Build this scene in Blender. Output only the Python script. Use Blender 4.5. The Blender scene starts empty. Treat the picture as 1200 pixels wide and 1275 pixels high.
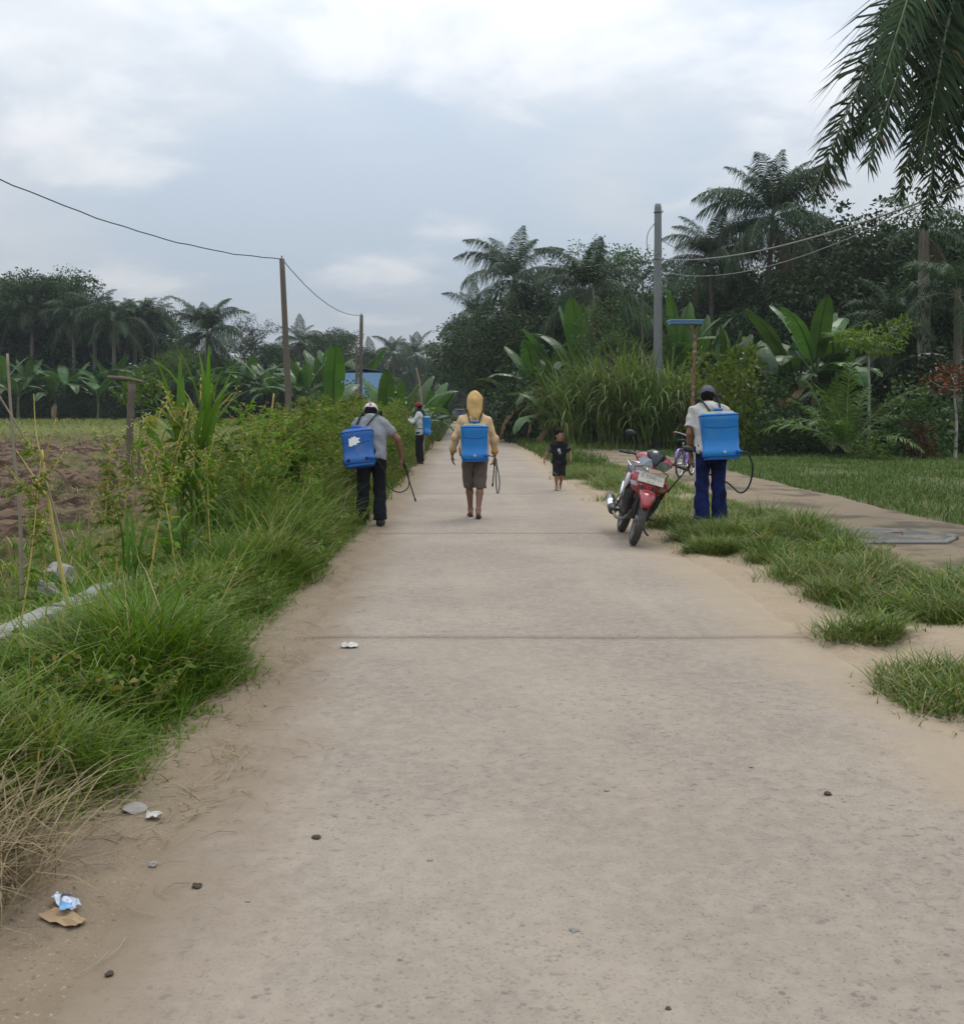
import bpy, bmesh, math, random
import numpy as np
from mathutils import Vector, Matrix
R = math.radians
PI = math.pi
random.seed(11)
rng = np.random.default_rng(11)
scene = bpy.context.scene
COL = scene.collection

# ------------------------------------------------------------------ camera
F, HX, HY, CH = 1250.0, 571.0, 512.0, 1.45       # focal length and vanishing point in photo pixels, eye height
cam = bpy.data.cameras.new('camera')
cam.sensor_fit = 'HORIZONTAL'
cam.sensor_width = 36.0
cam.lens = 36.0 * F / 1200.0
cam.shift_x = (600 - HX) / 1200.0
cam.shift_y = -(637.5 - HY) / 1200.0
cam.clip_start = 0.05
cam.clip_end = 3000
camo = bpy.data.objects.new('camera', cam)
COL.objects.link(camo)
camo.location = (0, 0, CH)
camo.rotation_euler = (R(90), 0, 0)
scene.camera = camo

def gp(x, y, z=0.0):                              # photo pixel -> point on the level z
    d = F * (CH - z) / (y - HY)
    return ((x - HX) * d / F, d)
def ax(x, d): return (x - HX) * d / F
def az(y, d): return CH + (HY - y) * d / F

# ------------------------------------------------------------------ sky and sun
SUN_EL, SUN_AZ = R(58), R(25)                     # high, ahead and a little to the right
world = bpy.data.worlds.new('World')
scene.world = world
world.use_nodes = True
wn, wl = world.node_tree.nodes, world.node_tree.links
wn.clear()
def WN(t, **kw):
    n = wn.new(t)
    for k, v in kw.items(): setattr(n, k, v)
    return n
def wmath(op, a, b=None, clamp=False):
    n = WN('ShaderNodeMath', operation=op); n.use_clamp = clamp
    for i, v in enumerate((a, b)):
        if v is None: continue
        if isinstance(v, (int, float)): n.inputs[i].default_value = v
        else: wl.new(v, n.inputs[i])
    return n.outputs[0]
def wmix(f, a, b, mode='MIX'):
    n = WN('ShaderNodeMix', data_type='RGBA', blend_type=mode)
    for i, v in ((0, f), (6, a), (7, b)):
        if isinstance(v, (int, float)): n.inputs[i].default_value = v
        elif isinstance(v, tuple): n.inputs[i].default_value = (*v, 1)
        else: wl.new(v, n.inputs[i])
    return n.outputs[2]
sky = WN('ShaderNodeTexSky', sky_type='NISHITA')
sky.sun_disc = False
sky.sun_elevation = SUN_EL
sky.sun_rotation = SUN_AZ
sky.air_density = 1.2
sky.dust_density = 2.0
tc = WN('ShaderNodeTexCoord')
nrm = WN('ShaderNodeVectorMath', operation='NORMALIZE'); wl.new(tc.outputs['Generated'], nrm.inputs[0])
sp = WN('ShaderNodeSeparateXYZ'); wl.new(nrm.outputs[0], sp.inputs[0])
zc = wmath('MAXIMUM', sp.outputs[2], 0.0)
den = wmath('ADD', zc, 0.22)
cmb = WN('ShaderNodeCombineXYZ')
wl.new(wmath('DIVIDE', sp.outputs[0], den), cmb.inputs[0])
wl.new(wmath('DIVIDE', sp.outputs[1], den), cmb.inputs[1])
def wnoise(scale, detail, rough, off):
    m = WN('ShaderNodeMapping'); m.inputs['Location'].default_value = off
    wl.new(cmb.outputs[0], m.inputs[0])
    n = WN('ShaderNodeTexNoise'); n.inputs['Scale'].default_value = scale
    n.inputs['Detail'].default_value = detail; n.inputs['Roughness'].default_value = rough
    n.inputs['Distortion'].default_value = 0.25
    wl.new(m.outputs[0], n.inputs['Vector'])
    return n.outputs[0]
def wramp(v, lo, hi):
    n = WN('ShaderNodeMapRange', interpolation_type='SMOOTHSTEP')
    wl.new(v, n.inputs[0]); n.inputs[1].default_value = lo; n.inputs[2].default_value = hi
    return n.outputs[0]
big = wramp(wnoise(0.85, 5, 0.55, (3.1, 1.7, 0)), 0.36, 0.66)      # broad grey and pale sheets
puf = wramp(wnoise(1.9, 6, 0.5, (7.3, 2.9, 2)), 0.52, 0.68)        # brighter heaps
lum = wmath('ADD', wmath('MULTIPLY', zc, 1.25), 0.40)              # an overcast sky is darker toward the horizon
grey = wmix(big, (0.86, 1.00, 1.17), (1.13, 1.18, 1.23))
cloud = wmix(wmath('MULTIPLY', puf, 0.75), grey, (1.42, 1.43, 1.47))
lumc = WN('ShaderNodeCombineXYZ')
for i in range(3): wl.new(lum, lumc.inputs[i])
over = wmix(1.0, cloud, lumc.outputs[0], 'MULTIPLY')
skys = wmix(1.0, sky.outputs[0], (0.07, 0.07, 0.07), 'MULTIPLY')
fin = wmix(0.9, skys, over)
bg = WN('ShaderNodeBackground'); bg.inputs[1].default_value = 1.0
wl.new(fin, bg.inputs[0])
wo = WN('ShaderNodeOutputWorld'); wl.new(bg.outputs[0], wo.inputs[0])

sd = bpy.data.lights.new('sun', 'SUN')
sd.energy = 1.1
sd.angle = R(18)
sd.color = (1.0, 0.95, 0.87)
so = bpy.data.objects.new('sun', sd)
COL.objects.link(so)
sdir = Vector((math.sin(SUN_AZ) * math.cos(SUN_EL), math.cos(SUN_AZ) * math.cos(SUN_EL), math.sin(SUN_EL)))
so.rotation_euler = sdir.to_track_quat('Z', 'Y').to_euler()
so.location = (5, 20, 40)
vs = scene.view_settings
vs.view_transform = 'Standard'
vs.look = 'None'
vs.exposure = 0.0
vs.gamma = 1.0
vs.use_curve_mapping = False
scene.cycles.max_bounces = 6
scene.cycles.transparent_max_bounces = 6

# ------------------------------------------------------------------ materials
def newmat(name):
    m = bpy.data.materials.new(name); m.use_nodes = True
    nt = m.node_tree
    b = nt.nodes['Principled BSDF']
    return m, nt, b
class NB:
    """small node builder"""
    def __init__(s, nt): s.nt = nt; s.n = nt.nodes; s.l = nt.links
    def node(s, t, **kw):
        n = s.n.new(t)
        for k, v in kw.items(): setattr(n, k, v)
        return n
    def put(s, sock, v):
        if hasattr(v, 'is_output'): s.l.new(v, sock)
        elif isinstance(v, tuple) and sock.type == 'RGBA' and len(v) == 3: sock.default_value = (*v, 1)
        else: sock.default_value = v
    def math(s, op, a, b=0.0, clamp=False):
        n = s.node('ShaderNodeMath', operation=op); n.use_clamp = clamp
        s.put(n.inputs[0], a); s.put(n.inputs[1], b); return n.outputs[0]
    def mix(s, f, a, b, mode='MIX'):
        n = s.node('ShaderNodeMix', data_type='RGBA', blend_type=mode)
        s.put(n.inputs[0], f); s.put(n.inputs[6], a); s.put(n.inputs[7], b); return n.outputs[2]
    def ramp(s, v, lo, hi, a=0.0, b=1.0):
        n = s.node('ShaderNodeMapRange', interpolation_type='SMOOTHSTEP')
        s.put(n.inputs[0], v)
        for i, q in enumerate((lo, hi, a, b)): n.inputs[i + 1].default_value = q
        return n.outputs[0]
    def pos(s, kind='Object'):
        return s.node('ShaderNodeTexCoord').outputs[kind]
    def wpos(s): return s.node('ShaderNodeNewGeometry').outputs['Position']
    def xyz(s, v):
        n = s.node('ShaderNodeSeparateXYZ'); s.l.new(v, n.inputs[0]); return n.outputs
    def noise(s, vec, scale, detail=4, rough=0.55, stretch=None, off=None):
        if stretch or off:
            m = s.node('ShaderNodeMapping')
            if stretch: m.inputs['Scale'].default_value = stretch
            if off: m.inputs['Location'].default_value = off
            s.l.new(vec, m.inputs[0]); vec = m.outputs[0]
        n = s.node('ShaderNodeTexNoise'); s.l.new(vec, n.inputs['Vector'])
        n.inputs['Scale'].default_value = scale; n.inputs['Detail'].default_value = detail
        n.inputs['Roughness'].default_value = rough
        return n.outputs[0]
    def voro(s, vec, scale, feature='F1', out='Distance'):
        n = s.node('ShaderNodeTexVoronoi', feature=feature); s.l.new(vec, n.inputs['Vector'])
        n.inputs['Scale'].default_value = scale; return n.outputs[out]
    def bump(s, h, strength, dist=0.01):
        n = s.node('ShaderNodeBump'); s.l.new(h, n.inputs['Height'])
        n.inputs['Strength'].default_value = strength; n.inputs['Distance'].default_value = dist
        return n.outputs[0]

def plain(name, col, rough=0.6, metal=0.0, var=0.15, scale=12.0, bump=0.15, dirt=None, spec=0.4, coat=0.0, bscale=60, bdist=0.004):
    m, nt, b = newmat(name); q = NB(nt)
    p = q.pos()
    n1 = q.noise(p, scale, 5)
    dark = tuple(c * (1 - var) for c in col); lite = tuple(min(1, c * (1 + var)) for c in col)
    c = q.mix(n1, dark, lite)
    if dirt:
        dcol, lo, hi = dirt
        c = q.mix(q.ramp(q.noise(p, scale * 0.6, 6, 0.65, off=(3, 1, 2)), lo, hi), c, dcol)
    q.l.new(c, b.inputs['Base Color'])
    b.inputs['Metallic'].default_value = metal
    q.l.new(q.ramp(n1, 0.2, 0.8, max(0.02, rough - 0.08), min(1, rough + 0.08)), b.inputs['Roughness'])
    b.inputs['Specular IOR Level'].default_value = spec
    b.inputs['Coat Weight'].default_value = coat
    if bump: q.l.new(q.bump(q.noise(p, bscale, 4), bump, bdist), b.inputs['Normal'])
    return m

def leafmat(name, c0, c1, dry=None, dryamt=0.0, trans=0.35, rough=0.5, patch=0.0, patchcol=None, spec=0.25):
    """foliage: every leaf (mesh island) its own tone, every plant its own shade"""
    m, nt, b = newmat(name); q = NB(nt)
    g = q.node('ShaderNodeNewGeometry')
    oi = q.node('ShaderNodeObjectInfo')
    ri = g.outputs['Random Per Island']
    c = q.mix(ri, c0, c1)
    if patchcol:
        c = q.mix(q.math('MULTIPLY', q.ramp(q.noise(g.outputs['Position'], 0.9, 4), 0.45, 0.68), patch), c, patchcol)
    if dry:
        wn2 = q.node('ShaderNodeTexWhiteNoise', noise_dimensions='1D'); q.l.new(ri, wn2.inputs['W'])
        c = q.mix(q.math('LESS_THAN', wn2.outputs['Value'], dryamt), c, dry)
    hs = q.node('ShaderNodeHueSaturation')
    q.l.new(q.ramp(oi.outputs['Random'], 0, 1, 0.75, 1.25), hs.inputs['Value'])
    q.l.new(q.ramp(oi.outputs['Random'], 0, 1, 0.49, 0.512), hs.inputs['Hue'])
    hs.inputs['Saturation'].default_value = 1.06
    q.l.new(c, hs.inputs['Color'])
    c = hs.outputs[0]
    q.l.new(c, b.inputs['Base Color'])
    b.inputs['Roughness'].default_value = rough
    b.inputs['Specular IOR Level'].default_value = spec
    if trans > 0:
        t = q.node('ShaderNodeBsdfTranslucent')
        q.l.new(q.mix(0.5, c, (1.0, 1.0, 0.35), 'MULTIPLY'), t.inputs[0])
        mx = q.node('ShaderNodeMixShader'); mx.inputs[0].default_value = trans
        q.l.new(b.outputs[0], mx.inputs[1]); q.l.new(t.outputs[0], mx.inputs[2])
        q.l.new(mx.outputs[0], nt.nodes['Material Output'].inputs[0])
    return m

def concrete_road():
    m, nt, b = newmat('road_concrete'); q = NB(nt)
    p = q.wpos(); x, y, z = q.xyz(p)
    big = q.noise(p, 0.55, 5, 0.6)
    med = q.noise(p, 3.2, 6, 0.62)
    fine = q.noise(p, 55, 5, 0.7)
    c = q.mix(q.ramp(big, 0.3, 0.72), (0.245, 0.202, 0.160), (0.328, 0.270, 0.212))
    c = q.mix(q.math('MULTIPLY', q.ramp(med, 0.45, 0.75), 0.5), c, (0.205, 0.172, 0.142))
    # worn patches where grey stones show through the skin
    worn = q.ramp(q.noise(p, 0.8, 4, 0.6, off=(4, 9, 0)), 0.43, 0.62)
    st = q.voro(p, 26)
    pick = q.noise(p, 9, 2, 0.5, off=(2, 2, 2))
    stone = q.math('MULTIPLY', q.math('MULTIPLY', q.ramp(st, 0.30, 0.16), q.ramp(pick, 0.5, 0.62)), worn)
    c = q.mix(q.math('MULTIPLY', stone, 0.8), c, (0.105, 0.10, 0.098))
    gr = q.math('MULTIPLY', q.ramp(q.noise(p, 85, 3, 0.6), 0.56, 0.66), 0.55)
    c = q.mix(gr, c, (0.125, 0.10, 0.082))
    fl = q.math('MULTIPLY', q.math('MULTIPLY', q.ramp(q.noise(p, 34, 2, 0.5, off=(5, 5, 1), stretch=(0.7, 1.0, 1.0)), 0.60, 0.66), q.ramp(q.noise(p, 1.1, 3, 0.6, off=(7, 2, 2)), 0.42, 0.6, 0.25, 1.0)), 0.6)
    c = q.mix(fl, c, (0.135, 0.118, 0.108))
    mott = q.noise(p, 14, 5, 0.7, off=(6, 3, 1))
    c = q.mix(q.math('MULTIPLY', q.ramp(mott, 0.42, 0.62), 0.35), c, (0.375, 0.312, 0.248))
    pale = q.math('MULTIPLY', q.ramp(q.noise(p, 90, 3, 0.6, off=(9, 0, 3)), 0.66, 0.74), 0.5)
    c = q.mix(pale, c, (0.47, 0.42, 0.35))
    # faint tyre tracks and water streaks along the travel direction
    streak = q.noise(p, 1.6, 4, 0.6, stretch=(1.0, 0.12, 1.0))
    c = q.mix(q.math('MULTIPLY', q.ramp(streak, 0.5, 0.72), 0.25), c, (0.41, 0.325, 0.24))
    # sand and mud carried onto the edges
    e = q.noise(p, 1.3, 6, 0.65, off=(1, 5, 0))
    el = q.ramp(q.math('ADD', x, q.math('MULTIPLY', e, 0.9)), -0.55, 0.02, 1.0, 0.0)
    er = q.ramp(q.math('SUBTRACT', x, q.math('MULTIPLY', e, 0.9)), 1.10, 1.85)
    c = q.mix(q.math('MULTIPLY', el, 0.97), c, q.mix(q.noise(p, 5, 6, 0.65), (0.165, 0.122, 0.080), (0.275, 0.212, 0.148)))
    c = q.mix(q.math('MULTIPLY', er, 0.95), c, q.mix(q.noise(p, 5, 6, 0.65), (0.27, 0.205, 0.135), (0.39, 0.305, 0.21)))
    q.l.new(c, b.inputs['Base Color'])
    b.inputs['Roughness'].default_value = 0.88
    b.inputs['Specular IOR Level'].default_value = 0.25
    h = q.math('ADD', q.math('MULTIPLY', fine, 0.5), q.math('ADD', q.math('MULTIPLY', med, 0.6), q.math('MULTIPLY', stone, 0.25)))
    q.l.new(q.bump(h, 0.55, 0.012), b.inputs['Normal'])
    return m

def ground_mat():
    m, nt, b = newmat('ground_soil'); q = NB(nt)
    p = q.wpos(); x, y, z = q.xyz(p)
    n1 = q.noise(p, 0.7, 6, 0.6); n2 = q.noise(p, 5, 6, 0.65); n3 = q.noise(p, 38, 4, 0.6)
    dirt = q.mix(n2, (0.165, 0.122, 0.080), (0.275, 0.212, 0.148))
    sand = q.mix(n2, (0.27, 0.205, 0.135), (0.39, 0.305, 0.21))
    green = q.mix(n3, (0.045, 0.07, 0.02), (0.10, 0.125, 0.035))
    field = q.mix(q.ramp(n1, 0.35, 0.65), (0.13, 0.17, 0.045), (0.22, 0.215, 0.075))
    right = q.ramp(x, 0.5, 1.5)
    c = q.mix(right, dirt, sand)
    gl = q.ramp(q.math('ADD', x, q.math('MULTIPLY', n1, 0.8)), -0.95, -1.35)
    c = q.mix(q.math('MULTIPLY', gl, 0.75), c, green)
    far = q.ramp(y, 40, 55)
    c = q.mix(q.math('MULTIPLY', far, right), c, green)
    lawn = q.ramp(x, 6.2, 6.5)
    c = q.mix(q.math('MULTIPLY', lawn, 0.85), c, green)
    c = q.mix(q.ramp(x, -4.2, -5.5), c, field)
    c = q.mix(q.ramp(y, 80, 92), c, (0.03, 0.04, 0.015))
    # loose grit
    g = q.math('MULTIPLY', q.ramp(q.noise(p, 70, 3, 0.6, off=(4, 4, 4)), 0.6, 0.72), 0.5)
    c = q.mix(g, c, (0.42, 0.36, 0.28))
    g2 = q.math('MULTIPLY', q.ramp(q.noise(p, 46, 3, 0.6, off=(8, 1, 4)), 0.6, 0.7), 0.5)
    c = q.mix(g2, c, (0.07, 0.05, 0.035))
    q.l.new(c, b.inputs['Base Color'])
    b.inputs['Roughness'].default_value = 0.95
    b.inputs['Specular IOR Level'].default_value = 0.15
    q.l.new(q.bump(q.math('ADD', n2, q.math('MULTIPLY', n3, 0.5)), 0.7, 0.03), b.inputs['Normal'])
    return m

def field_mat():
    m, nt, b = newmat('ploughed_soil'); q = NB(nt)
    p = q.wpos(); x, y, z = q.xyz(p)
    n1 = q.noise(p, 0.5, 5); n2 = q.noise(p, 4, 6, 0.65)
    c = q.mix(q.ramp(q.noise(p, 2.2, 6, 0.7, off=(5, 1, 0)), 0.40, 0.60), (0.042, 0.026, 0.018), (0.165, 0.108, 0.070))
    gm = q.ramp(q.noise(p, 0.35, 6, 0.65, off=(2, 7, 1)), 0.53, 0.63)
    near = q.ramp(q.math('ADD', x, q.math('MULTIPLY', n1, 2.0)), -4.6, -3.0)
    gf = q.ramp(q.math('ADD', y, q.math('MULTIPLY', n1, 16.0)), 42, 58)
    gg = q.math('MAXIMUM', q.math('MULTIPLY', gm, 0.65), q.math('MAXIMUM', q.math('MULTIPLY', near, 0.8), gf))
    c = q.mix(gg, c, q.mix(n2, (0.07, 0.095, 0.025), (0.19, 0.19, 0.06)))
    q.l.new(c, b.inputs['Base Color'])
    b.inputs['Roughness'].default_value = 0.95
    b.inputs['Specular IOR Level'].default_value = 0.1
    q.l.new(q.bump(q.noise(p, 22, 5, 0.65), 0.8, 0.04), b.inputs['Normal'])
    return m

M = {}
M['road'] = concrete_road()
M['ground'] = ground_mat()
M['field'] = field_mat()
M['pathconc'] = plain('path_concrete', (0.225, 0.17, 0.112), 0.9, var=0.22, scale=1.6, bump=0.5, dirt=((0.105, 0.085, 0.055), 0.46, 0.62), bscale=22, bdist=0.02, spec=0.2)
M['drainconc'] = plain('drain_concrete', (0.27, 0.26, 0.235), 0.9, var=0.3, scale=5, bump=0.5, dirt=((0.10, 0.085, 0.06), 0.5, 0.68), bscale=35, bdist=0.01, spec=0.2)
M['coverconc'] = plain('cover_concrete', (0.105, 0.10, 0.09), 0.9, var=0.35, scale=6, bump=0.6, dirt=((0.22, 0.17, 0.115), 0.45, 0.62), bscale=40, bdist=0.006)
M['gap'] = plain('joint_dirt', (0.06, 0.045, 0.03), 0.95, bump=0.3)
M['grass'] = leafmat('grass_green', (0.060, 0.125, 0.012), (0.15, 0.235, 0.026), (0.36, 0.29, 0.13), 0.10, 0.35, 0.5, 0.6, (0.19, 0.19, 0.05))
M['verge'] = leafmat('grass_verge', (0.062, 0.105, 0.018), (0.15, 0.20, 0.042), (0.30, 0.24, 0.12), 0.12, 0.3, 0.55, 0.5, (0.15, 0.145, 0.055))
M['lawn'] = leafmat('grass_lawn', (0.045, 0.085, 0.016), (0.10, 0.155, 0.03), (0.2, 0.18, 0.07), 0.06, 0.3, 0.6, 0.5, (0.12, 0.14, 0.04))
M['meadow'] = leafmat('grass_meadow', (0.14, 0.175, 0.045), (0.22, 0.235, 0.075), (0.30, 0.27, 0.11), 0.1, 0.3, 0.6)
M['straw'] = leafmat('dry_straw', (0.22, 0.165, 0.09), (0.38, 0.30, 0.18), (0.14, 0.10, 0.06), 0.2, 0.15, 0.7)
M['weed'] = leafmat('weed_leaf', (0.075, 0.14, 0.018), (0.175, 0.26, 0.036), (0.30, 0.26, 0.07), 0.08, 0.4, 0.5)
M['weedstem'] = plain('weed_stem', (0.20, 0.22, 0.06), 0.6, var=0.3)
M['weedseed'] = leafmat('weed_seed_head', (0.22, 0.23, 0.06), (0.38, 0.34, 0.11), (0.22, 0.15, 0.06), 0.15, 0.25, 0.7)
M['stalk'] = plain('yellow_stalk', (0.46, 0.37, 0.10), 0.55, var=0.25, scale=20, dirt=((0.25, 0.17, 0.06), 0.6, 0.75))
M['twig'] = plain('grey_twig', (0.27, 0.22, 0.16), 0.8, var=0.3)
M['broadgrass'] = leafmat('broad_grass_blade', (0.06, 0.13, 0.018), (0.13, 0.235, 0.035), (0.28, 0.25, 0.08), 0.06, 0.4, 0.42)
M['canegrass'] = leafmat('elephant_grass_blade', (0.095, 0.15, 0.036), (0.21, 0.28, 0.08), (0.30, 0.25, 0.13), 0.10, 0.35, 0.5)
M['banana'] = leafmat('banana_leaf', (0.048, 0.100, 0.022), (0.085, 0.155, 0.032), None, 0, 0.35, 0.38, spec=0.45)
M['bananadry'] = leafmat('banana_dry_leaf', (0.15, 0.10, 0.05), (0.25, 0.18, 0.09), None, 0, 0.2, 0.8)
M['bananastem'] = plain('banana_stem', (0.115, 0.12, 0.055), 0.6, var=0.35, scale=6, dirt=((0.10, 0.065, 0.035), 0.5, 0.65))
M['palm'] = leafmat('palm_leaflet', (0.030, 0.056, 0.024), (0.062, 0.095, 0.042), (0.15, 0.12, 0.06), 0.03, 0.22, 0.6, spec=0.2)
M['palmdry'] = leafmat('palm_dry_leaflet', (0.10, 0.075, 0.042), (0.19, 0.14, 0.08), None, 0, 0.2, 0.8)
M['palmyoung'] = leafmat('palm_young_leaflet', (0.055, 0.105, 0.018), (0.10, 0.165, 0.03), None, 0, 0.35, 0.45)
M['rachis'] = plain('palm_rachis', (0.19, 0.20, 0.10), 0.45, var=0.2)
M['palmtrunk'] = plain('palm_trunk', (0.15, 0.13, 0.105), 0.9, var=0.4, scale=5, bump=0.8, bscale=14, bdist=0.04)
M['bark'] = plain('tree_bark', (0.12, 0.095, 0.07), 0.9, var=0.4, scale=4, bump=0.8, bscale=16, bdist=0.03)
M['palebark'] = plain('pale_bark', (0.36, 0.34, 0.29), 0.85, var=0.35, scale=6, bump=0.5, dirt=((0.13, 0.11, 0.08), 0.5, 0.66))
M['leafdark'] = leafmat('leaf_dark', (0.019, 0.042, 0.013), (0.046, 0.080, 0.022), (0.12, 0.10, 0.04), 0.02, 0.25, 0.5)
M['leafmid'] = leafmat('leaf_mid', (0.035, 0.065, 0.018), (0.075, 0.12, 0.032), (0.17, 0.14, 0.05), 0.02, 0.3, 0.5)
M['leaflite'] = leafmat('leaf_light', (0.06, 0.115, 0.02), (0.13, 0.20, 0.04), None, 0, 0.4, 0.45)
M['leafyellow'] = leafmat('leaf_yellow_green', (0.075, 0.125, 0.016), (0.17, 0.22, 0.03), None, 0, 0.35, 0.5)
M['leafred'] = leafmat('leaf_red_brown', (0.10, 0.03, 0.012), (0.22, 0.075, 0.025), (0.05, 0.05, 0.02), 0.3, 0.3, 0.55)
M['wood'] = plain('weathered_wood', (0.135, 0.108, 0.082), 0.88, var=0.35, scale=7, bump=0.6, bscale=30)
M['polesteel'] = plain('pole_galvanised', (0.175, 0.18, 0.18), 0.62, metal=0.25, var=0.2, scale=2.5, bump=0.1, dirt=((0.20, 0.17, 0.13), 0.58, 0.75))
M['cable'] = plain('cable_black', (0.03, 0.03, 0.032), 0.6, bump=0)
M['cablegrey'] = plain('cable_grey', (0.20, 0.19, 0.165), 0.6, bump=0)
M['boardblue'] = plain('board_blue', (0.10, 0.22, 0.36), 0.45, var=0.2, scale=3)
M['rust'] = plain('rusty_pipe', (0.19, 0.085, 0.045), 0.85, var=0.4, scale=9, dirt=((0.34, 0.30, 0.25), 0.5, 0.62))
M['paperwhite'] = plain('paper_white', (0.52, 0.49, 0.44), 0.7, var=0.1)
M['wrap'] = plain('wrapper_foil', (0.55, 0.60, 0.72), 0.35, var=0.45, scale=30, dirt=((0.07, 0.06, 0.10), 0.52, 0.58))
M['wrapblue'] = plain('wrapper_blue', (0.20, 0.42, 0.66), 0.35)
M['cardboard'] = plain('cardboard_tan', (0.34, 0.23, 0.13), 0.85, var=0.2)
M['stone'] = plain('stone_grey', (0.26, 0.24, 0.21), 0.9, var=0.35, scale=9, bump=0.7, bscale=30)
# people and gear
M['skin'] = plain('skin_brown', (0.205, 0.098, 0.058), 0.55, var=0.12, scale=8, bump=0.1)
M['skinboy'] = plain('skin_brown_boy', (0.27, 0.125, 0.075), 0.55, var=0.1, scale=8, bump=0.1)
M['hair'] = plain('hair_black', (0.008, 0.007, 0.006), 0.85, spec=0.1, var=0.3, scale=40, bump=0.6, bscale=160)
def cloth(name, col, var=0.12, dirt=None):
    return plain(name, col, 0.92, var=var, scale=7, bump=0.9, bscale=16, bdist=0.02, spec=0.15, dirt=dirt)
M['polo'] = cloth('shirt_grey_stripe', (0.25, 0.255, 0.27))
M['creamshirt'] = cloth('shirt_cream', (0.60, 0.42, 0.235))
M['cuff'] = cloth('cuff_ochre', (0.42, 0.235, 0.075))
M['hood'] = cloth('hood_yellow', (0.60, 0.39, 0.16), dirt=((0.42, 0.25, 0.09), 0.56, 0.9))
M['whiteshirt'] = cloth('shirt_white', (0.52, 0.50, 0.47), dirt=((0.40, 0.37, 0.33), 0.5, 0.7))
M['paleshirt'] = cloth('shirt_pale', (0.50, 0.51, 0.48))
M['blacktrousers'] = cloth('trousers_black', (0.012, 0.013, 0.017), dirt=((0.05, 0.05, 0.05), 0.62, 0.8))
M['bluetrousers'] = cloth('trousers_blue', (0.011, 0.019, 0.090), dirt=((0.005, 0.007, 0.026), 0.44, 0.62))
M['stripe'] = cloth('trouser_stripe', (0.45, 0.48, 0.55))
M['shorts'] = cloth('shorts_brown', (0.125, 0.098, 0.080))
M['blackshorts'] = cloth('shorts_black', (0.018, 0.018, 0.019), dirt=((0.10, 0.10, 0.10), 0.58, 0.68))
M['blackshirt'] = cloth('shirt_black', (0.013, 0.014, 0.016))
M['greysleeve'] = cloth('sleeve_grey', (0.085, 0.095, 0.10))
M['print'] = plain('shirt_print', (0.10, 0.105, 0.115), 0.8, var=0.5, scale=14, bump=0, dirt=((0.42, 0.42, 0.38), 0.52, 0.6))
M['capgrey'] = cloth('cap_grey', (0.125, 0.115, 0.135))
M['capwhite'] = cloth('cap_white', (0.62, 0.56, 0.55))
M['cappink'] = cloth('cap_pink', (0.42, 0.20, 0.20))
M['capred'] = cloth('cap_red', (0.22, 0.035, 0.035))
M['sandal'] = plain('sandal_rubber', (0.045, 0.035, 0.03), 0.8)
M['boot'] = plain('boot_rubber', (0.02, 0.02, 0.02), 0.6)
M['shoe'] = plain('shoe_pale', (0.42, 0.42, 0.36), 0.8)
M['tank'] = plain('tank_blue', (0.010, 0.18, 0.50), 0.42, var=0.1, scale=5, bump=0.1, dirt=((0.05, 0.21, 0.42), 0.56, 0.8), bscale=20)
M['tankdark'] = plain('tank_deep_blue', (0.018, 0.105, 0.36), 0.5, var=0.18, scale=6, bump=0.1, dirt=((0.09, 0.17, 0.30), 0.52, 0.72), bscale=20)
M['lid'] = plain('tank_lid_blue', (0.01, 0.10, 0.38), 0.45)
M['lidpale'] = plain('tank_top_pale', (0.45, 0.47, 0.22), 0.6, var=0.2)
M['strap'] = plain('strap_black', (0.018, 0.018, 0.02), 0.8, bump=0.3)
M['hose'] = plain('hose_black', (0.02, 0.022, 0.02), 0.5)
M['hosegrey'] = plain('hose_grey', (0.09, 0.085, 0.07), 0.5)
M['sticker'] = plain('sticker_white', (0.75, 0.75, 0.73), 0.6, var=0.06)
M['fitting'] = plain('tank_fitting', (0.35, 0.42, 0.52), 0.5)
M['eyewhite'] = plain('eye_white', (0.7, 0.68, 0.65), 0.3, bump=0)
M['eyedark'] = plain('eye_dark', (0.01, 0.008, 0.006), 0.2, bump=0)
M['lip'] = plain('lip', (0.22, 0.07, 0.055), 0.5, bump=0)
# motorcycle, bicycle
M['red'] = plain('paint_red', (0.27, 0.012, 0.020), 0.28, var=0.08, scale=5, bump=0, coat=0.5, dirt=((0.30, 0.09, 0.07), 0.58, 0.85))
M['whitepaint'] = plain('paint_silver_white', (0.55, 0.55, 0.55), 0.35, var=0.1, bump=0, coat=0.3)
M['blackplastic'] = plain('plastic_black', (0.02, 0.02, 0.022), 0.5, var=0.25, scale=9, bump=0.1)
M['visor'] = plain('visor_black', (0.018, 0.020, 0.026), 0.22, bump=0)
M['tyre'] = plain('tyre_rubber', (0.05, 0.047, 0.043), 0.9, var=0.3, scale=14, bump=0.5, bscale=70, dirt=((0.15, 0.125, 0.095), 0.5, 0.75))
M['alloy'] = plain('alloy_grey', (0.09, 0.09, 0.09), 0.4, metal=0.7, bump=0)
M['chrome'] = plain('chrome', (0.72, 0.72, 0.70), 0.18, metal=1.0, bump=0)
M['engine'] = plain('engine_grey', (0.16, 0.15, 0.14), 0.6, metal=0.4, var=0.3)
M['lens'] = plain('lamp_lens', (0.30, 0.32, 0.34), 0.10, metal=0.75, var=0.25, scale=25, bump=0, coat=1.0)
M['amber'] = plain('tail_lamp_red', (0.30, 0.02, 0.015), 0.2, bump=0, coat=1.0)
M['plate'] = plain('plate_cream', (0.66, 0.62, 0.52), 0.5, var=0.06, bump=0)
M['plateink'] = plain('plate_ink', (0.30, 0.31, 0.27), 0.6, bump=0)
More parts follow.
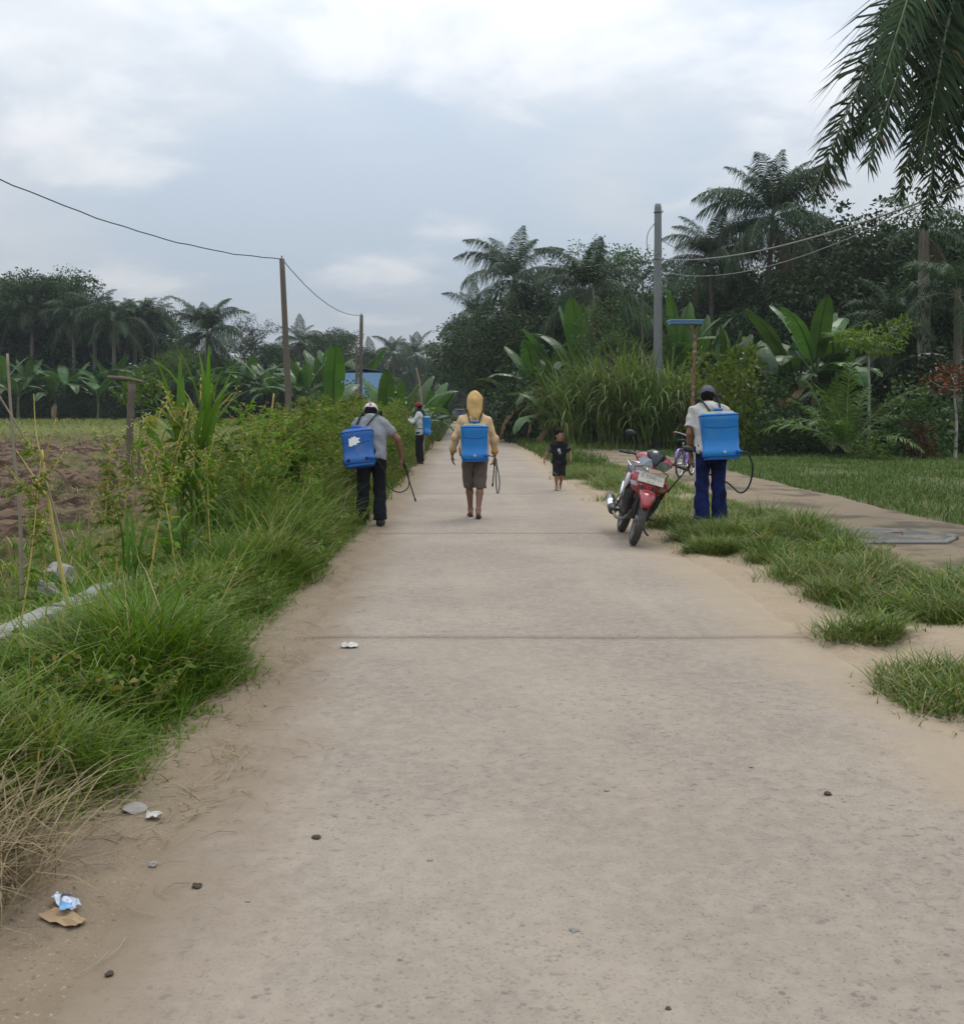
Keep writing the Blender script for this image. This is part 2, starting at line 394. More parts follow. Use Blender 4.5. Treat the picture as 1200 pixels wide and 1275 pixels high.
M['purple'] = plain('paint_purple', (0.20, 0.105, 0.40), 0.35, var=0.1, bump=0, coat=0.4)
M['gripred'] = plain('grip_red', (0.34, 0.10, 0.085), 0.7)
M['barwhite'] = plain('handlebar_white', (0.55, 0.52, 0.50), 0.4, bump=0)
# buildings and car
M['housewall'] = plain('house_wall_blue', (0.24, 0.43, 0.66), 0.75, var=0.08, scale=2, bump=0.1)
M['houseroof'] = plain('house_roof_sheet', (0.06, 0.10, 0.17), 0.5, var=0.2, scale=3)
M['glassdark'] = plain('window_glass', (0.03, 0.035, 0.04), 0.1, bump=0)
M['carpaint'] = plain('car_paint_dark', (0.03, 0.032, 0.036), 0.3, bump=0, coat=0.5)
M['carwhite'] = plain('car_roof_pale', (0.55, 0.56, 0.57), 0.35, bump=0)

# ------------------------------------------------------------------ object helpers
def tag(o, label=None, cat=None, group=None, kind=None):
    if label: o['label'] = label
    if cat: o['category'] = cat
    if group: o['group'] = group
    if kind: o['kind'] = kind
    return o
def empty(name, loc, rz=0.0, s=1.0):
    o = bpy.data.objects.new(name, None); COL.objects.link(o)
    o.empty_display_size = 0.1
    o.location = loc; o.rotation_euler = (0, 0, rz); o.scale = (s, s, s)
    return o
def link(name, me, mat=None, parent=None, loc=None, rot=None, scale=None):
    o = bpy.data.objects.new(name, me); COL.objects.link(o)
    if mat is not None and not me.materials: me.materials.append(mat)
    if parent is not None: o.parent = parent
    if loc is not None: o.location = loc
    if rot is not None: o.rotation_euler = rot
    if scale is not None: o.scale = (scale,) * 3 if isinstance(scale, (int, float)) else scale
    return o
def np_mesh(name, V, quads=None, tris=None, smooth=False):
    me = bpy.data.meshes.new(name)
    V = np.asarray(V, np.float32).reshape(-1, 3)
    nq = 0 if quads is None else len(quads); nt = 0 if tris is None else len(tris)
    me.vertices.add(len(V)); me.vertices.foreach_set('co', V.ravel())
    idx = []; starts = []; s = 0
    if nq: idx.append(np.asarray(quads, np.int32).ravel()); starts.append(np.arange(nq) * 4); s = nq * 4
    if nt: idx.append(np.asarray(tris, np.int32).ravel()); starts.append(s + np.arange(nt) * 3)
    idx = np.concatenate(idx); starts = np.concatenate(starts).astype(np.int32)
    me.loops.add(len(idx)); me.loops.foreach_set('vertex_index', idx)
    me.polygons.add(nq + nt); me.polygons.foreach_set('loop_start', starts)
    if smooth: me.polygons.foreach_set('use_smooth', np.ones(nq + nt, bool))
    me.update(calc_edges=True); me.validate()
    return me
class MB:
    """collects faces for one mesh"""
    def __init__(s): s.v = []; s.f = []
    def add(s, vs, fs):
        b = len(s.v); s.v += [tuple(v) for v in vs]; s.f += [tuple(b + i for i in f) for f in fs]; return s
    def box(s, c, d, mat=None):
        vs = [Vector((c[0] + d[0] / 2 * i, c[1] + d[1] / 2 * j, c[2] + d[2] / 2 * k)) for i in (-1, 1) for j in (-1, 1) for k in (-1, 1)]
        if mat is not None: vs = [mat @ v for v in vs]
        return s.add(vs, [(0, 1, 3, 2), (4, 6, 7, 5), (0, 4, 5, 1), (2, 3, 7, 6), (0, 2, 6, 4), (1, 5, 7, 3)])
    def tube(s, pts, rad, n=8, cap=True, flat=None):
        pts = [Vector(p) for p in pts]
        rad = [rad] * len(pts) if isinstance(rad, (int, float)) else rad
        up = None; rings = []
        for i, p in enumerate(pts):
            t = (pts[min(i + 1, len(pts) - 1)] - pts[max(i - 1, 0)])
            if t.length < 1e-9: t = Vector((0, 0, 1))
            t.normalize()
            if up is None:
                up = Vector((0, 0, 1)) if abs(t.z) < 0.9 else Vector((1, 0, 0))
            a = t.cross(up)
            if a.length < 1e-6: a = t.cross(Vector((0, 1, 0)))
            a.normalize(); b = a.cross(t).normalized(); up = b
            fa, fb = (1, 1) if flat is None else flat
            rings.append([p + (a * math.cos(2 * PI * k / n) * fa + b * math.sin(2 * PI * k / n) * fb) * rad[i] for k in range(n)])
        return s.loft(rings, cap)
    def loft(s, rings, cap=True, closed=True):
        n = len(rings[0]); vs = [v for r in rings for v in r]; fs = []
        for i in range(len(rings) - 1):
            for k in range(n if closed else n - 1):
                k2 = (k + 1) % n
                fs.append((i * n + k, i * n + k2, (i + 1) * n + k2, (i + 1) * n + k))
        if cap and closed:
            fs.append(tuple(range(n - 1, -1, -1))); fs.append(tuple((len(rings) - 1) * n + k for k in range(n)))
        return s.add(vs, fs)
    def ring(s, c, axis, r0, r1, n=20):               # thick torus with round section
        axis = Vector(axis).normalized()
        a = axis.orthogonal().normalized(); b = axis.cross(a); vs = []; fs = []; m = 8
        for i in range(n):
            d = a * math.cos(2 * PI * i / n) + b * math.sin(2 * PI * i / n)
            for j in range(m):
                q = 2 * PI * j / m
                vs.append(Vector(c) + d * (r0 + r1 * math.cos(q)) + axis * r1 * math.sin(q))
        for i in range(n):
            for j in range(m):
                fs.append((i * m + j, ((i + 1) % n) * m + j, ((i + 1) % n) * m + (j + 1) % m, i * m + (j + 1) % m))
        return s.add(vs, fs)
    def mesh(s, name, smooth=False):
        me = bpy.data.meshes.new(name); me.from_pydata(s.v, [], s.f)
        if smooth: me.polygons.foreach_set('use_smooth', np.ones(len(me.polygons), bool))
        me.update(); return me
    def build(s, name, mat, parent=None, smooth=False, bevel=0.0, loc=None, sub=0, solid=0.0):
        me = s.mesh(name, smooth)
        bm = bmesh.new(); bm.from_mesh(me)
        bmesh.ops.remove_doubles(bm, verts=bm.verts, dist=1e-5)
        bmesh.ops.recalc_face_normals(bm, faces=bm.faces)
        if bevel: bmesh.ops.bevel(bm, geom=bm.edges[:], offset=bevel, segments=2, affect='EDGES', clamp_overlap=True)
        bm.to_mesh(me); bm.free()
        if smooth: me.polygons.foreach_set('use_smooth', np.ones(len(me.polygons), bool))
        o = link(name, me, mat, parent, loc)
        if solid:
            md = o.modifiers.new('solid', 'SOLIDIFY'); md.thickness = solid; md.offset = 0
        if sub:
            md = o.modifiers.new('sub', 'SUBSURF'); md.levels = sub; md.render_levels = sub
        return o
def spline(pts, n=8):
    P = [Vector(p) for p in pts]; out = []
    for i in range(len(P) - 1):
        p0, p1, p2, p3 = P[max(i - 1, 0)], P[i], P[i + 1], P[min(i + 2, len(P) - 1)]
        for k in range(n):
            t = k / n
            out.append(0.5 * ((2 * p1) + (p2 - p0) * t + (2 * p0 - 5 * p1 + 4 * p2 - p3) * t * t + (3 * p1 - p0 - 3 * p2 + p3) * t ** 3))
    out.append(P[-1]); return out
def dup(o, loc=None, rz=None, s=None, label=None, parent=None):
    c = o.copy(); COL.objects.link(c)
    if parent is not None: c.parent = parent
    if loc is not None: c.location = loc
    if rz is not None: c.rotation_euler = (0, 0, rz)
    if s is not None: c.scale = (s, s, s) if isinstance(s, (int, float)) else s
    if label: c['label'] = label
    for ch in list(o.children): dup(ch, parent=c)
    return c

# value noise on arrays
def vnoise(x, y, sc=1.0, seed=0):
    x = np.asarray(x, float) * sc; y = np.asarray(y, float) * sc
    xi = np.floor(x).astype(np.int64); yi = np.floor(y).astype(np.int64)
    fx = x - xi; fy = y - yi; fx = fx * fx * (3 - 2 * fx); fy = fy * fy * (3 - 2 * fy)
    def h(a, b):
        n = (a * 374761393 + b * 668265263 + seed * 1442695041) & 0xFFFFFFFF
        n = ((n ^ (n >> 13)) * 1274126177) & 0xFFFFFFFF
        return ((n ^ (n >> 16)) & 0xFFFF) / 65535.0
    return (h(xi, yi) * (1 - fx) + h(xi + 1, yi) * fx) * (1 - fy) + (h(xi, yi + 1) * (1 - fx) + h(xi + 1, yi + 1) * fx) * fy
def fbm(x, y, sc, oct=4, seed=0):
    r = 0; a = 1; t = 0
    for i in range(oct):
        r = r + a * vnoise(x, y, sc * 2 ** i, seed + i); t += a; a *= 0.5
    return r / t
def sstep(a, b, x):
    t = np.clip((np.asarray(x, float) - a) / (b - a), 0, 1); return t * t * (3 - 2 * t)

# ------------------------------------------------------------------ the ground
RL, RR = -1.08, 2.36                                  # road edges
def gz(x, y):
    x = np.asarray(x, float); y = np.asarray(y, float)
    z = -0.016 + 0.03 * (fbm(x, y, 1.1, 3, 5) - 0.5)
    bank = 0.10 * sstep(-1.2, -1.9, x) * (1 - sstep(-2.3, -3.0, x))
    z = z + bank
    fld = -0.36 + np.clip(y, 0, 95) / 85.0 * 1.13
    w = sstep(-2.75, -3.15, x)
    w2 = sstep(-4.0, -16.0, x)
    z = z * (1 - w) + w * ((-0.36 + 0.05 * (fbm(x, y, 0.8, 3, 9) - 0.5)) * (1 - w2) + fld * w2)
    z = z + 0.14 * sstep(0.35, 0.75, fbm(x, y, 0.5, 3, 33)) * sstep(2.5, 2.9, x) * (1 - sstep(3.8, 4.2, x)) * (1 - sstep(18, 24, y))
    return z
def gz_edge(x, y):                                      # dirt and sand creeping over the slab edges
    n = fbm(x, y, 2.2, 4, 140); n2 = fbm(x, y, 0.6, 3, 141)
    l = 0.020 + 0.035 * (n - 0.5) - (np.maximum(x - RL, 0)) * (0.10 + 0.25 * n2)
    r = 0.016 + 0.030 * (n - 0.5) - (np.maximum(RR - x, 0)) * (0.08 + 0.22 * n2)
    return l, r
def gz1(x, y): return float(gz(x, y))

def grid(xs, ys, zf):
    X, Y = np.meshgrid(xs, ys)
    V = np.stack([X, Y, zf(X, Y)], -1).reshape(-1, 3)
    nx, ny = len(xs), len(ys)
    i = (np.arange(ny - 1)[:, None] * nx + np.arange(nx - 1)[None]).ravel()
    return V, np.stack([i, i + 1, i + nx + 1, i + nx], 1)
xs = np.concatenate([np.linspace(-900, -120, 14)[:-1], np.linspace(-120, -20, 34)[:-1], np.linspace(-20, -4, 50)[:-1], np.arange(-4, -1.7, 0.1), np.arange(-1.7, -0.2, 0.035), np.arange(-0.2, 1.5, 0.15), np.arange(1.5, 3.1, 0.035), np.arange(3.1, 8, 0.1), np.linspace(8, 30, 50), np.linspace(30, 120, 30)[1:], np.linspace(120, 900, 14)[1:]])
ys = np.concatenate([np.linspace(-300, -8, 12)[:-1], np.arange(-8, 1.5, 0.3), np.arange(1.5, 14, 0.05), np.arange(14, 30, 0.12), np.linspace(30, 100, 90), np.linspace(100, 240, 30)[1:], np.linspace(240, 1500, 16)[1:]])
def gzz(X, Y):
    z = gz(X, Y)
    infield = sstep(-3.9, -4.3, X) * sstep(-75, -74, X) * sstep(7.6, 8.2, Y) * (1 - sstep(61, 62, Y))
    underpath = sstep(4.25, 4.4, X) * (1 - sstep(6.0, 6.15, X)) * sstep(6.2, 6.4, Y) * (1 - sstep(37, 38, Y))
    l, r = gz_edge(X, Y)
    wl_ = sstep(RL - 0.45, RL - 0.05, X) * (1 - sstep(0.2, 0.4, X)); wr_2 = sstep(RR + 0.45, RR + 0.05, X) * sstep(1.2, 1.4, X)
    mid = (1 - sstep(0.2, 0.4, X) * 0) * sstep(0.2, 0.4, X) * (1 - sstep(1.2, 1.4, X))
    z = z * (1 - np.maximum(wl_, wr_2)) + wl_ * l + wr_2 * r - 0.12 * mid
    return z - 0.22 * infield - 0.05 * underpath
def surf(x, y): return max(0.0, float(gzz(np.array([[float(x)]]), np.array([[float(y)]]))[0, 0]))
V, Q = grid(xs, ys, gzz)
ground = tag(link('ground', np_mesh('ground', V, Q, smooth=True), M['ground']), 'earth and verge ground on both sides of the road', kind='structure')

# ploughed field with real clods
fx = np.concatenate([np.linspace(-75, -30, 90)[:-1], np.linspace(-30, -12, 90)[:-1], np.arange(-12, -3.9, 0.07)])
fy = np.concatenate([np.arange(7.6, 22, 0.075), np.linspace(22, 62, 190)])
def fz(X, Y):
    z = gz(X, Y)
    edge = sstep(-3.95, -4.6, X) * sstep(7.6, 8.6, Y) * (1 - sstep(58, 62, Y))
    rough = 0.34 * np.abs(fbm(X + 3, Y, 0.8, 3, 21) - 0.5) + 0.10 * fbm(X + 3, Y, 0.9, 3, 21) + 0.42 * np.abs(fbm(X, Y, 2.4, 3, 22) - 0.5) + 0.11 * vnoise(X, Y, 6, 23)
    furrow = 0.04 * np.sin(Y * 5.2 + 1.6 * vnoise(X, Y, 0.3, 3))
    return z + edge * (rough + furrow - 0.02) - (1 - edge) * 0.05
V, Q = grid(fx, fy, fz)
tag(link('field', np_mesh('field', V, Q, smooth=True), M['field']), 'brown ploughed field with rough clods', kind='structure')

# road: dark bed and concrete slabs with open joints
road = MB()
road.box(((RL + RR) / 2, 110, -0.16), (RR - RL - 0.1, 240, 0.12))
road = road.build('road', M['gap']); tag(road, 'worn pale concrete village road', kind='structure')
joints = [-10, -4, 0.6, 6.42, 11.9, 17.6, 23.5, 29.5, 35.5, 41.5, 47.5, 60, 90, 230]
def slab_mesh(y0, y1, i):
    g = 0.0032
    n = max(2, int(min(y1 - y0, 30) / 0.12)) if y1 < 50 else 30
    yy = np.linspace(y0 + g, y1 - g, n)
    le = RL + 0.16 * (fbm(yy, yy * 0 + 3, 0.8, 4, 41) - 0.5) + 0.05 * (vnoise(yy, yy * 0, 5, 44) - 0.5)
    re = RR + 0.16 * (fbm(yy, yy * 0 + 9, 0.7, 4, 42) - 0.5) + 0.05 * (vnoise(yy, yy * 0, 5, 45) - 0.5)
    us = np.array([0, 0.004, 0.02, 0.1, 0.25, 0.4, 0.5, 0.6, 0.75, 0.9, 0.98, 0.996, 1.0])
    dz = np.array([-0.09, -0.018, -0.004, 0, 0, 0, 0, 0, 0, 0, -0.004, -0.018, -0.09])
    V = []
    ends = np.zeros(n); ends[0] = ends[-1] = 1
    for j in range(n):
        x = le[j] + (re[j] - le[j]) * us
        yj = yy[j] + (0.014 * (vnoise(x, x * 0 + 7, 2.3, 70 + i + (j > 0)) - 0.5) + 0.012 * (vnoise(x, x * 0, 14, 71 + i + (j > 0)) - 0.5) if ends[j] else 0)
        V.append(np.stack([x, np.broadcast_to(yj, x.shape), dz + 0.012 * (vnoise(x, x * 0 + yy[j], 0.8, 50) - 0.5)], -1))
    m = len(us)
    V = np.array(V)
    a = V[0].copy(); a[:, 2] -= 0.09; a[:, 1] += 0.003
    b = V[-1].copy(); b[:, 2] -= 0.09; b[:, 1] -= 0.003
    V = np.concatenate([a[None], V, b[None]])
    k = (np.arange(n + 1)[:, None] * m + np.arange(m - 1)[None]).ravel()
    return np_mesh('slab', V.reshape(-1, 3), np.stack([k, k + 1, k + m + 1, k + m], 1), smooth=False)
for i in range(len(joints) - 1):
    link('slab', slab_mesh(joints[i], joints[i + 1], i), M['road'], road)

# concrete path beside the verge, several rough slabs
pb = MB(); pb.box((5.2, 22, -0.15), (1.7, 30, 0.08))
path = pb.build('path', M['gap']); tag(path, 'dusty concrete path between verge and lawn', kind='structure')
pj = [6.4, 9.4, 12.6, 15.7, 18.9, 22, 25.2, 28.4, 32, 37.5]
for i in range(len(pj) - 1):
    yy = np.linspace(pj[i] + 0.006, pj[i + 1] - 0.006, 40)
    le = 4.22 + 0.35 * (fbm(yy, yy * 0, 0.7, 4, 61) - 0.5); re = 6.22 + 0.30 * (fbm(yy, yy * 0 + 5, 0.9, 4, 62) - 0.5) + 0.35 * sstep(16, 30, yy)
    us = np.array([0, 0.003, 0.03, 0.2, 0.4, 0.6, 0.8, 0.97, 0.997, 1])
    dz = np.array([-0.1, -0.01, 0, 0, 0, 0, 0, 0, -0.01, -0.1])
    X = le[:, None] + (re - le)[:, None] * us; Y = np.broadcast_to(yy[:, None], X.shape)
    Z = 0.045 + dz + 0.03 * (fbm(X, Y, 0.9, 3, 63) - 0.5)
    m = len(us); k = (np.arange(39)[:, None] * m + np.arange(m - 1)[None]).ravel()
    link('slab', np_mesh('slab', np.stack([X, Y, Z], -1).reshape(-1, 3), np.stack([k, k + 1, k + m + 1, k + m], 1)), M['pathconc'], path)

# ------------------------------------------------------------------ grass (too many blades to count)
def blades(name, P, H, W, mat, lean=0.35, bend=0.5, label=None, seed=0, parent=None, flat=None):
    r = np.random.default_rng(seed)
    n = len(P); P = np.asarray(P)
    a = r.uniform(0, 2 * PI, n)
    ln = lean * r.uniform(0.1, 1.0, n); bd = bend * r.uniform(0.2, 1.2, n)
    d = np.stack([np.cos(a), np.sin(a), np.zeros(n)], 1)
    sa = a + PI / 2 + r.uniform(-0.5, 0.5, n)
    sd_ = np.stack([np.cos(sa), np.sin(sa), np.zeros(n)], 1)
    ts = (0.0, 0.4, 0.75, 1.0); wd = (0.8, 1.0, 0.7)
    rows = []
    for i, t in enumerate(ts):
        c = P + d * ((ln * t + bd * t * t) * H)[:, None]
        c[:, 2] += H * (t - 0.45 * bd * t * t * t) if flat is None else H * flat * (t - 0.5 * t * t)
        if i < 3:
            o = sd_ * (W * wd[i] / 2)[:, None]
            rows += [c - o, c + o]
        else: rows.append(c)
    V = np.stack(rows, 1).reshape(-1, 3)
    b = np.arange(n) * 7
    Q = np.concatenate([np.stack([b, b + 1, b + 3, b + 2], 1), np.stack([b + 2, b + 3, b + 5, b + 4], 1)])
    T = np.stack([b + 4, b + 5, b + 6], 1)
    o = link(name, np_mesh(name, V, Q, T), mat, parent)
    return tag(o, label, None, None, 'stuff') if parent is None else o
def scatter(n, x0, x1, y0, y1, seed, dens=None, ypow=1.0):
    r = np.random.default_rng(seed)
    x = r.uniform(x0, x1, n); y = y0 + (y1 - y0) * r.uniform(0, 1, n) ** ypow
    if dens is not None:
        k = r.uniform(0, 1, n) < dens(x, y); x, y = x[k], y[k]
    return x, y
def ledge(y):                                             # where the left grass begins
    return -1.02 - 0.30 * (1 - sstep(2.8, 4.2, y)) + 0.30 * (fbm(y, y * 0, 1.3, 4, 81) - 0.5)

# left bank, near part: dense and fine, kept low beside the road
def d_left(x, y):
    return sstep(0.0, 0.45, ledge(y) - x) * (0.35 + 0.65 * sstep(0.3, 0.5, fbm(x, y, 1.8, 3, 82)))
x, y = scatter(135000, -3.1, -0.9, 2.2, 12.5, 1, d_left, 1.15)
k_ = rng.uniform(0, 1, len(x)) < (1 - .92 * sstep(-2.35, -2.6, x)); x, y = x[k_], y[k_]
inn = ledge(y) - x
H = (0.07 + 0.27 * sstep(0.0, 0.8, inn)) * (0.15 + 2.9 * fbm(x, y, 1.3, 4, 83) ** 2) * rng.uniform(0.35, 1.0, len(x)) ** 1.0 * np.where(rng.uniform(0, 1, len(x)) < .12, 1.9, 1.15) * (1 - .55 * sstep(-1.75, -2.2, x) * sstep(3.6, 4.4, y) * (1 - sstep(7.6, 8.6, y))) * (1 - .45 * sstep(-2.2, -2.6, x))
blades('roadside_grass', np.stack([x, y, gz(x, y) - 0.01], 1), H, rng.uniform(0.0045, 0.011, len(x)), M['grass'], 0.75, 0.85, 'long green grass on the left bank beside the road', 2)
# the same bank farther on
x, y = scatter(65000, -3.6, -0.85, 12.5, 48, 3, lambda x, y: sstep(0.0, 0.4, ledge(y) - x), 1.3)
H = (0.10 + 0.40 * sstep(0.0, 0.9, ledge(y) - x)) * rng.uniform(0.6, 1.5, len(x))
blades('roadside_grass', np.stack([x, y, gz(x, y) - 0.01], 1), H, rng.uniform(0.010, 0.02, len(x)), M['grass'], 0.4, 0.6, 'taller grass on the left bank beyond the first sprayer', 4)
# bleached straw hanging over the road edge
x, y = scatter(7000, -1.75, -0.8, 2.3, 13, 5, lambda x, y: sstep(0.35, 0.0, np.abs(ledge(y) - x - 0.12)) * (0.1 + 0.9 * sstep(0.45, 0.62, fbm(x, y, 1.4, 3, 86))), 1.2)
blades('dry_straw', np.stack([x, y, gz(x, y) + 0.01], 1), rng.uniform(0.06, 0.24, len(x)), rng.uniform(0.002, 0.0045, len(x)), M['straw'], 0.9, 0.5, 'bleached straw lying along the left road edge', 6, flat=0.35)
# dry grass tuft at the near corner
x, y = scatter(1500, -1.85, -1.2, 2.55, 3.5, 7, lambda x, y: sstep(0.5, 0.1, np.hypot((x + 1.52) / 0.32, (y - 3.0) / 0.42) - 0.5))
blades('dry_straw', np.stack([x, y, gz(x, y) + 0.02], 1), rng.uniform(0.15, 0.38, len(x)), rng.uniform(0.003, 0.006, len(x)), M['straw'], 1.1, 1.2, 'bleached drooping grass at the near left corner', 8)
# left of the drain wall, low weeds on soil
x, y = scatter(42000, -9, -3.3, 5, 24, 9, lambda x, y: np.clip(sstep(0.46, 0.62, fbm(x, y, 0.45, 4, 87)) + sstep(-4.6, -3.6, x) * 0.6, 0, 1) * (0.2 + 0.8 * sstep(-8, -3.5, x)), 1.2)
zz = np.where(x < -4.0, fz(x, y), gz(x, y))
blades('field_weed', np.stack([x, y, zz - 0.01], 1), rng.uniform(0.06, 0.22, len(x)), rng.uniform(0.008, 0.018, len(x)), M['grass'], 0.5, 0.6, 'low green weeds spreading over the ploughed soil', 10)
x, y = scatter(26000, -62, -4, 24, 60, 11, lambda x, y: np.clip(sstep(0.5, 0.62, fbm(x, y, 0.22, 4, 88)) * 0.6 + sstep(46, 56, y), 0, 1), 0.9)
blades('field_weed', np.stack([x, y, fz(x, y) - 0.01], 1), rng.uniform(0.10, 0.3, len(x)), rng.uniform(0.02, 0.05, len(x)), M['meadow'], 0.5, 0.6, 'thin weeds on the far part of the ploughed field', 12)
x, y = scatter(36000, -70, -5, 57, 90, 13, None, 0.8)
blades('meadow_grass', np.stack([x, y, gz(x, y) - 0.02], 1), rng.uniform(0.15, 0.4, len(x)), rng.uniform(0.05, 0.10, len(x)), M['meadow'], 0.4, 0.5, 'yellow green meadow between field and tree line', 14)

# right verge: tufted clumps
tufts = []
r2 = random.Random(5)
for (px, py, rad, h, n) in [(1070, 797, .24, .22, 900), (1150, 850, .26, .17, 700), (1195, 880, .3, .17, 900), (1120, 862, .15, .12, 250)]:
    X, Y = gp(px, py); tufts.append((X, Y, rad, h, n))
for i in range(46):
    Y = r2.uniform(6.4, 13.0); lo = 2.55 + 0.75 * max(0, 1 - abs(Y - 7.0) / 1.6)
    X = r2.uniform(lo, 4.15)
    tufts.append((X, Y, r2.uniform(.2, .42), r2.uniform(.16, .32), int(r2.uniform(600, 1200))))
for i in range(26):
    Y = r2.uniform(12.6, 26); X = r2.uniform(2.5, 3.8)
    if 11.6 < Y < 14.6 and X > 2.5: continue
    tufts.append((X, Y, r2.uniform(.25, .5), r2.uniform(.16, .28), int(r2.uniform(400, 700))))
PX, PY, HH = [], [], []
for (X, Y, rad, h, n) in tufts:
    a = rng.uniform(0, 2 * PI, n); q = rad * np.sqrt(rng.uniform(0, 1, n)) * np.where(rng.uniform(0, 1, n) < .15, 1.6, 1.0)
    PX.append(X + q * np.cos(a)); PY.append(Y + q * np.sin(a)); HH.append(h * np.clip(1.15 - 0.6 * q / rad, .35, 2) * rng.uniform(0.4, 1.6, n))
PX, PY, HH = map(np.concatenate, (PX, PY, HH))
blades('verge_grass', np.stack([PX, PY, gz(PX, PY) - 0.01], 1), HH, rng.uniform(0.005, 0.010, len(PX)), M['verge'], 0.9, 0.8, 'tufted verge grass right of the road by the motorcycle', 16)
def d_verge(x, y):
    near = sstep(0, .3, x - (2.62 + 0.7 * np.clip(1 - np.abs(y - 6.6) / 2.4, 0, 1))) * (1 - sstep(3.95, 4.25, x))
    gap = 1 - 0.85 * sstep(1.3, 0.5, np.hypot((x - 2.9) / 0.75, (y - 12.9) / 0.9))
    return near * gap * (0.2 + 0.8 * sstep(0.36, 0.58, fbm(x, y, 1.3, 3, 90)))
x, y = scatter(60000, 2.4, 4.3, 5.0, 27, 17, d_verge, 1.2)
blades('verge_grass', np.stack([x, y, gz(x, y) - 0.01], 1), rng.uniform(0.05, 0.16, len(x)), rng.uniform(0.005, 0.012, len(x)), M['verge'], 0.6, 0.6, 'short grass between the tufts of the right verge', 18)
x, y = scatter(30000, 2.35, 6.5, 26, 95, 19, lambda x, y: (1 - sstep(3.6, 4.1, x) * (1 - sstep(34, 40, y))) * sstep(0, .3, x - 2.45), 1.4)
blades('verge_grass', np.stack([x, y, gz(x, y) - 0.01], 1), rng.uniform(0.15, 0.45, len(x)), rng.uniform(0.014, 0.03, len(x)), M['lawn'], 0.5, 0.5, 'roadside grass on the right beyond the boy', 20)
x, y = scatter(16000, -4.5, -0.9, 48, 110, 21, None, 1.3)
blades('roadside_grass', np.stack([x, y, gz(x, y) - 0.01], 1), rng.uniform(0.2, 0.6, len(x)), rng.uniform(0.03, 0.06, len(x)), M['lawn'], 0.5, 0.5, 'roadside grass on the left far along the road', 22)
# lawn on the right
x, y = scatter(120000, 6.1, 20, 8.5, 38, 23, lambda x, y: sstep(0, .25, x - (6.25 + 0.35 * sstep(16, 30, y) + 0.25 * (fbm(y, y * 0, 1.1, 3, 91) - 0.5))) * (0.25 + 0.75 * sstep(0.3, 0.55, fbm(x, y, 0.7, 3, 92))), 1.0)
blades('lawn_grass', np.stack([x, y, gz(x, y) - 0.01], 1), rng.uniform(0.06, 0.2, len(x)), rng.uniform(0.009, 0.018, len(x)), M['lawn'], 0.5, 0.6, 'mown green lawn between path and shrubbery', 24)

# ------------------------------------------------------------------ plant builders
def leaf_quads(C, L, W, D, droop=0.3, seed=0):
    """kite shaped leaves: centre C, pointing D, length L, width W -> verts, quads"""
    r = np.random.default_rng(seed); n = len(C)
    D = D / np.linalg.norm(D, axis=1, keepdims=True)
    u = r.normal(0, 1, (n, 3)); S = np.cross(D, u); S /= np.linalg.norm(S, axis=1, keepdims=True) + 1e-9
    L = np.asarray(L).reshape(-1, 1); W = np.asarray(W).reshape(-1, 1)
    a = C; m = C + D * L * 0.45; t = C + D * L; t[:, 2] -= (L * droop)[:, 0]
    V = np.stack([a, m - S * W / 2, t, m + S * W / 2], 1).reshape(-1, 3)
    b = np.arange(n) * 4
    return V, np.stack([b, b + 1, b + 2, b + 3], 1)
def crown_mesh(name, clumps, n_per, leaf, seed, up=0.25, fill=0.55):
    """leaves on the shells of many clumps (centre, radius, squash)"""
    r = np.random.default_rng(seed); C = []; D = []
    for (c, rad, sq) in clumps:
        n = max(12, int(n_per * rad * rad))
        d = r.normal(0, 1, (n, 3)); d /= np.linalg.norm(d, axis=1, keepdims=True)
        q = rad * (fill + (1 - fill) * r.uniform(0, 1, n) ** 0.7)[:, None]
        p = d * q; p[:, 2] *= sq
        p *= (0.8 + 0.4 * r.uniform(0, 1, n))[:, None]
        C.append(np.asarray(c) + p); o = d + r.normal(0, 0.6, (n, 3)); o[:, 2] += up; D.append(o)
    C = np.concatenate(C); D = np.concatenate(D); n = len(C)
    V, Q = leaf_quads(C, leaf * r.uniform(0.6, 1.4, n), leaf * 0.55 * r.uniform(0.6, 1.3, n), D, 0.25, seed + 1)
    return np_mesh(name, V, Q)
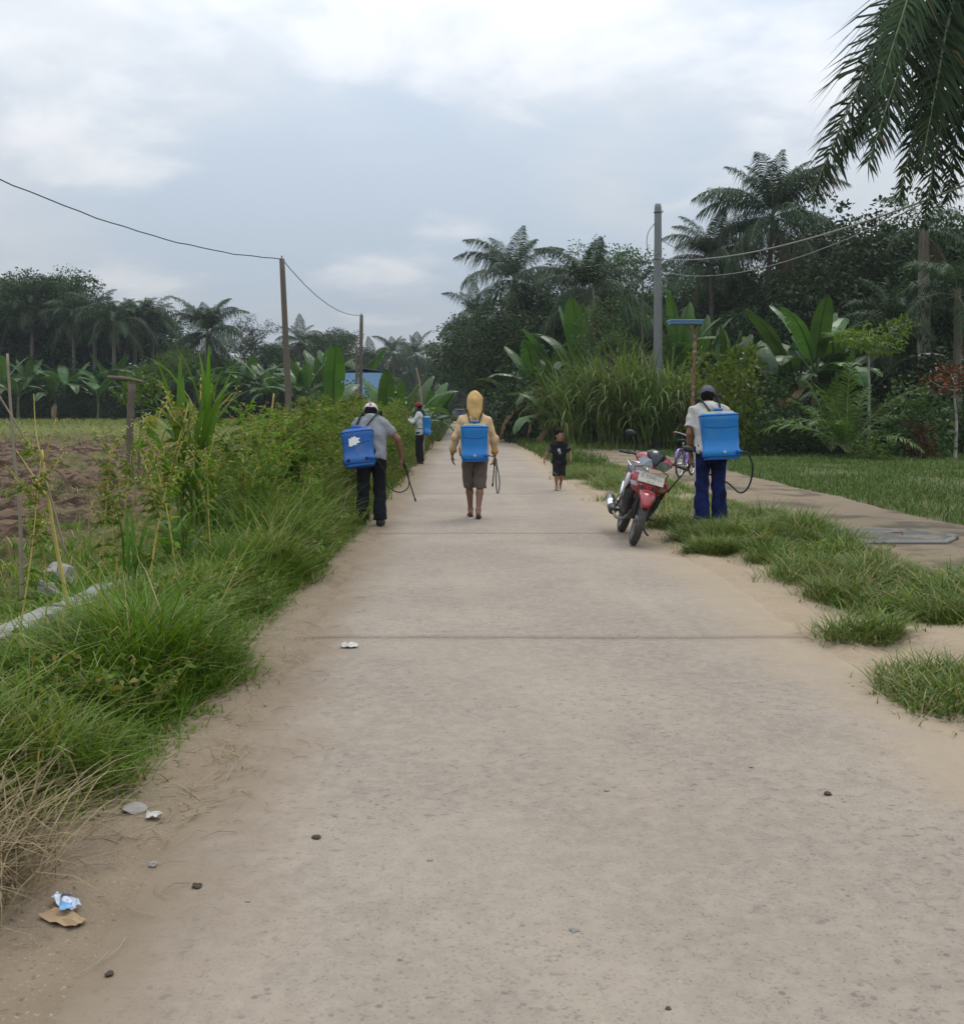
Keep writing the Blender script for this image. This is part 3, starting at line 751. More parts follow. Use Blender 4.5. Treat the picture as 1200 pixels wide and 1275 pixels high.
def tree_meshes(h, spread, seed, leaf=0.32, n_per=90, trunk=0.16, low=0.35, nl=9, airy=1.0):
    """trunk with limbs, and a crown of leaf clumps along the limbs"""
    r = random.Random(seed); mb = MB(); clumps = []
    top = Vector((r.uniform(-.06, .06) * h, r.uniform(-.06, .06) * h, h * 0.88))
    tr = spline([(0, 0, -0.25), (r.uniform(-.03, .03) * h, r.uniform(-.03, .03) * h, h * 0.35), top * 0.75, top], 4)
    mb.tube(tr, [trunk * (1 - 0.85 * i / (len(tr) - 1)) for i in range(len(tr))], 8)
    for k in range(nl):
        t = low + (0.95 - low) * (k + r.uniform(0, .7)) / nl
        b = tr[min(int(t * (len(tr) - 1)), len(tr) - 2)]
        a = k * 2.4 + r.uniform(-.5, .5)
        ln = spread * (1.15 - 0.65 * t) * r.uniform(0.7, 1.2)
        e = b + Vector((math.cos(a) * ln, math.sin(a) * ln, ln * r.uniform(0.25, 0.75)))
        mid = (b + e) / 2 + Vector((0, 0, -0.08 * ln))
        mb.tube(spline([b, mid, e], 3), [trunk * 0.42, trunk * .36, trunk * .3, trunk * .24, trunk * .2, trunk * .15, trunk * .1], 5)
        cr = spread * r.uniform(0.26, 0.42) * airy
        clumps.append((tuple(e), cr, 0.7))
        for j in range(3):
            e2 = e + Vector((r.uniform(-1, 1), r.uniform(-1, 1), r.uniform(-.4, .6))) * cr * 1.2
            mb.tube([mid * 0.3 + e * 0.7, e2], [trunk * 0.12, trunk * 0.05], 4)
            clumps.append((tuple(e2), cr * r.uniform(.55, .85), 0.75))
        clumps.append((tuple(mid + Vector((0, 0, cr * .4))), cr * .7, 0.7))
    clumps.append((tuple(top), spread * .34 * airy, 0.9))
    return mb.mesh('trunk', True), crown_mesh('crown', clumps, n_per, leaf, seed + 100)
_treecache = {}
def tree(kind, x, y, s, label, group, mats=('bark', 'leafdark'), name='broadleaf_tree', z=None, rz=None, cat='tree', **kw):
    key = (kind, mats)
    if key not in _treecache:
        t, c = tree_meshes(seed=kind, **kw)
        t.materials.append(M[mats[0]]); c.materials.append(M[mats[1]])
        _treecache[key] = (t, c)
    t, c = _treecache[key]
    o = empty(name, (x, y, gz1(x, y) if z is None else z), random.uniform(0, 6.28) if rz is None else rz, s)
    link('trunk', t, None, o); link('crown', c, None, o)
    return tag(o, label, cat, group)

def shrub_meshes(h, w, seed, leaf, n_per, stems=7):
    r = random.Random(seed); mb = MB(); clumps = []
    for k in range(stems):
        a = k * 2.4 + r.uniform(-.4, .4); q = w * 0.5 * r.uniform(0.2, 0.9); t = h * r.uniform(0.55, 0.95)
        e = (math.cos(a) * q, math.sin(a) * q, t)
        mb.tube(spline([(math.cos(a) * .05, math.sin(a) * .05, -0.1), (e[0] * .4, e[1] * .4, t * .5), e], 3), [0.03 * h * .5, .025 * h * .5, .02 * h * .5, .016 * h * .5, .012 * h * .5, .01 * h * .5, .004 * h], 5)
        clumps.append((e, w * r.uniform(.2, .3), .9))
        clumps.append(((e[0] * .8, e[1] * .8, t * .62), w * r.uniform(.2, .3), .9))
        clumps.append(((e[0] * .95, e[1] * .95, t * .3), w * r.uniform(.18, .28), .8))
    return mb.mesh('stem', True), crown_mesh('foliage', clumps, n_per, leaf, seed + 7)
_shrubcache = {}
def shrub(kind, x, y, s, label, group, mat='leafmid', name='shrub', h=2.0, w=1.8, leaf=0.14, n_per=260, cat='shrub', z=None):
    key = (kind, mat)
    if key not in _shrubcache:
        a, b = shrub_meshes(h, w, kind, leaf, n_per); a.materials.append(M['bark']); b.materials.append(M[mat]); _shrubcache[key] = (a, b)
    a, b = _shrubcache[key]
    o = empty(name, (x, y, gz1(x, y) if z is None else z), random.uniform(0, 6.28))
    o.scale = s if isinstance(s, tuple) else (s, s, s)
    link('stem', a, None, o); link('foliage', b, None, o)
    return tag(o, label, cat, group)

def frond_mesh(pts, leaf_len, nside, width, seed, sag=0.45, vee=0.35, rr=0.03, start=0.12, forward=0.55, name='frond', multi=0.3):
    """feather leaf on a given rachis line; returns one mesh with rachis (slot 0) and leaflets (slot 1)"""
    r = np.random.default_rng(seed)
    P = np.array([tuple(p) for p in pts]); n = len(P)
    seg = np.linalg.norm(np.diff(P, axis=0), axis=1); s = np.concatenate([[0], np.cumsum(seg)]); s /= s[-1]
    mb = MB(); mb.tube([Vector(p) for p in P], [rr * (1 - 0.9 * i / (n - 1)) for i in range(n)], 5)
    Vr = np.array(mb.v)
    t = np.repeat(np.linspace(start, 0.995, nside), 2) + r.uniform(-.004, .004, nside * 2)
    t = np.clip(t, start, 0.999); side = np.tile([1, -1], nside)
    C = np.stack([np.interp(t, s, P[:, i]) for i in range(3)], 1)
    T = np.stack([np.interp(np.minimum(t + .03, 1), s, P[:, i]) - np.interp(np.maximum(t - .03, 0), s, P[:, i]) for i in range(3)], 1)
    T /= np.linalg.norm(T, axis=1, keepdims=True)
    plane = P[-1] - P[0]; plane[2] = 0
    hd = plane / (np.linalg.norm(plane) + 1e-9)
    S = np.cross(hd, [0, 0, 1.0])[None] * side[:, None]
    U = np.cross(np.cross(hd, [0, 0, 1.0])[None], T); U /= np.linalg.norm(U, axis=1, keepdims=True) + 1e-9
    env = np.sin(np.clip((t - start) / (1 - start), 0, 1) ** 0.75 * PI * 0.86 + 0.30)
    L = leaf_len * np.clip(env, 0.22, 1) * r.uniform(0.8, 1.12, len(t))
    D = S + T * (forward + 0.7 * t[:, None] ** 2) + U * (vee * r.uniform(0.3, 1.4, len(t)) + r.normal(0, multi, len(t)))[:, None] + r.normal(0, .10, (len(t), 3))
    D /= np.linalg.norm(D, axis=1, keepdims=True)
    m1 = C + D * (L * .5)[:, None]; m1[:, 2] -= sag * L * .18
    e = C + D * (L)[:, None] * 0.95; e[:, 2] -= sag * L * r.uniform(.6, 1.2, len(t))
    W = (T * width * .5)
    V = np.concatenate([np.stack([C - W * .6, C + W * .6, m1 - W, m1 + W, e], 1).reshape(-1, 3)])
    b0 = len(Vr); b = b0 + np.arange(len(t)) * 5
    Q = np.stack([b, b + 1, b + 3, b + 2], 1); Tr = np.stack([b + 2, b + 3, b + 4], 1)
    fr = [f for f in mb.f if len(f) == 4]
    me = np_mesh(name, np.concatenate([Vr, V]), np.concatenate([np.array(fr), Q]), Tr)
    mi = np.zeros(len(me.polygons), np.int32); mi[len(fr):] = 1
    me.materials.append(M['rachis'])
    return me, mi
def finish_frond(me, mi, mat):
    me.materials.append(M[mat]); me.polygons.foreach_set('material_index', mi); return me
def arch(L, e0, droop, n=9, pw=1.4):
    p = Vector((0, 0, 0)); out = [p.copy()]
    for i in range(n):
        t = (i + .5) / n; e = e0 - droop * t ** pw
        p = p + Vector((math.cos(e), 0, math.sin(e))) * (L / n); out.append(p.copy())
    return out
_frond = {}
def fronds_for(style):
    if style in _frond: return _frond[style]
    res = []
    if style == 'coconut':
        for i, (e0, dr) in enumerate([(80, 62), (68, 85), (52, 95), (32, 90), (10, 75), (-22, 50)]):
            me, mi = frond_mesh(arch(4.6, R(e0), R(dr)), 1.30, 92, 0.050, 200 + i, sag=.80 + .12 * i, vee=.2, forward=.45, multi=.2); res.append(finish_frond(me, mi, 'palm'))
        me, mi = frond_mesh(arch(4.2, R(-45), R(40)), 0.9, 60, 0.05, 230, sag=.9, vee=.0); res.append(finish_frond(me, mi, 'palmdry'))
    elif style == 'oil':
        for i, (e0, dr) in enumerate([(78, 75), (64, 95), (48, 100), (30, 95), (8, 80), (-18, 55)]):
            me, mi = frond_mesh(arch(4.4, R(e0), R(dr)), 1.0, 84, 0.058, 260 + i, sag=.55, vee=.3, multi=.55, forward=.35); res.append(finish_frond(me, mi, 'palm'))
        me, mi = frond_mesh(arch(3.8, R(-50), R(35)), 0.6, 36, 0.06, 290, sag=.8, vee=.0); res.append(finish_frond(me, mi, 'palmdry'))
    else:
        for i, (e0, dr) in enumerate([(84, 30), (74, 50), (60, 70), (45, 80)]):
            me, mi = frond_mesh(arch(2.6, R(e0), R(dr), 8), 0.5, 34, 0.055, 300 + i, sag=.4, vee=.3, rr=.018); res.append(finish_frond(me, mi, 'palmyoung'))
    _frond[style] = res; return res
def palm(x, y, h, label, group, style='coconut', s=1.0, lean=(0, 0), n=17, dry=2, name='coconut_palm', tr=0.16, seed=0, nuts=True, z=None):
    r = random.Random(seed + int(x * 10) + int(y))
    zb = gz1(x, y) if z is None else z
    o = empty(name, (x, y, zb))
    top = Vector((lean[0], lean[1], h))
    if h > 0.3:
        pts = spline([(0, 0, -.3), (lean[0] * .15, lean[1] * .15, h * .4), (lean[0] * .6, lean[1] * .6, h * .8), top], 6)
        N = len(pts); mb = MB()
        mb.tube(pts, [tr * (1.35 if i == 0 else 1.0 - 0.35 * i / N) * (1 + 0.06 * (i % 2)) for i in range(N)], 8)
        mb.build('trunk', M['palmtrunk'], o, True)
    fs = fronds_for(style)
    green = len(fs) - (1 if style != 'young' else 0)
    for k in range(n):
        q = k / max(1, n - 1)
        i = min(green - 1, int(q * green))
        link('frond', fs[i], None, o, top, (r.uniform(-.12, .12), r.uniform(-.22, .2), k * 2.399 + r.uniform(-.25, .25)), s * r.uniform(.85, 1.12) * (0.85 if q < .1 else 1))
    for k in range(dry if style != 'young' else 0):
        link('dry_frond', fs[-1], None, o, top - Vector((0, 0, .15)), (0, r.uniform(-.1, .25), r.uniform(0, 6.28)), s * r.uniform(.7, 1.0))
    if nuts and style == 'coconut':
        mb = MB()
        for k in range(6):
            a = k * 1.05; c = Vector((math.cos(a) * .25, math.sin(a) * .25, -.22 - .1 * (k % 2)))
            mb.tube([c + Vector((0, 0, .13)), c + Vector((0, 0, .07)), c, c - Vector((0, 0, .08)), c - Vector((0, 0, .13))], [.02, .09, .11, .08, .02], 7)
        mb.build('coconut_cluster', M['leafmid'], o, True, loc=top)
    return tag(o, label, 'palm tree', group)

def banana_leaf(L, W, e0, dr, seed, torn=0.5):
    """paddle leaf with a stalk, midrib fold and torn side strips"""
    r = random.Random(seed); pts = arch(L + .5, R(e0), R(dr), 14, 1.6); mb = MB(); n = len(pts)
    mb.tube(pts, [.032 * (1 - .85 * i / (n - 1)) for i in range(n)], 5)
    st = 3; N = n - st
    for sgn in (1, -1):
        k = 0
        while k < N - 1:
            run = 1 if r.random() < torn else r.randint(2, 4)
            run = min(run, N - 1 - k)
            hang = r.uniform(-.05, .22) + (0.25 * r.random() if run == 1 else 0)
            vs = []
            for j in range(run + 1):
                i = st + k + j; t = (k + j) / (N - 1)
                w = W * .5 * (max(0.0, math.sin(PI * min(1, t * .90 + .1))) ** .55 if t < .999 else 0.02)
                sh = (0.012 if j == 0 else -0.012 if j == run else 0) if run >= 1 else 0
                p = pts[i] + Vector((sh, 0, 0))
                a = p + Vector((0, sgn * .012, .012))
                b = p + Vector((.03, sgn * w * .55, .10 * w - hang * w * .25))
                c = p + Vector((.07, sgn * w, .04 * w - hang * w))
                vs += [a, b, c]
            fs = []
            for j in range(run):
                q = j * 3; fs += [(q, q + 1, q + 4, q + 3), (q + 1, q + 2, q + 5, q + 4)]
            mb.add(vs, fs); k += run
    return mb.mesh('leaf', False)
_ban = {}
def banana_parts():
    if not _ban:
        _ban['g'] = []
        for i, (L, W, e, d) in enumerate([(2.1, .62, 84, 15), (2.3, .66, 74, 40), (2.4, .68, 62, 75), (2.4, .66, 48, 90), (2.2, .62, 30, 95), (2.0, .6, 66, 50)]):
            me = banana_leaf(L, W, e, d, 400 + i, .25 + .1 * i); me.materials.append(M['banana']); _ban['g'].append(me)
        me = banana_leaf(1.8, .42, -20, 70, 420, .9); me.materials.append(M['bananadry']); _ban['d'] = me
        mb = MB(); pts = spline([(0, 0, -.2), (.03, 0, .9), (.0, .02, 1.9)], 5); mb.tube(pts, [.15 - .008 * i for i in range(len(pts))], 9)
        me = mb.mesh('stem', True); me.materials.append(M['bananastem']); _ban['s'] = me
    return _ban
def banana(x, y, s, label, group, n=8, z=None, dry=1, stemh=1.0, seed=0, upright=False, low=1):
    B = banana_parts(); r = random.Random(seed + int(x * 31 + y * 17))
    o = empty('banana_plant', (x, y, gz1(x, y) if z is None else z), r.uniform(0, 6.28), s)
    st = link('stem', B['s'], None, o, scale=(1, 1, stemh))
    for k in range(n):
        i = int(k / n * 3) if upright else low + int(k / n * (5 - low)); i = 5 if (i == 2 and r.random() < .4) else i
        link('leaf', B['g'][i], None, o, (0, 0, 1.8 * stemh), (r.uniform(-.1, .1), r.uniform(-.12, .12), k * 2.5 + r.uniform(-.4, .4)), r.uniform(.8, 1.15))
    for k in range(dry):
        link('dry_leaf', B['d'], None, o, (0, 0, 1.7 * stemh), (0, 0, r.uniform(0, 6.28)), r.uniform(.7, 1))
    return tag(o, label, 'banana plant', group)

# ------------------------------------------------------------------ trees and large plants
random.seed(77)
rr_ = random.Random(77)
KT = dict(h=9, spread=3.4, nl=10, n_per=120, leaf=.30)
def bt(kind, x, y, s, label, group, mat='leafdark', **kw):
    base = {1: dict(h=9, spread=3.6, nl=11, n_per=250, leaf=.20), 2: dict(h=10, spread=3.0, nl=12, n_per=270, leaf=.19),
            3: dict(h=8, spread=4.0, nl=11, n_per=220, leaf=.21, low=.25), 4: dict(h=11, spread=3.2, nl=12, n_per=170, leaf=.18, low=.5, airy=.75)}[kind]
    base = {**base, **kw}
    return tree(kind, x, y, s, label, group, ('bark', mat), **base)

# --- left: tree line behind the field (about 85 m off)
G = 'trees behind the ploughed field'
D0 = 86
def left_palm(px, py, d, s, label, style='oil', n=26, name=None, lean=(0, 0), group=G):
    x = ax(px, d); zt = az(py, d); zb = gz1(x, d)
    return palm(x, d, zt - zb, label, group, style, s, lean, n, 2, name or ('oil_palm' if style == 'oil' else 'coconut_palm'), .2, seed=px)
left_palm(258, 414, 84, .86, 'lone coconut palm with starry crown rising above the banana row', 'coconut', 26)
left_palm(373, 425, 96, .62, 'small coconut palm behind the leaning wooden pole', 'coconut', 15)
left_palm(518, 442, 140, 1.0, 'coconut palm with open crown at the far end of the road', 'coconut', 16)
left_palm(490, 440, 135, .8, 'narrow coconut palm left of the open crowned one', 'coconut', 14)
left_palm(462, 452, 130, .8, 'low coconut palm behind the blue house', 'coconut', 14)
for (px, py) in [(118, 392), (142, 400), (190, 398), (168, 404), (12, 385), (40, 380), (92, 398), (-25, 380)]:
    left_palm(px, py + rr_.uniform(-4, 4), D0 + rr_.uniform(-2, 8), rr_.uniform(.72, .9), 'dark oil palm in the tree line behind the field', 'oil', 24)
bt(2, ax(72, 92), 92, 1.42, 'tallest dark tree in the tree line behind the field', G, 'leafdark')
bt(4, ax(308, 90), 90, .84, 'round thin crowned tree right of the lone coconut palm', G, 'leafdark')
bt(2, ax(427, 150), 150, 1.35, 'tall dark tree behind the second wooden pole', G, 'leafdark')
bt(1, ax(212, 78), 78, .62, 'bright green young tree standing before the banana row', G, 'leaflite', n_per=170)
bt(2, ax(556, 165), 165, 1.35, 'dark tree beside the far end of the road', G, 'leafdark')
for px, d, s in [(-40, 95, 1.4), (0, 92, 1.32), (32, 96, 1.42), (105, 95, 1.25), (150, 94, 1.15), (52, 97, 1.4), (90, 96, 1.3), (195, 96, 1.0), (235, 98, .72), (282, 97, .62), (335, 99, .8), (352, 104, .75), (392, 110, .95), (410, 122, 1.0),
                 (440, 128, 1.0), (470, 138, .95), (500, 150, 1.0), (525, 160, 1.1), (545, 180, 1.2), (60, 100, 1.2), (170, 99, 1.0), (575, 200, 1.4), (590, 190, 1.4)]:
    bt(rr_.choice([1, 2, 3]), ax(px, d), d, s * rr_.uniform(.9, 1.08), 'dark broadleaf tree filling the tree line behind the field', G, 'leafdark')
# understorey that closes the foot of the tree line
for i in range(30):
    px = -60 + i * 17; d = 90 + rr_.uniform(-1, 5) + max(0, px - 380) * .35
    shrub(31 + i % 3, ax(px, d), d, rr_.uniform(2.0, 2.9), 'dark undergrowth bush at the foot of the tree line', 'undergrowth bushes behind the field', 'leafdark', h=2.0, w=2.2, leaf=.15, n_per=230)
for i in range(30):
    px = -25 + i * 14 + rr_.uniform(-4, 4); d = 79.5 + rr_.uniform(-1, 1.5)
    shrub(36 + i % 2, ax(px, d), d, rr_.uniform(.8, 1.25), 'low dark bush in front of the far banana row', 'low bushes before the banana row', 'leafdark', h=1.5, w=2.2, leaf=.15, n_per=230)
GB = 'banana plants along the far edge of the field'
for i in range(62):
    px = -22 + i * 6.9 + rr_.uniform(-5, 5)
    d = D0 - 3 + rr_.uniform(-4, 4)
    banana(ax(px, d), d, rr_.uniform(1.05, 1.4), 'banana plant in the row along the far field edge', GB, 8, dry=1, seed=i, stemh=rr_.uniform(.7, 1.1), low=1 if i % 4 == 0 else 2)
for i in range(9):
    px = 372 + i * 10; d = 70 + rr_.uniform(-4, 4)
    banana(ax(px, d), d, rr_.uniform(1.0, 1.35), 'banana plant between the wooden poles left of the road', 'banana plants left of the far road', 7, dry=1, seed=50 + i)

for i in range(22):
    px = 470 + i * 8; d = 205 + rr_.uniform(-12, 12)
    shrub(31 + i % 3, ax(px, d), d, rr_.uniform(2.6, 3.6), 'dark bush closing the far end of the road', 'bushes at the far end of the road', 'leafdark', h=2.0, w=2.2, leaf=.15, n_per=230)
# --- left, beside the road
GL = 'banana plants by the blue house'
banana(ax(415, 33), 33, 1.0, 'banana plant with two broad upright leaves beside the leaning pole', GL, 3, dry=0, seed=3, stemh=.75, upright=True)
for (px, d, s, n) in [(478, 36, .85, 7), (500, 38, .8, 7), (468, 40, .8, 6), (515, 44, .85, 7), (535, 52, .9, 7), (488, 46, .9, 7), (550, 66, 1.0, 7)]:
    banana(ax(px, d), d, s, 'low banana plant with light green leaves left of the road', GL, n, dry=1, stemh=.45, seed=px)
for i in range(16):
    d = 40 + i * 6.5; X = -2.4 - rr_.uniform(0, 2.6) - 0.012 * d
    shrub(34 + i % 2, X, d, rr_.uniform(.8, 1.5), 'leafy bush on the left side of the far road', 'bushes left of the far road', 'leafmid', h=1.8, w=1.8, leaf=.16, n_per=200)

for (px, d, q) in [(428, 55, 1.5), (440, 54, 1.75), (452, 56, 1.35), (465, 55, 1.3), (478, 56, 1.35), (490, 54, 1.5), (505, 58, 1.5)]:
    shrub(34 + int(px) % 2, ax(px, d), d, q, 'leafy bush in front of the blue house', 'bushes before the blue house', 'leafmid', h=1.8, w=1.8, leaf=.16, n_per=200)
# --- right: forest wall beyond the path
GR = 'trees on the right side of the road'
def rpalm(px, py, d, s, label, n=18, lean=(0, 0), style='coconut', dry=3, name='coconut_palm', tr=.17):
    x = ax(px, d); zt = az(py, d)
    return palm(x - lean[0], d - lean[1], zt - gz1(x, d), label, GR, style, s, lean, n, dry, name, tr, seed=px)
rpalm(640, 350, 60, .86, 'leaning coconut palm with open drooping crown above the right roadside', 20, (.9, 0))
rpalm(735, 362, 52, .86, 'coconut palm with tight upright crown left of the steel pole', 20, (.2, 0))
rpalm(886, 322, 56, .78, 'coconut palm just right of the steel pole', 22)
rpalm(962, 270, 54, 1.0, 'tallest coconut palm with brown hanging fronds above the banana clump', 28, (.4, 0), dry=6)
rpalm(590, 392, 88, .8, 'distant coconut palm half hidden at the forest edge by the road', 14)
rpalm(1192, 368, 36, .62, 'feathery palm at the right end of the shrubbery', 18, style='oil', name='oil_palm', dry=2)
rpalm(1110, 405, 38, .6, 'drooping palm behind the red leaved shrub', 16, style='oil', name='oil_palm', dry=4)
rpalm(800, 352, 42, .34, 'slim young palm with dark stem in front of the steel pole', 11, style='oil', name='slim_palm', dry=0, tr=.07)
rpalm(1150, 285, 43, .6, 'dead grey palm with hanging fronds behind the shrubbery', 6, dry=9, style='oil', name='dead_palm', tr=.3)
bt(1, ax(1050, 52), 52, 1.18, 'broad dark tree right of the tallest coconut palm', GR, 'leafdark')
bt(3, ax(1105, 50), 50, 1.32, 'dense dark tree behind the dead palm', GR, 'leafdark')
bt(4, ax(765, 62), 62, 1.13, 'thin airy tree showing between the two left palms', GR, 'leafmid')
bt(4, ax(752, 41), 41, .56, 'spindly green tree above the tall cane grass', GR, 'leafmid', airy=.7)
for px, d, s in [(600, 78, .85), (620, 66, .85), (660, 62, .98), (690, 60, 1.0), (715, 58, .98), (770, 60, .95), (810, 58, .88), (850, 60, .9), (905, 58, .95), (940, 60, 1.0), (1010, 56, 1.0), (1150, 50, 1.08), (1195, 48, 1.05), (1240, 46, 1.1),
                 (640, 72, .95), (672, 55, .8), (1085, 58, 1.3), (870, 52, .7), (985, 50, .75), (605, 100, 1.2), (615, 120, 1.4), (592, 140, 1.3), (625, 90, 1.1), (1290, 44, 1.1), (790, 66, 1.1), (830, 68, 1.12), (875, 66, 1.15), (920, 67, 1.25), (965, 66, 1.25), (1000, 62, 1.35), (745, 68, 1.05), (1040, 64, 1.4), (1130, 58, 1.45), (1175, 60, 1.4)]:
    bt(rr_.choice([1, 2, 3]), ax(px, d), d, s * rr_.uniform(.92, 1.06), 'dark broadleaf tree in the forest on the right', GR, 'leafdark')
GBR = 'banana plants on the right side of the road'
for (px, d, s, n, st, lab) in [(668, 46, 1.2, 7, 1.0, 0), (700, 45, 1.15, 7, 1.0, 0), (720, 44, 1.3, 7, 1.2, 1), (650, 50, 1.1, 7, .8, 0), (690, 42, .9, 6, .6, 0), (845, 41, 1.25, 5, 1.2, 2), (868, 42, 1.2, 6, 1.1, 2), (905, 41, 1.1, 7, 1.0, 2),
                               (990, 37, 1.2, 8, 1.1, 3), (1015, 36, 1.25, 8, 1.2, 3), (1040, 37, 1.15, 8, 1.1, 3), (965, 38, 1.05, 8, .9, 3), (1070, 38, 1.1, 7, 1.0, 3), (632, 58, 1.1, 7, .7, 0)]:
    banana(ax(px, d), d, s, ['banana plant drooping toward the road before the dark forest', 'banana plant with one broad upright leaf above the cane grass', 'banana plant with tall upright leaves beside the steel pole', 'banana plant in the clump behind the yellow green shrub'][lab], GBR, n, dry=2, stemh=st, seed=px, upright=lab in (1, 2))
# dark undergrowth closing the forest foot
for i in range(44):
    px = 640 + i * 14.5; d = 44.5 - 8.5 * (px - 700) / 500 + rr_.uniform(0, 5)
    d = min(d, 50)
    shrub(31 + i % 3, ax(px, d), d, rr_.uniform(1.25, 1.9), 'dark undergrowth bush at the foot of the right forest', 'undergrowth bushes on the right', 'leafdark', h=2.0, w=2.2, leaf=.15, n_per=230)
for i in range(14):
    d = 46 + i * 7; X = 4.6 + rr_.uniform(0, 2.4)
    shrub(34 + i % 2, X, d, rr_.uniform(.8, 1.5), 'leafy bush on the right side of the far road', 'bushes right of the far road', 'leafmid', h=1.8, w=1.8, leaf=.16, n_per=200)
# shrubbery in front
shrub(41, ax(905, 33.5), 33.5, (1.12, 1.12, 1.55), 'large yellow green shrub behind the man in blue trousers', None, 'leafyellow', h=2.3, w=2.0, leaf=.17, n_per=330)
shrub(41, ax(950, 35), 35, (1.0, 1.0, 1.25), 'dark green shrub right of the large yellow green shrub', None, 'leafmid', h=2.3, w=2.0, leaf=.17, n_per=330)
shrub(42, ax(870, 36), 36, 1.0, 'low mid green shrub beside the rusty post', None, 'leafmid', h=2.0, w=1.8, leaf=.15, n_per=280)
shrub(43, ax(1140, 31.5), 31.5, 1.0, 'cassava like green bush over red brown stems', None, 'leafmid', h=2.4, w=2.2, leaf=.24, n_per=150)
shrub(44, ax(1142, 30.5), 30.5, .75, 'red brown leaved shrub low in front of the green bush', None, 'leafred', h=1.7, w=1.6, leaf=.15, n_per=200)
shrub(45, ax(1080, 29.2), 29.2, (.95, .95, .62), 'small bright bush at the edge of the lawn', None, 'leaflite', h=1.0, w=1.3, leaf=.14, n_per=300)
tree(51, ax(1188, 30.5), 30.5, 1.0, 'small red leaved tree with pale trunk at the lawn edge', None, ('palebark', 'leafred'), 'small_tree', h=2.9, spread=1.0, leaf=.16, n_per=260, trunk=.06, low=.7, nl=5)
tree(52, ax(1080, 33), 33, 1.0, 'slender tree with yellowish drooping leaves among the shrubs', None, ('palebark', 'leafyellow'), 'small_tree', h=4.6, spread=1.1, leaf=.13, n_per=420, trunk=.06, low=.75, nl=5)
for (px, d, h, n, s) in [(1055, 30.5, .2, 13, 1.15), (1035, 31.5, .2, 10, .95)]:
    palm(ax(px, d), d, h, 'young bright palm with upright fronds at the lawn edge', 'young palms at the lawn edge', 'young', s, (0, 0), n, 0, 'young_palm', .08)
for i in range(16):
    px = 955 + i * 17; d = 32.5 - .002 * (px - 955) + rr_.uniform(0, 2.5)
    shrub(46 + i % 2, ax(px, d), d, rr_.uniform(.55, .95), 'low shade bush along the lawn edge', 'shade bushes along the lawn', 'leafdark' if i % 3 else 'leafmid', h=1.9, w=1.9, leaf=.16, n_per=220)

# tall cane grass clumps on the right
def cane_mesh(seed, h=3.9, n=150, spread=.62, w=.07, arch_=1.5):
    r = np.random.default_rng(seed); Vs = []; Qs = []; b = 0
    seg = 6
    for i in range(n):
        a = r.uniform(0, 2 * PI); q = spread * math.sqrt(r.uniform()); L = h * r.uniform(.55, 1.15)
        x0, y0 = q * math.cos(a), q * math.sin(a); z0 = r.uniform(0, .75) * h * .6
        a2 = a + r.normal(0, .8); ln = r.uniform(.05, .25); bd = arch_ * r.uniform(.2, 1.1)
        L2 = (L - z0) * r.uniform(.8, 1.1)
        d = np.array([math.cos(a2), math.sin(a2), 0]); s = np.array([-d[1], d[0], 0]); p = np.array([x0, y0, z0])
        for k in range(seg + 1):
            t = k / seg; e = R(86) - ln - bd * t ** 1.6 * 1.6
            if k: p = p + (d * math.cos(e) + np.array([0, 0, 1]) * math.sin(e)) * L2 / seg
            ww = w * (1 - t ** 2.2) * .5 + .002
            Vs += [p - s * ww, p + s * ww]
            if k < seg: Qs.append((b, b + 1, b + 3, b + 2)); b += 2
        b += 2
    return np_mesh('blade_mass', np.array(Vs), np.array(Qs))
canes = [cane_mesh(601), cane_mesh(602), cane_mesh(603, 3.0, 170)]
stems_cane = []
for k in range(2):
    mb = MB(); r = random.Random(k)
    for i in range(16):
        a = r.uniform(0, 6.28); q = r.uniform(.05, .5); hh = r.uniform(1.2, 2.6)
        mb.tube([(q * math.cos(a), q * math.sin(a), -.1), (q * 1.1 * math.cos(a), q * 1.1 * math.sin(a), hh)], [.018, .010], 4)
    me = mb.mesh('cane_stem'); me.materials.append(M['weedstem']); stems_cane.append(me)
for me in canes: me.materials.append(M['canegrass'])
for i, (px, d, s) in enumerate([(690, 42, .85), (708, 41, 1.0), (722, 40, 1.1), (738, 40, 1.15), (752, 39.5, 1.2), (768, 39, 1.2), (782, 39, 1.15), (798, 38.5, 1.2), (812, 38, 1.15), (828, 38, 1.1), (842, 37.5, 1.0), (856, 37, .95), (730, 43, 1.25), (760, 42.5, 1.35), (790, 42, 1.35), (825, 41, 1.25)]):
    o = empty('cane_grass_clump', (ax(px, d), d, gz1(ax(px, d), d)), rr_.uniform(0, 6.28), s)
    link('blade_mass', canes[i % 3], None, o); link('cane_stem', stems_cane[i % 2], None, o)
    tag(o, 'tall arching cane grass clump at the foot of the steel pole', 'tall grass', 'tall cane grass on the right')

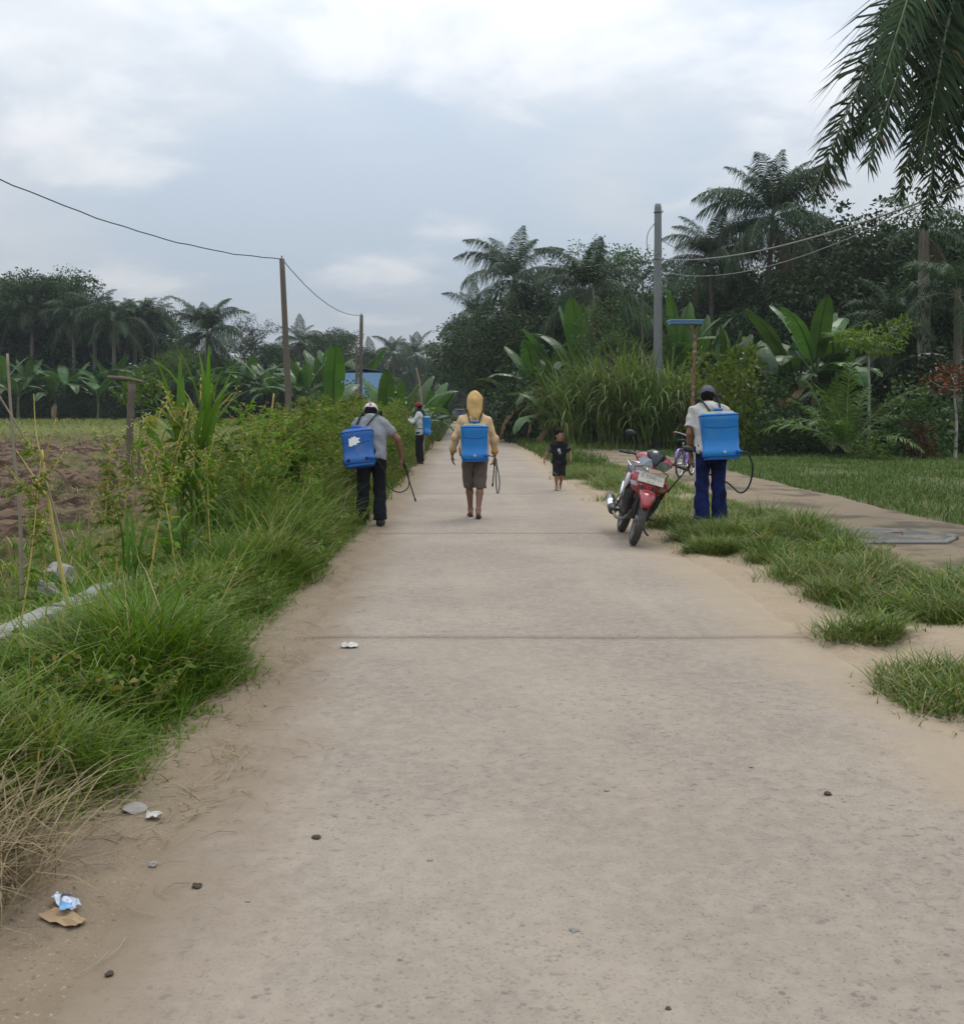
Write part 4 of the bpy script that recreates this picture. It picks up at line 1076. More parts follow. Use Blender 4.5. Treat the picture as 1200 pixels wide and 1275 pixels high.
# palm whose fronds hang into the picture at the top right; trunk stands just outside
PX_, PD_ = 1240, 17.0
px0 = ax(PX_, PD_); ztop = az(-125, PD_)
op = empty('oil_palm', (px0, PD_, gz1(px0, PD_)))
tag(op, 'large oil palm with long fronds hanging over the lawn', 'palm tree')
mb = MB(); pts = spline([(0, 0, -.3), (.05, 0, ztop * .5), (0, 0, ztop)], 10)
mb.tube(pts, [.30 + .03 * (i % 2) for i in range(len(pts))], 10); mb.build('trunk', M['palmtrunk'], op, True)
top = Vector((0, 0, ztop))
def wpt(px, py, d): return Vector((ax(px, d) - px0, d - PD_, az(py, d) - gz1(px0, PD_)))
hang = [([(1240, -120, 17), (1170, -75, 16.8), (1110, 20, 16.5), (1060, 125, 16.3), (1010, 245, 16.2)], 1.0),
        ([(1240, -120, 17), (1205, -60, 16.6), (1168, 60, 16.2), (1140, 160, 16.0), (1118, 250, 16.0)], .62),
        ([(1240, -120, 17), (1225, -60, 16.6), (1192, 60, 16.4), (1168, 170, 16.4), (1150, 285, 16.5)], .6),
        ([(1240, -120, 17), (1210, -110, 16.0), (1150, -50, 15.2), (1120, 30, 15), (1095, 110, 14.9)], .8),
        ([(1240, -120, 17), (1195, -80, 16.2), (1150, 10, 15.7), (1115, 100, 15.4), (1080, 205, 15.3)], 1.0),
        ([(1240, -120, 17), (1215, -80, 16.0), (1182, 20, 15.4), (1165, 110, 15.2), (1148, 200, 15.2)], .9),
        ([(1240, -120, 17), (1262, -70, 16.4), (1252, 80, 16.0), (1235, 190, 16.0), (1222, 290, 16.0)], .7),
        ([(1240, -120, 17), (1190, -90, 17.3), (1135, 0, 17.6), (1095, 90, 17.8), (1050, 190, 18.0)], .95),
        ([(1240, -120, 17), (1215, -70, 17.6), (1180, 40, 18), (1160, 120, 18), (1142, 215, 18)], .8),
        ([(1240, -120, 17), (1235, -60, 17.3), (1210, 60, 17.5), (1192, 150, 17.6), (1180, 250, 17.7)], .8)]
for i, (ps, ll) in enumerate(hang):
    me, mi = frond_mesh(spline([wpt(*p) for p in ps], 6), ll * 1.05, 190, .06, 700 + i, sag=.55, vee=-.02, rr=.045, start=.1, forward=.5, multi=1.0)
    link('frond', finish_frond(me, mi, 'palm'), None, op)
fs = fronds_for('oil')
for k in range(16):
    if math.cos(k * 2.4 + .3) < -.15: continue                # the long hanging ones grow on that side
    link('frond', fs[min(4, k // 4)], None, op, top, (0, 0, k * 2.4 + .3), 1.25)

# ------------------------------------------------------------------ weeds on the left bank
def weed_meshes(kind, seed):
    """stem mesh + leaf mesh. 0 feathery green weed, 1 yellow stalk with sparse leaves, 2 low broadleaf weed"""
    r = random.Random(seed); mb = MB(); C = []; D = []; Ls = []
    SC = []; SD = []
    if kind == 0:
        h = r.uniform(1.25, 1.7)
        for s in range(r.randint(2, 4)):
            a = r.uniform(0, 6.28); lean = r.uniform(.05, .3) * h
            tip = Vector((math.cos(a) * lean, math.sin(a) * lean, h * r.uniform(.7, 1.05)))
            pts = spline([(math.cos(a) * .03, math.sin(a) * .03, -.05), tip * .5 + Vector((0, 0, .08)), tip], 6)
            mb.tube(pts, [.009 * (1 - .75 * i / (len(pts) - 1)) for i in range(len(pts))], 5)
            for k in range(22):
                t = r.uniform(.15, 1.0); p = pts[int(t * (len(pts) - 1))]
                b = r.uniform(0, 6.28); ln = r.uniform(.12, .36) * (1.2 - .6 * t)
                e = p + Vector((math.cos(b) * ln, math.sin(b) * ln, ln * r.uniform(.1, .9)))
                mb.tube([p, e], [.004, .002], 3)
                for j in range(13):
                    q = p.lerp(e, .2 + .8 * j / 12); C.append(q); D.append((e - p).normalized() + Vector((r.uniform(-1, 1), r.uniform(-1, 1), r.uniform(-.5, .5))) * .9); Ls.append(r.uniform(.05, .11))
            for k in range(60):
                q = pts[-1] + Vector((r.gauss(0, .03), r.gauss(0, .03), r.uniform(-.28, .06))); SC.append(q); SD.append(Vector((r.gauss(0, 1), r.gauss(0, 1), 1))) 
    elif kind == 1:
        h = r.uniform(1.0, 1.45)
        a = r.uniform(0, 6.28); lean = r.uniform(.08, .22) * h
        tip = Vector((math.cos(a) * lean, math.sin(a) * lean, h))
        pts = spline([(0, 0, -.05), tip * .45 + Vector((.03, 0, .02)), tip], 8)
        mb.tube(pts, [.009 * (1 - .7 * i / (len(pts) - 1)) for i in range(len(pts))], 6)
        for k in range(9):
            t = r.uniform(.5, 1.0); p = pts[int(t * (len(pts) - 1))]; b = r.uniform(0, 6.28); ln = r.uniform(.12, .34)
            e = p + Vector((math.cos(b) * ln * .7, math.sin(b) * ln * .7, ln))
            mb.tube([p, (p + e) / 2 + Vector((0, 0, -.02)), e], [.0032, .0025, .0012], 4)
            for j in range(26):
                q = p.lerp(e, r.uniform(.35, 1.05)); SC.append(q + Vector((r.gauss(0, .014), r.gauss(0, .014), r.gauss(0, .014)))); SD.append(Vector((r.gauss(0, 1), r.gauss(0, 1), r.gauss(0.3, 1))))
            for j in range(9):
                q = p.lerp(e, r.uniform(.1, .8)); C.append(q); D.append(Vector((r.gauss(0, 1), r.gauss(0, 1), -.2))); Ls.append(r.uniform(.05, .1))
        for k in range(40):
            t = r.uniform(.25, .95); p = pts[int(t * (len(pts) - 1))]; C.append(p); D.append(Vector((r.gauss(0, 1), r.gauss(0, 1), .2))); Ls.append(r.uniform(.06, .13))
    else:
        for s in range(9):
            a = r.uniform(0, 6.28); ln = r.uniform(.12, .36); tip = Vector((math.cos(a) * ln * .7, math.sin(a) * ln * .7, ln))
            mb.tube([Vector((0, 0, -.03)), tip * .6, tip], [.006, .005, .003], 4)
            for k in range(16):
                p = tip * r.uniform(.25, 1.0); C.append(p); D.append(Vector((r.gauss(0, 1), r.gauss(0, 1), r.uniform(-.1, .6)))); Ls.append(r.uniform(.03, .075))
    V, Q = leaf_quads(np.array([tuple(c) for c in C]), np.array(Ls), np.array(Ls) * (.34 if kind < 2 else .55), np.array([tuple(d) for d in D]), .3, seed)
    leaf = np_mesh('leaves', V, Q)
    seed_me = None
    if SC:
        n = len(SC); V, Q = leaf_quads(np.array([tuple(c) for c in SC]), np.full(n, .032), np.full(n, .014), np.array([tuple(d) for d in SD]), .2, seed)
        seed_me = np_mesh('seed_head', V, Q); seed_me.materials.append(M['weedseed'])
    st = mb.mesh('stem', True)
    st.materials.append(M['stalk'] if kind == 1 else M['weedstem']); leaf.materials.append(M['weed'])
    return st, leaf, seed_me
WV = {k: [weed_meshes(k, 800 + 10 * k + i) for i in range(4)] for k in (0, 1, 2)}
def weed(kind, i, x, y, s, label, group, rz, name='weed'):
    st, lf, sh = WV[kind][i % 4]
    o = empty(name, (x, y, gz1(x, y)), rz, s)
    link('stem', st, None, o); link('leaves', lf, None, o)
    if sh is not None: tag(link('seed_head', sh, None, o), kind='stuff')
    return tag(o, label, 'weed', group)
rw = random.Random(9)
for i, (px, py, s) in enumerate([(180, 768, 1.05), (265, 720, .95), (305, 690, .9), (120, 700, 1.05), (222, 735, 1.0), (155, 690, 1.0), (290, 640, 1.0), (240, 690, 1.1), (335, 625, 1.05), (375, 640, .9), (60, 690, .9), (330, 660, .9), (200, 650, 1.1), (345, 600, 1.1), (395, 665, .75), (20, 800, .8), (210, 700, .85), (250, 650, 1.0), (310, 650, .9), (140, 730, .8), (280, 620, 1.1), (365, 610, .95), (230, 620, 1.1), (185, 640, 1.0)]):
    X, Y = gp(px, py, 0.05)
    weed(1, i, X, Y, s, 'dry yellow weed stalk with seed heads on the left bank', 'yellow weed stalks on the left bank', rw.uniform(0, 6.28), 'weed_stalk')
n0 = 0
while n0 < 150:                                              # feathery weeds, thick along the bank beyond 9 m
    Y = 7.5 + 30 * rw.random() ** 1.3; X = -1.45 - 2.4 * rw.random() - (0.5 if Y < 11 else 0)
    if Y < 11 and (rw.random() < .8 or X < -2.6): continue
    if Y < 14 and X < -2.6 and rw.random() < .6: continue
    if abs(Y - 12.7) < 1.2 and X > -2.0: continue
    if abs(Y - 28) < 2 and X > -1.9: continue
    if HX + X * F / Y < 262 and rw.random() < .88: continue
    n0 += 1
    s = rw.uniform(.55, .85) if X > -1.8 else rw.uniform(.7, 1.15)
    if Y < 14: s *= .85
    weed(0, n0, X, Y, s, 'feathery green weed growing thick along the left bank', 'feathery weeds on the left bank', rw.uniform(0, 6.28))
for i in range(110):
    Y = 2.8 + 11 * rw.random(); X = -1.25 - 1.7 * rw.random() - (.25 if Y < 4.2 else 0)
    if X < -2.2 and 4 < Y < 8.5: X += .8
    weed(2, i, X, Y, rw.uniform(.5, 1.0), 'small broadleaf weed in the grass of the left bank', 'broadleaf weeds in the left grass', rw.uniform(0, 6.28))
for i in range(24):
    Y = 6.8 + 5.5 * rw.random(); X = 2.95 + 1.2 * rw.random()
    weed(2, i, X, Y, rw.uniform(.4, .75), 'small broadleaf weed in the right verge', 'broadleaf weeds in the right verge', rw.uniform(0, 6.28))

# broad bladed grass, every blade a leaf of its own
def broad_blade(L, w, e0, dr, seed):
    pts = arch(L, R(e0), R(dr), 8, 1.7); vs = []; fs = []
    for i, p in enumerate(pts):
        t = i / (len(pts) - 1); ww = w * .5 * (min(1, .35 + 2.2 * t) * (1 - t ** 3)) + .001
        vs += [p + Vector((0, -ww, .25 * ww)), p, p + Vector((0, ww, .25 * ww))]
    for i in range(len(pts) - 1):
        b = i * 3; fs += [(b, b + 1, b + 4, b + 3), (b + 1, b + 2, b + 5, b + 4)]
    me = MB().add(vs, fs).mesh('blade', True); me.materials.append(M['broadgrass']); return me
BB = [broad_blade(1.0, .062, 86, 25, 0), broad_blade(.95, .065, 78, 75, 1), broad_blade(.85, .05, 66, 110, 2), broad_blade(.7, .045, 55, 120, 3)]
def broad_clump(x, y, s, n, label, tall=1.0, z=None):
    o = empty('broad_grass_clump', (x, y, gz1(x, y) if z is None else z), rw.uniform(0, 6.28), s)
    mb = MB(); hs = []
    for k in range(max(3, n // 7)):
        a = rw.uniform(0, 6.28); q = rw.uniform(.02, .14); h = rw.uniform(.5, 1.0) * tall
        mb.tube([(q * math.cos(a), q * math.sin(a), -.05), (q * 1.6 * math.cos(a), q * 1.6 * math.sin(a), h)], [.014, .008], 5); hs.append((q * 1.3 * math.cos(a), q * 1.3 * math.sin(a), h))
    mb.build('stem', M['weedstem'], o)
    for k in range(n):
        hx, hy, hz = hs[k % len(hs)]
        link('blade', BB[min(3, int(rw.random() * 4))], None, o, (hx, hy, hz * rw.uniform(.1, .95)), (0, rw.uniform(-.15, .15), rw.uniform(0, 6.28)), rw.uniform(.7, 1.1))
    return tag(o, label, 'tall grass', 'broad bladed grass clumps')
broad_clump(-2.5, 9.6, 1.12, 64, 'tall broad bladed grass clump standing above the yellow stalks', 1.35)
X, Y = gp(228, 720, .05); broad_clump(X, Y, .62, 26, 'low broad bladed grass clump before the tall one', .5)
X, Y = gp(165, 735, .05); broad_clump(X, Y, .55, 22, 'low broad bladed grass clump by the drain wall', .5)
X, Y = gp(270, 690, .05); broad_clump(X, Y, .6, 20, 'low broad bladed grass clump under a yellow stalk', .5)

# the leaning yellow stalk nearest the drain, with its forked dry top
def stick(name, pts, r0, r1, mat, label, cat, branches=()):
    o = empty(name, tuple(pts[0]))
    b0 = Vector(pts[0]); sp_ = spline([Vector(p) - b0 for p in pts], 6)
    mb = MB(); mb.tube(sp_, [r0 + (r1 - r0) * i / (len(sp_) - 1) for i in range(len(sp_))], 7)
    mb.build('stem', M[mat], o, True)
    for br in branches:
        mb = MB(); bp = spline([Vector(p) - b0 for p in br], 4); mb.tube(bp, [r1 * .9 * (1 - .7 * i / (len(bp) - 1)) for i in range(len(bp))], 5)
        mb.build('branch', M[mat], o, True)
    return tag(o, label, cat)
def at(px, py, d): return (ax(px, d), d, az(py, d))
stick('weed_stalk', [at(97, 800, 6.35), at(82, 740, 6.35), at(65, 650, 6.35), at(52, 560, 6.35)], .017, .008, 'stalk', 'thick leaning yellow stalk with forked top beside the drain wall', 'weed',
      [[at(54, 575, 6.35), at(62, 550, 6.3), at(70, 520, 6.3)], [at(54, 580, 6.35), at(45, 540, 6.35), at(42, 490, 6.35)], [at(60, 620, 6.35), at(40, 590, 6.4), at(20, 560, 6.4)]])
stick('dry_stick', [at(82, 690, 6.3), at(60, 610, 6.3), at(30, 545, 6.25), at(-4, 488, 6.2)], .007, .005, 'twig', 'thin grey stick leaning across the yellow stalk', 'stick')
stick('fence_stick', [(ax(27, 9.2), 9.2, gz1(ax(27, 9.2), 9.2) - .1), at(25, 640, 9.2), at(17, 560, 9.2), at(9, 440, 9.2)], .018, .012, 'twig', 'upright thin grey stick at the field edge', 'stick')
stick('bare_stalk', [(ax(335, 15), 15, gz1(ax(335, 15), 15) - .05), at(334, 560, 15), at(341, 490, 15)], .02, .012, 'stalk', 'straight bare pale stalk among the feathery weeds', 'weed')
stick('bare_stalk', [(ax(272, 12.5), 12.5, gz1(ax(272, 12.5), 12.5) - .05), at(268, 600, 12.5), at(252, 520, 12.5), at(250, 470, 12.5)], .018, .01, 'stalk', 'tall yellow stalk with branching top right of the broad grass', 'weed',
      [[at(255, 540, 12.5), at(275, 505, 12.4), at(292, 488, 12.4)], [at(256, 550, 12.5), at(238, 500, 12.5), at(222, 478, 12.5)]])

# broken concrete wall along the drain
wall = empty('drain_wall', (-3.0, 8, -.36))
tag(wall, 'broken low concrete drain wall half hidden by weeds', 'low wall')
rq = random.Random(4)
for (y0, y1, zt, tilt) in [(4.4, 6.1, .07, 0), (6.14, 7.3, .03, .02), (7.6, 8.6, -.02, -.04), (9.0, 9.6, -.08, .1), (10.2, 11.5, -.04, 0)]:
    mb = MB(); L = y1 - y0; n = 9; rings = []
    for i in range(n):
        yy = y0 + L * i / (n - 1); j = lambda: rq.uniform(-.018, .018)
        cx = -2.97 + tilt * (yy - y0)
        rings.append([Vector((cx - .10 + j(), yy, -.5)), Vector((cx - .10 + j(), yy + j(), zt + j())), Vector((cx + .09 + j(), yy + j(), zt + j() - .01)), Vector((cx + .10 + j(), yy, -.5))])
    mb.loft(rings); o = mb.build('concrete_block', M['drainconc'], wall, bevel=.008); o.location = (3.0, -8, .36)
for i, (px, py, s) in enumerate([(265, 585, .32), (285, 590, .24), (75, 705, .2), (205, 685, .18), (110, 735, .15), (275, 577, .2), (60, 720, .14)]):
    X, Y = gp(px, py, -.2); X = min(X, -3.2)
    bm = bmesh.new(); bmesh.ops.create_icosphere(bm, subdivisions=2, radius=s)
    for v in bm.verts: v.co *= 1 + .45 * (rq.random() - .5); 
    for v in bm.verts: v.co.z *= .6
    me = bpy.data.meshes.new('rubble'); bm.to_mesh(me); bm.free()
    tag(link('rubble', me, M['stone'], None, (X, Y, gz1(X, Y) + s * .3), (rq.random(), rq.random(), rq.random())), 'broken concrete lump lying by the drain wall', 'rubble', 'concrete lumps along the drain')

# ------------------------------------------------------------------ poles, cables and small built things
def wood_pole(px, top_py, base_px, d, r0, r1, label, group=None, extra=None):
    xb = ax(base_px, d); zb = gz1(xb, d); zt = az(top_py, d); xt = ax(px, d)
    o = empty('utility_pole', (xb, d, zb)); mb = MB()
    pts = [Vector((0, 0, -.3)), Vector(((xt - xb) * .5, 0, (zt - zb) * .5)), Vector((xt - xb, 0, zt - zb))]
    pts = spline(pts, 5); mb.tube(pts, [r0 + (r1 - r0) * i / (len(pts) - 1) for i in range(len(pts))], 10)
    mb.build('shaft', M['wood'], o, True)
    mb = MB(); mb.tube([pts[-1] + Vector((0, -.02, -.25)), pts[-1] + Vector((0, -.02, .10))], .03, 7); mb.build('insulator', M['polesteel'], o, True)
    return tag(o, label, 'pole', group), Vector((xt, d, zt))
_, P1 = wood_pole(351, 322, 363, 33, .12, .085, 'leaning weathered wooden utility pole by the field')
_, P2 = wood_pole(450, 392, 448, 52, .11, .09, 'thin wooden utility pole left of the blue house')
_, P2b = wood_pole(444, 430, 444, 51.7, .08, .07, 'short wooden prop beside the pole at the blue house')
_, P3 = wood_pole(548, 430, 549, 77, .13, .10, 'pale utility pole far along the left roadside')
_, P4 = wood_pole(645, 424, 648, 70, .13, .10, 'pale utility pole on the right before the dark forest')
st_ = stick('bare_pole', [(ax(528, 34), 34, -.1), at(524, 490, 34), at(518, 458, 34)], .035, .025, 'twig', 'bare leaning stake behind the far sprayer man', 'stake')
# steel pole on the right
D5 = 38; X5 = ax(819, D5); Z5 = az(253, D5)
sp5 = empty('steel_pole', (X5, D5, gz1(X5, D5))); tag(sp5, 'tall grey steel utility pole rising from cane grass', 'pole')
mb = MB(); mb.tube([(0, 0, -.3), (0, 0, 3.5), (0, 0, Z5 - .15), (0, 0, Z5)], [.185, .165, .135, .11], 16); mb.build('shaft', M['polesteel'], sp5, True)
for zz_ in (Z5 - .32, az(322, D5)):
    mb = MB(); mb.ring((0, 0, zz_), (0, 0, 1), .145, .022, 16); mb.build('clamp', M['alloy'], sp5, True)
mb = MB(); mb.tube(spline([(-.1, -.05, Z5 - .7), (-.38, -.05, Z5 - 1.1), (-.42, -.05, Z5 - 1.6), (-.28, -.05, Z5 - 1.95), (.1, -.2, Z5 - 1.85)], 6), .016, 5); mb.build('cable_loop', M['cablegrey'], sp5, True)
mb = MB(); mb.box((.13, -.1, Z5 - .3), (.1, .06, .07)); mb.build('bracket', M['paperwhite'], sp5)

def cable(a, b, sag, r, mat, label, wig=0.0, n=40):
    a = Vector(a); b = Vector(b); pts = []
    for i in range(n + 1):
        t = i / n; p = a.lerp(b, t); p.z -= sag * 4 * t * (1 - t); p.z += wig * math.sin(t * 70) * math.sin(t * 23); pts.append(p - a)
    mb = MB(); mb.tube(pts, r, 5); o = mb.build('overhead_cable', M[mat], None, True); o.location = a
    return tag(o, label, 'cable')
T1 = P1 + Vector((0, 0, 0))
cable((ax(-700, 14), 14, az(-180, 14) + 0.0), T1, 1.25, .016, 'cable', 'black overhead cable running to the leaning wooden pole', .02)
cable(T1, P2, .55, .014, 'cable', 'black overhead cable from leaning pole to the blue house pole', .01)
S5 = Vector((X5, D5, az(322, D5)))
cable(S5, (ax(1330, 14), 14, az(178, 14)), .55, .021, 'cablegrey', 'thick grey service cable from the steel pole over the lawn')
cable(S5 - Vector((0, 0, .45)), (ax(1330, 14.5), 14.5, az(150, 14.5)), .95, .012, 'cablegrey', 'thin lower service cable from the steel pole over the lawn')
cable((X5, D5, Z5 - 1.3), (ax(905, 60), 60, az(330, 60)), .25, .014, 'cablegrey', 'grey cable from the steel pole into the forest')

# old fence post with cross bar in the field
X6, D6 = ax(163, 22), 22; Z6 = gz1(X6, D6)
fp = empty('fence_post', (X6, D6, Z6)); tag(fp, 'old wooden post with broken cross bar at the field edge', 'post')
mb = MB(); mb.tube(spline([(0, 0, -.3), (-.03, 0, 1.0), (.02, 0, az(478, D6) - Z6)], 5), [.10, .09, .085, .09, .085, .08, .08, .078, .075, .075, .085], 9); mb.build('upright', M['wood'], fp, True)
zc6 = az(471, D6) - Z6
mb = MB(); mb.tube(spline([(-.52, 0, zc6 + .03), (0, -.05, zc6 - .02), (.30, 0, zc6 - .09)], 4), [.03, .04, .04, .045, .04, .038, .035, .03, .02], 8); mb.build('cross_bar', M['wood'], fp, True)
tree(53, ax(172, 23.5), 23.5, 1.0, 'bright green sapling growing behind the old wooden post', None, ('bark', 'leaflite'), 'sapling', h=2.75, spread=.62, leaf=.13, n_per=420, trunk=.04, low=.72, nl=6)

# blue board on a rusty post
X7, D7 = ax(866, 30), 30; Z7 = gz1(X7, D7); zt7 = az(404, D7) - Z7
bp = empty('board_post', (X7, D7, Z7)); tag(bp, 'rusty post with a flat blue board on top by the shrubs', 'post')
mb = MB(); mb.tube(spline([(-.17, 0, -.2), (-.08, 0, zt7 * .5), (0, 0, zt7)], 6), .052, 9); mb.build('upright', M['rust'], bp, True)
mb = MB(); mb.box((-.32, 0, zt7 + .05), (.94, .55, .10)); mb.build('board', M['boardblue'], bp, bevel=.012)
mb = MB(); mb.box((-.32, 0, zt7 + .115), (1.0, .61, .025)); mb.build('cap_sheet', M['housewall'], bp)
mb = MB(); mb.tube([(-.30, 0, zt7 + .02), (-.03, 0, zt7 - .32)], .018, 6); mb.build('brace', M['rust'], bp)

# blue house beyond the bananas
D8 = 60; x0, x1 = ax(425, D8), ax(481, D8); zr = az(464, D8); z8 = gz1((x0 + x1) / 2, D8)
hs = empty('house', ((x0 + x1) / 2, D8 + 2.5, z8)); tag(hs, 'small pale blue house half hidden by banana plants', 'house')
W8 = x1 - x0; hh8 = zr - z8
for (a, b) in ((-W8 / 2, -W8 * .08), (-W8 * .075, W8 / 2)):
    mb = MB(); mb.box(((a + b) / 2, -2.5, hh8 / 2 - .15), (b - a, .12, hh8 + .3)); mb.build('wall_panel', M['housewall'], hs)
mb = MB(); mb.box((W8 / 2 - .065, 0.06, hh8 / 2 - .15), (.12, 4.9, hh8 + .3)); mb.box((-W8 / 2 + .065, .06, hh8 / 2 - .15), (.12, 4.9, hh8 + .3)); mb.box((0, 2.52, hh8 / 2 - .15), (W8, .1, hh8 + .3)); mb.build('wall', M['housewall'], hs)
mb = MB(); w = W8 / 2 + .12
mb.loft([[Vector((-w, yy, hh8 + .01)), Vector((0, yy, hh8 + .22)), Vector((w, yy, hh8 + .01)), Vector((w, yy, hh8 + .06)), Vector((0, yy, hh8 + .28)), Vector((-w, yy, hh8 + .06))] for yy in (-2.62, 2.7)]); mb.build('roof', M['houseroof'], hs)
win = MB(); win.box((-W8 * .28, -2.56, hh8 * .62), (.7, .06, .8)); win = win.build('window', M['barwhite'], hs)
mb = MB(); mb.box((-W8 * .28, -2.585, hh8 * .62), (.58, .04, .68)); mb.build('pane', M['glassdark'], win)
mb = MB(); mb.box((.15, -2.57, .98), (.85, .05, 2.0)); mb.build('door', M['wood'], hs)

# distant car on the road
cx, cd = ax(571, 118), 118
car = empty('parked_car', (cx, cd, 0)); tag(car, 'dark car with pale roof far down the road', 'car')
def carring(x, hw, zlo, zhi): return [Vector((-hw, x, zlo)), Vector((-hw, x, zhi * .6 + zlo * .4)), Vector((-hw * .9, x, zhi)), Vector((hw * .9, x, zhi)), Vector((hw, x, zhi * .6 + zlo * .4)), Vector((hw, x, zlo))]
mb = MB(); mb.loft([carring(y, hw, .28, zh) for (y, hw, zh) in ((0, .78, .8), (.1, .84, .98), (1.2, .86, 1.02), (3.2, .86, 1.02), (4.2, .82, .95), (4.3, .76, .8))]); mb.build('body', M['carpaint'], car, bevel=.02)
mb = MB(); mb.loft([carring(y, hw, .98, zh) for (y, hw, zh) in ((.35, .76, 1.06), (1.0, .72, 1.66), (3.0, .72, 1.66), (3.9, .76, 1.06))]); mb.build('cabin', M['glassdark'], car)
mb = MB(); mb.box((0, 2.0, 1.69), (1.3, 2.2, .08)); mb.build('roof', M['carwhite'], car, bevel=.02)
for sx in (-.78, .78):
    for yy in (.85, 3.4):
        mb = MB(); mb.ring((sx, yy, .32), (1, 0, 0), .23, .09, 18); w_ = mb.build('wheel', M['tyre'], car, True)
        mb = MB(); mb.tube([(sx - .06, yy, .32), (sx + .06, yy, .32)], .17, 12); mb.build('rim', M['alloy'], w_)
    mb = MB(); mb.box((sx * .8, -.01, .78), (.28, .06, .12)); mb.build('headlight', M['lens'], car)

# cover slab on the path
mx, my = gp(1112, 668, .06)
cv = empty('drain_cover', (mx, my, .055)); tag(cv, 'grey concrete drain cover set in the dusty path', 'drain cover')
mb = MB(); ring = [(-.52, -.52), (.30, -.50), (.62, -.1), (.42, .42), (0, .55), (-.52, .48)]
mb.loft([[Vector((x, y, -.08)) for x, y in ring], [Vector((x, y, .02)) for x, y in ring]]); mb.build('slab', M['coverconc'], cv, bevel=.01)
mb = MB(); 
mb.tube([Vector((x * 1.06, y * 1.06, .012)) for x, y in ring + ring[:1]], .025, 6); mb.build('rim', M['drainconc'], cv)
mb = MB(); mb.tube([(-.1, 0, .02), (-.1, 0, .05), (.1, 0, .05), (.1, 0, .02)], .008, 6); mb.build('lifting_ring', M['rust'], cv)

# litter
def crumple(name, px, py, w, l, mat, label, cat, seed, rz=0.0, z=.012, curl=.02, z0=0.0):
    X, Y = gp(px, py, z0); r = random.Random(seed); V = []; n = 6
    for i in range(n):
        for j in range(n):
            V.append(Vector(((i / (n - 1) - .5) * w + r.uniform(-.03, .03) * w, (j / (n - 1) - .5) * l * (1 - .25 * abs(i - 2.5) / 2.5) + r.uniform(-.03, .03) * l, abs(r.gauss(0, curl)))))
    fs_ = [(i * n + j, (i + 1) * n + j, (i + 1) * n + j + 1, i * n + j + 1) for i in range(n - 1) for j in range(n - 1)]
    o = MB().add(V, fs_).build(name, M[mat], None, False, solid=.0012, loc=(X, Y, z + surf(X, Y))); o.rotation_euler = (0, 0, rz)
    return tag(o, label, cat)
crumple('wrapper', 82, 1135, .05, .13, 'wrap', 'crumpled silver and dark sweet wrapper at the left road edge', 'litter', 1, .7, .012, .008)
crumple('wrapper', 82, 1146, .035, .04, 'wrapblue', 'blue scrap of wrapper beside the silver one', 'litter', 2, .3, .024, .004)
crumple('cardboard_scrap', 78, 1152, .14, .07, 'cardboard', 'torn tan cardboard scrap under the silver wrapper', 'litter', 3, -.5, .004, .006)
crumple('paper_scrap', 192, 1026, .055, .045, 'paperwhite', 'white paper scrap beside a flat stone', 'litter', 4, .2, .008, .008)
crumple('paper_scrap', 435, 806, .10, .08, 'paperwhite', 'white paper scrap on the road by the slab joint', 'litter', 5, .1, .008, .008)
def pebble(name, px, py, s, mat, label, cat, group=None, sq=.5):
    X, Y = gp(px, py); bm = bmesh.new(); bmesh.ops.create_icosphere(bm, subdivisions=2, radius=s)
    for v in bm.verts: v.co *= 1 + .5 * (rq.random() - .5); 
    for v in bm.verts: v.co.z *= sq
    me = bpy.data.meshes.new(name); bm.to_mesh(me); bm.free()
    return tag(link(name, me, M[mat], None, (X, Y, surf(X, Y) + s * sq * .6), (0, 0, rq.uniform(0, 6))), label, cat, group)
pebble('flat_stone', 168, 1016, .045, 'stone', 'flat grey stone at the left road edge', 'stone', sq=.3)
pebble('flat_stone', 180, 880, .05, 'stone', 'pale stone half buried at the left edge', 'stone', sq=.4)
for i, (px, py) in enumerate([(136, 1214), (190, 1078), (309, 1123), (394, 1044), (535, 1072), (715, 1160), (832, 1258), (755, 985), (330, 878), (245, 1105), (648, 856), (935, 956), (1030, 990)]):
    pebble('pebble', px, py, rq.uniform(.007, .016), 'stone' if i % 3 else 'gap', 'small dark pebble lying on the road', 'pebble', 'pebbles on the road')
# dry twigs and chaff on the dirt at the left edge
mb = MB()
for i in range(260):
    Y = 2.3 + 6 * rq.random() ** 1.6; X = float(ledge(Y)) + .02 + abs(rq.gauss(0, .22)); a = rq.uniform(0, 6.28); L = rq.uniform(.02, .14)
    z_ = surf(X, Y) + .006
    mb.tube([(X, Y, z_), (X + math.cos(a) * L * .5, Y + math.sin(a) * L * .5, z_ + rq.uniform(0, .01)), (X + math.cos(a + .3) * L, Y + math.sin(a + .3) * L, z_)], rq.uniform(.0005, .0013), 3)
o = mb.build('dry_twig_litter', M['twig']); tag(o, 'dry twigs and chaff scattered at the left road edge', None, None, 'stuff')

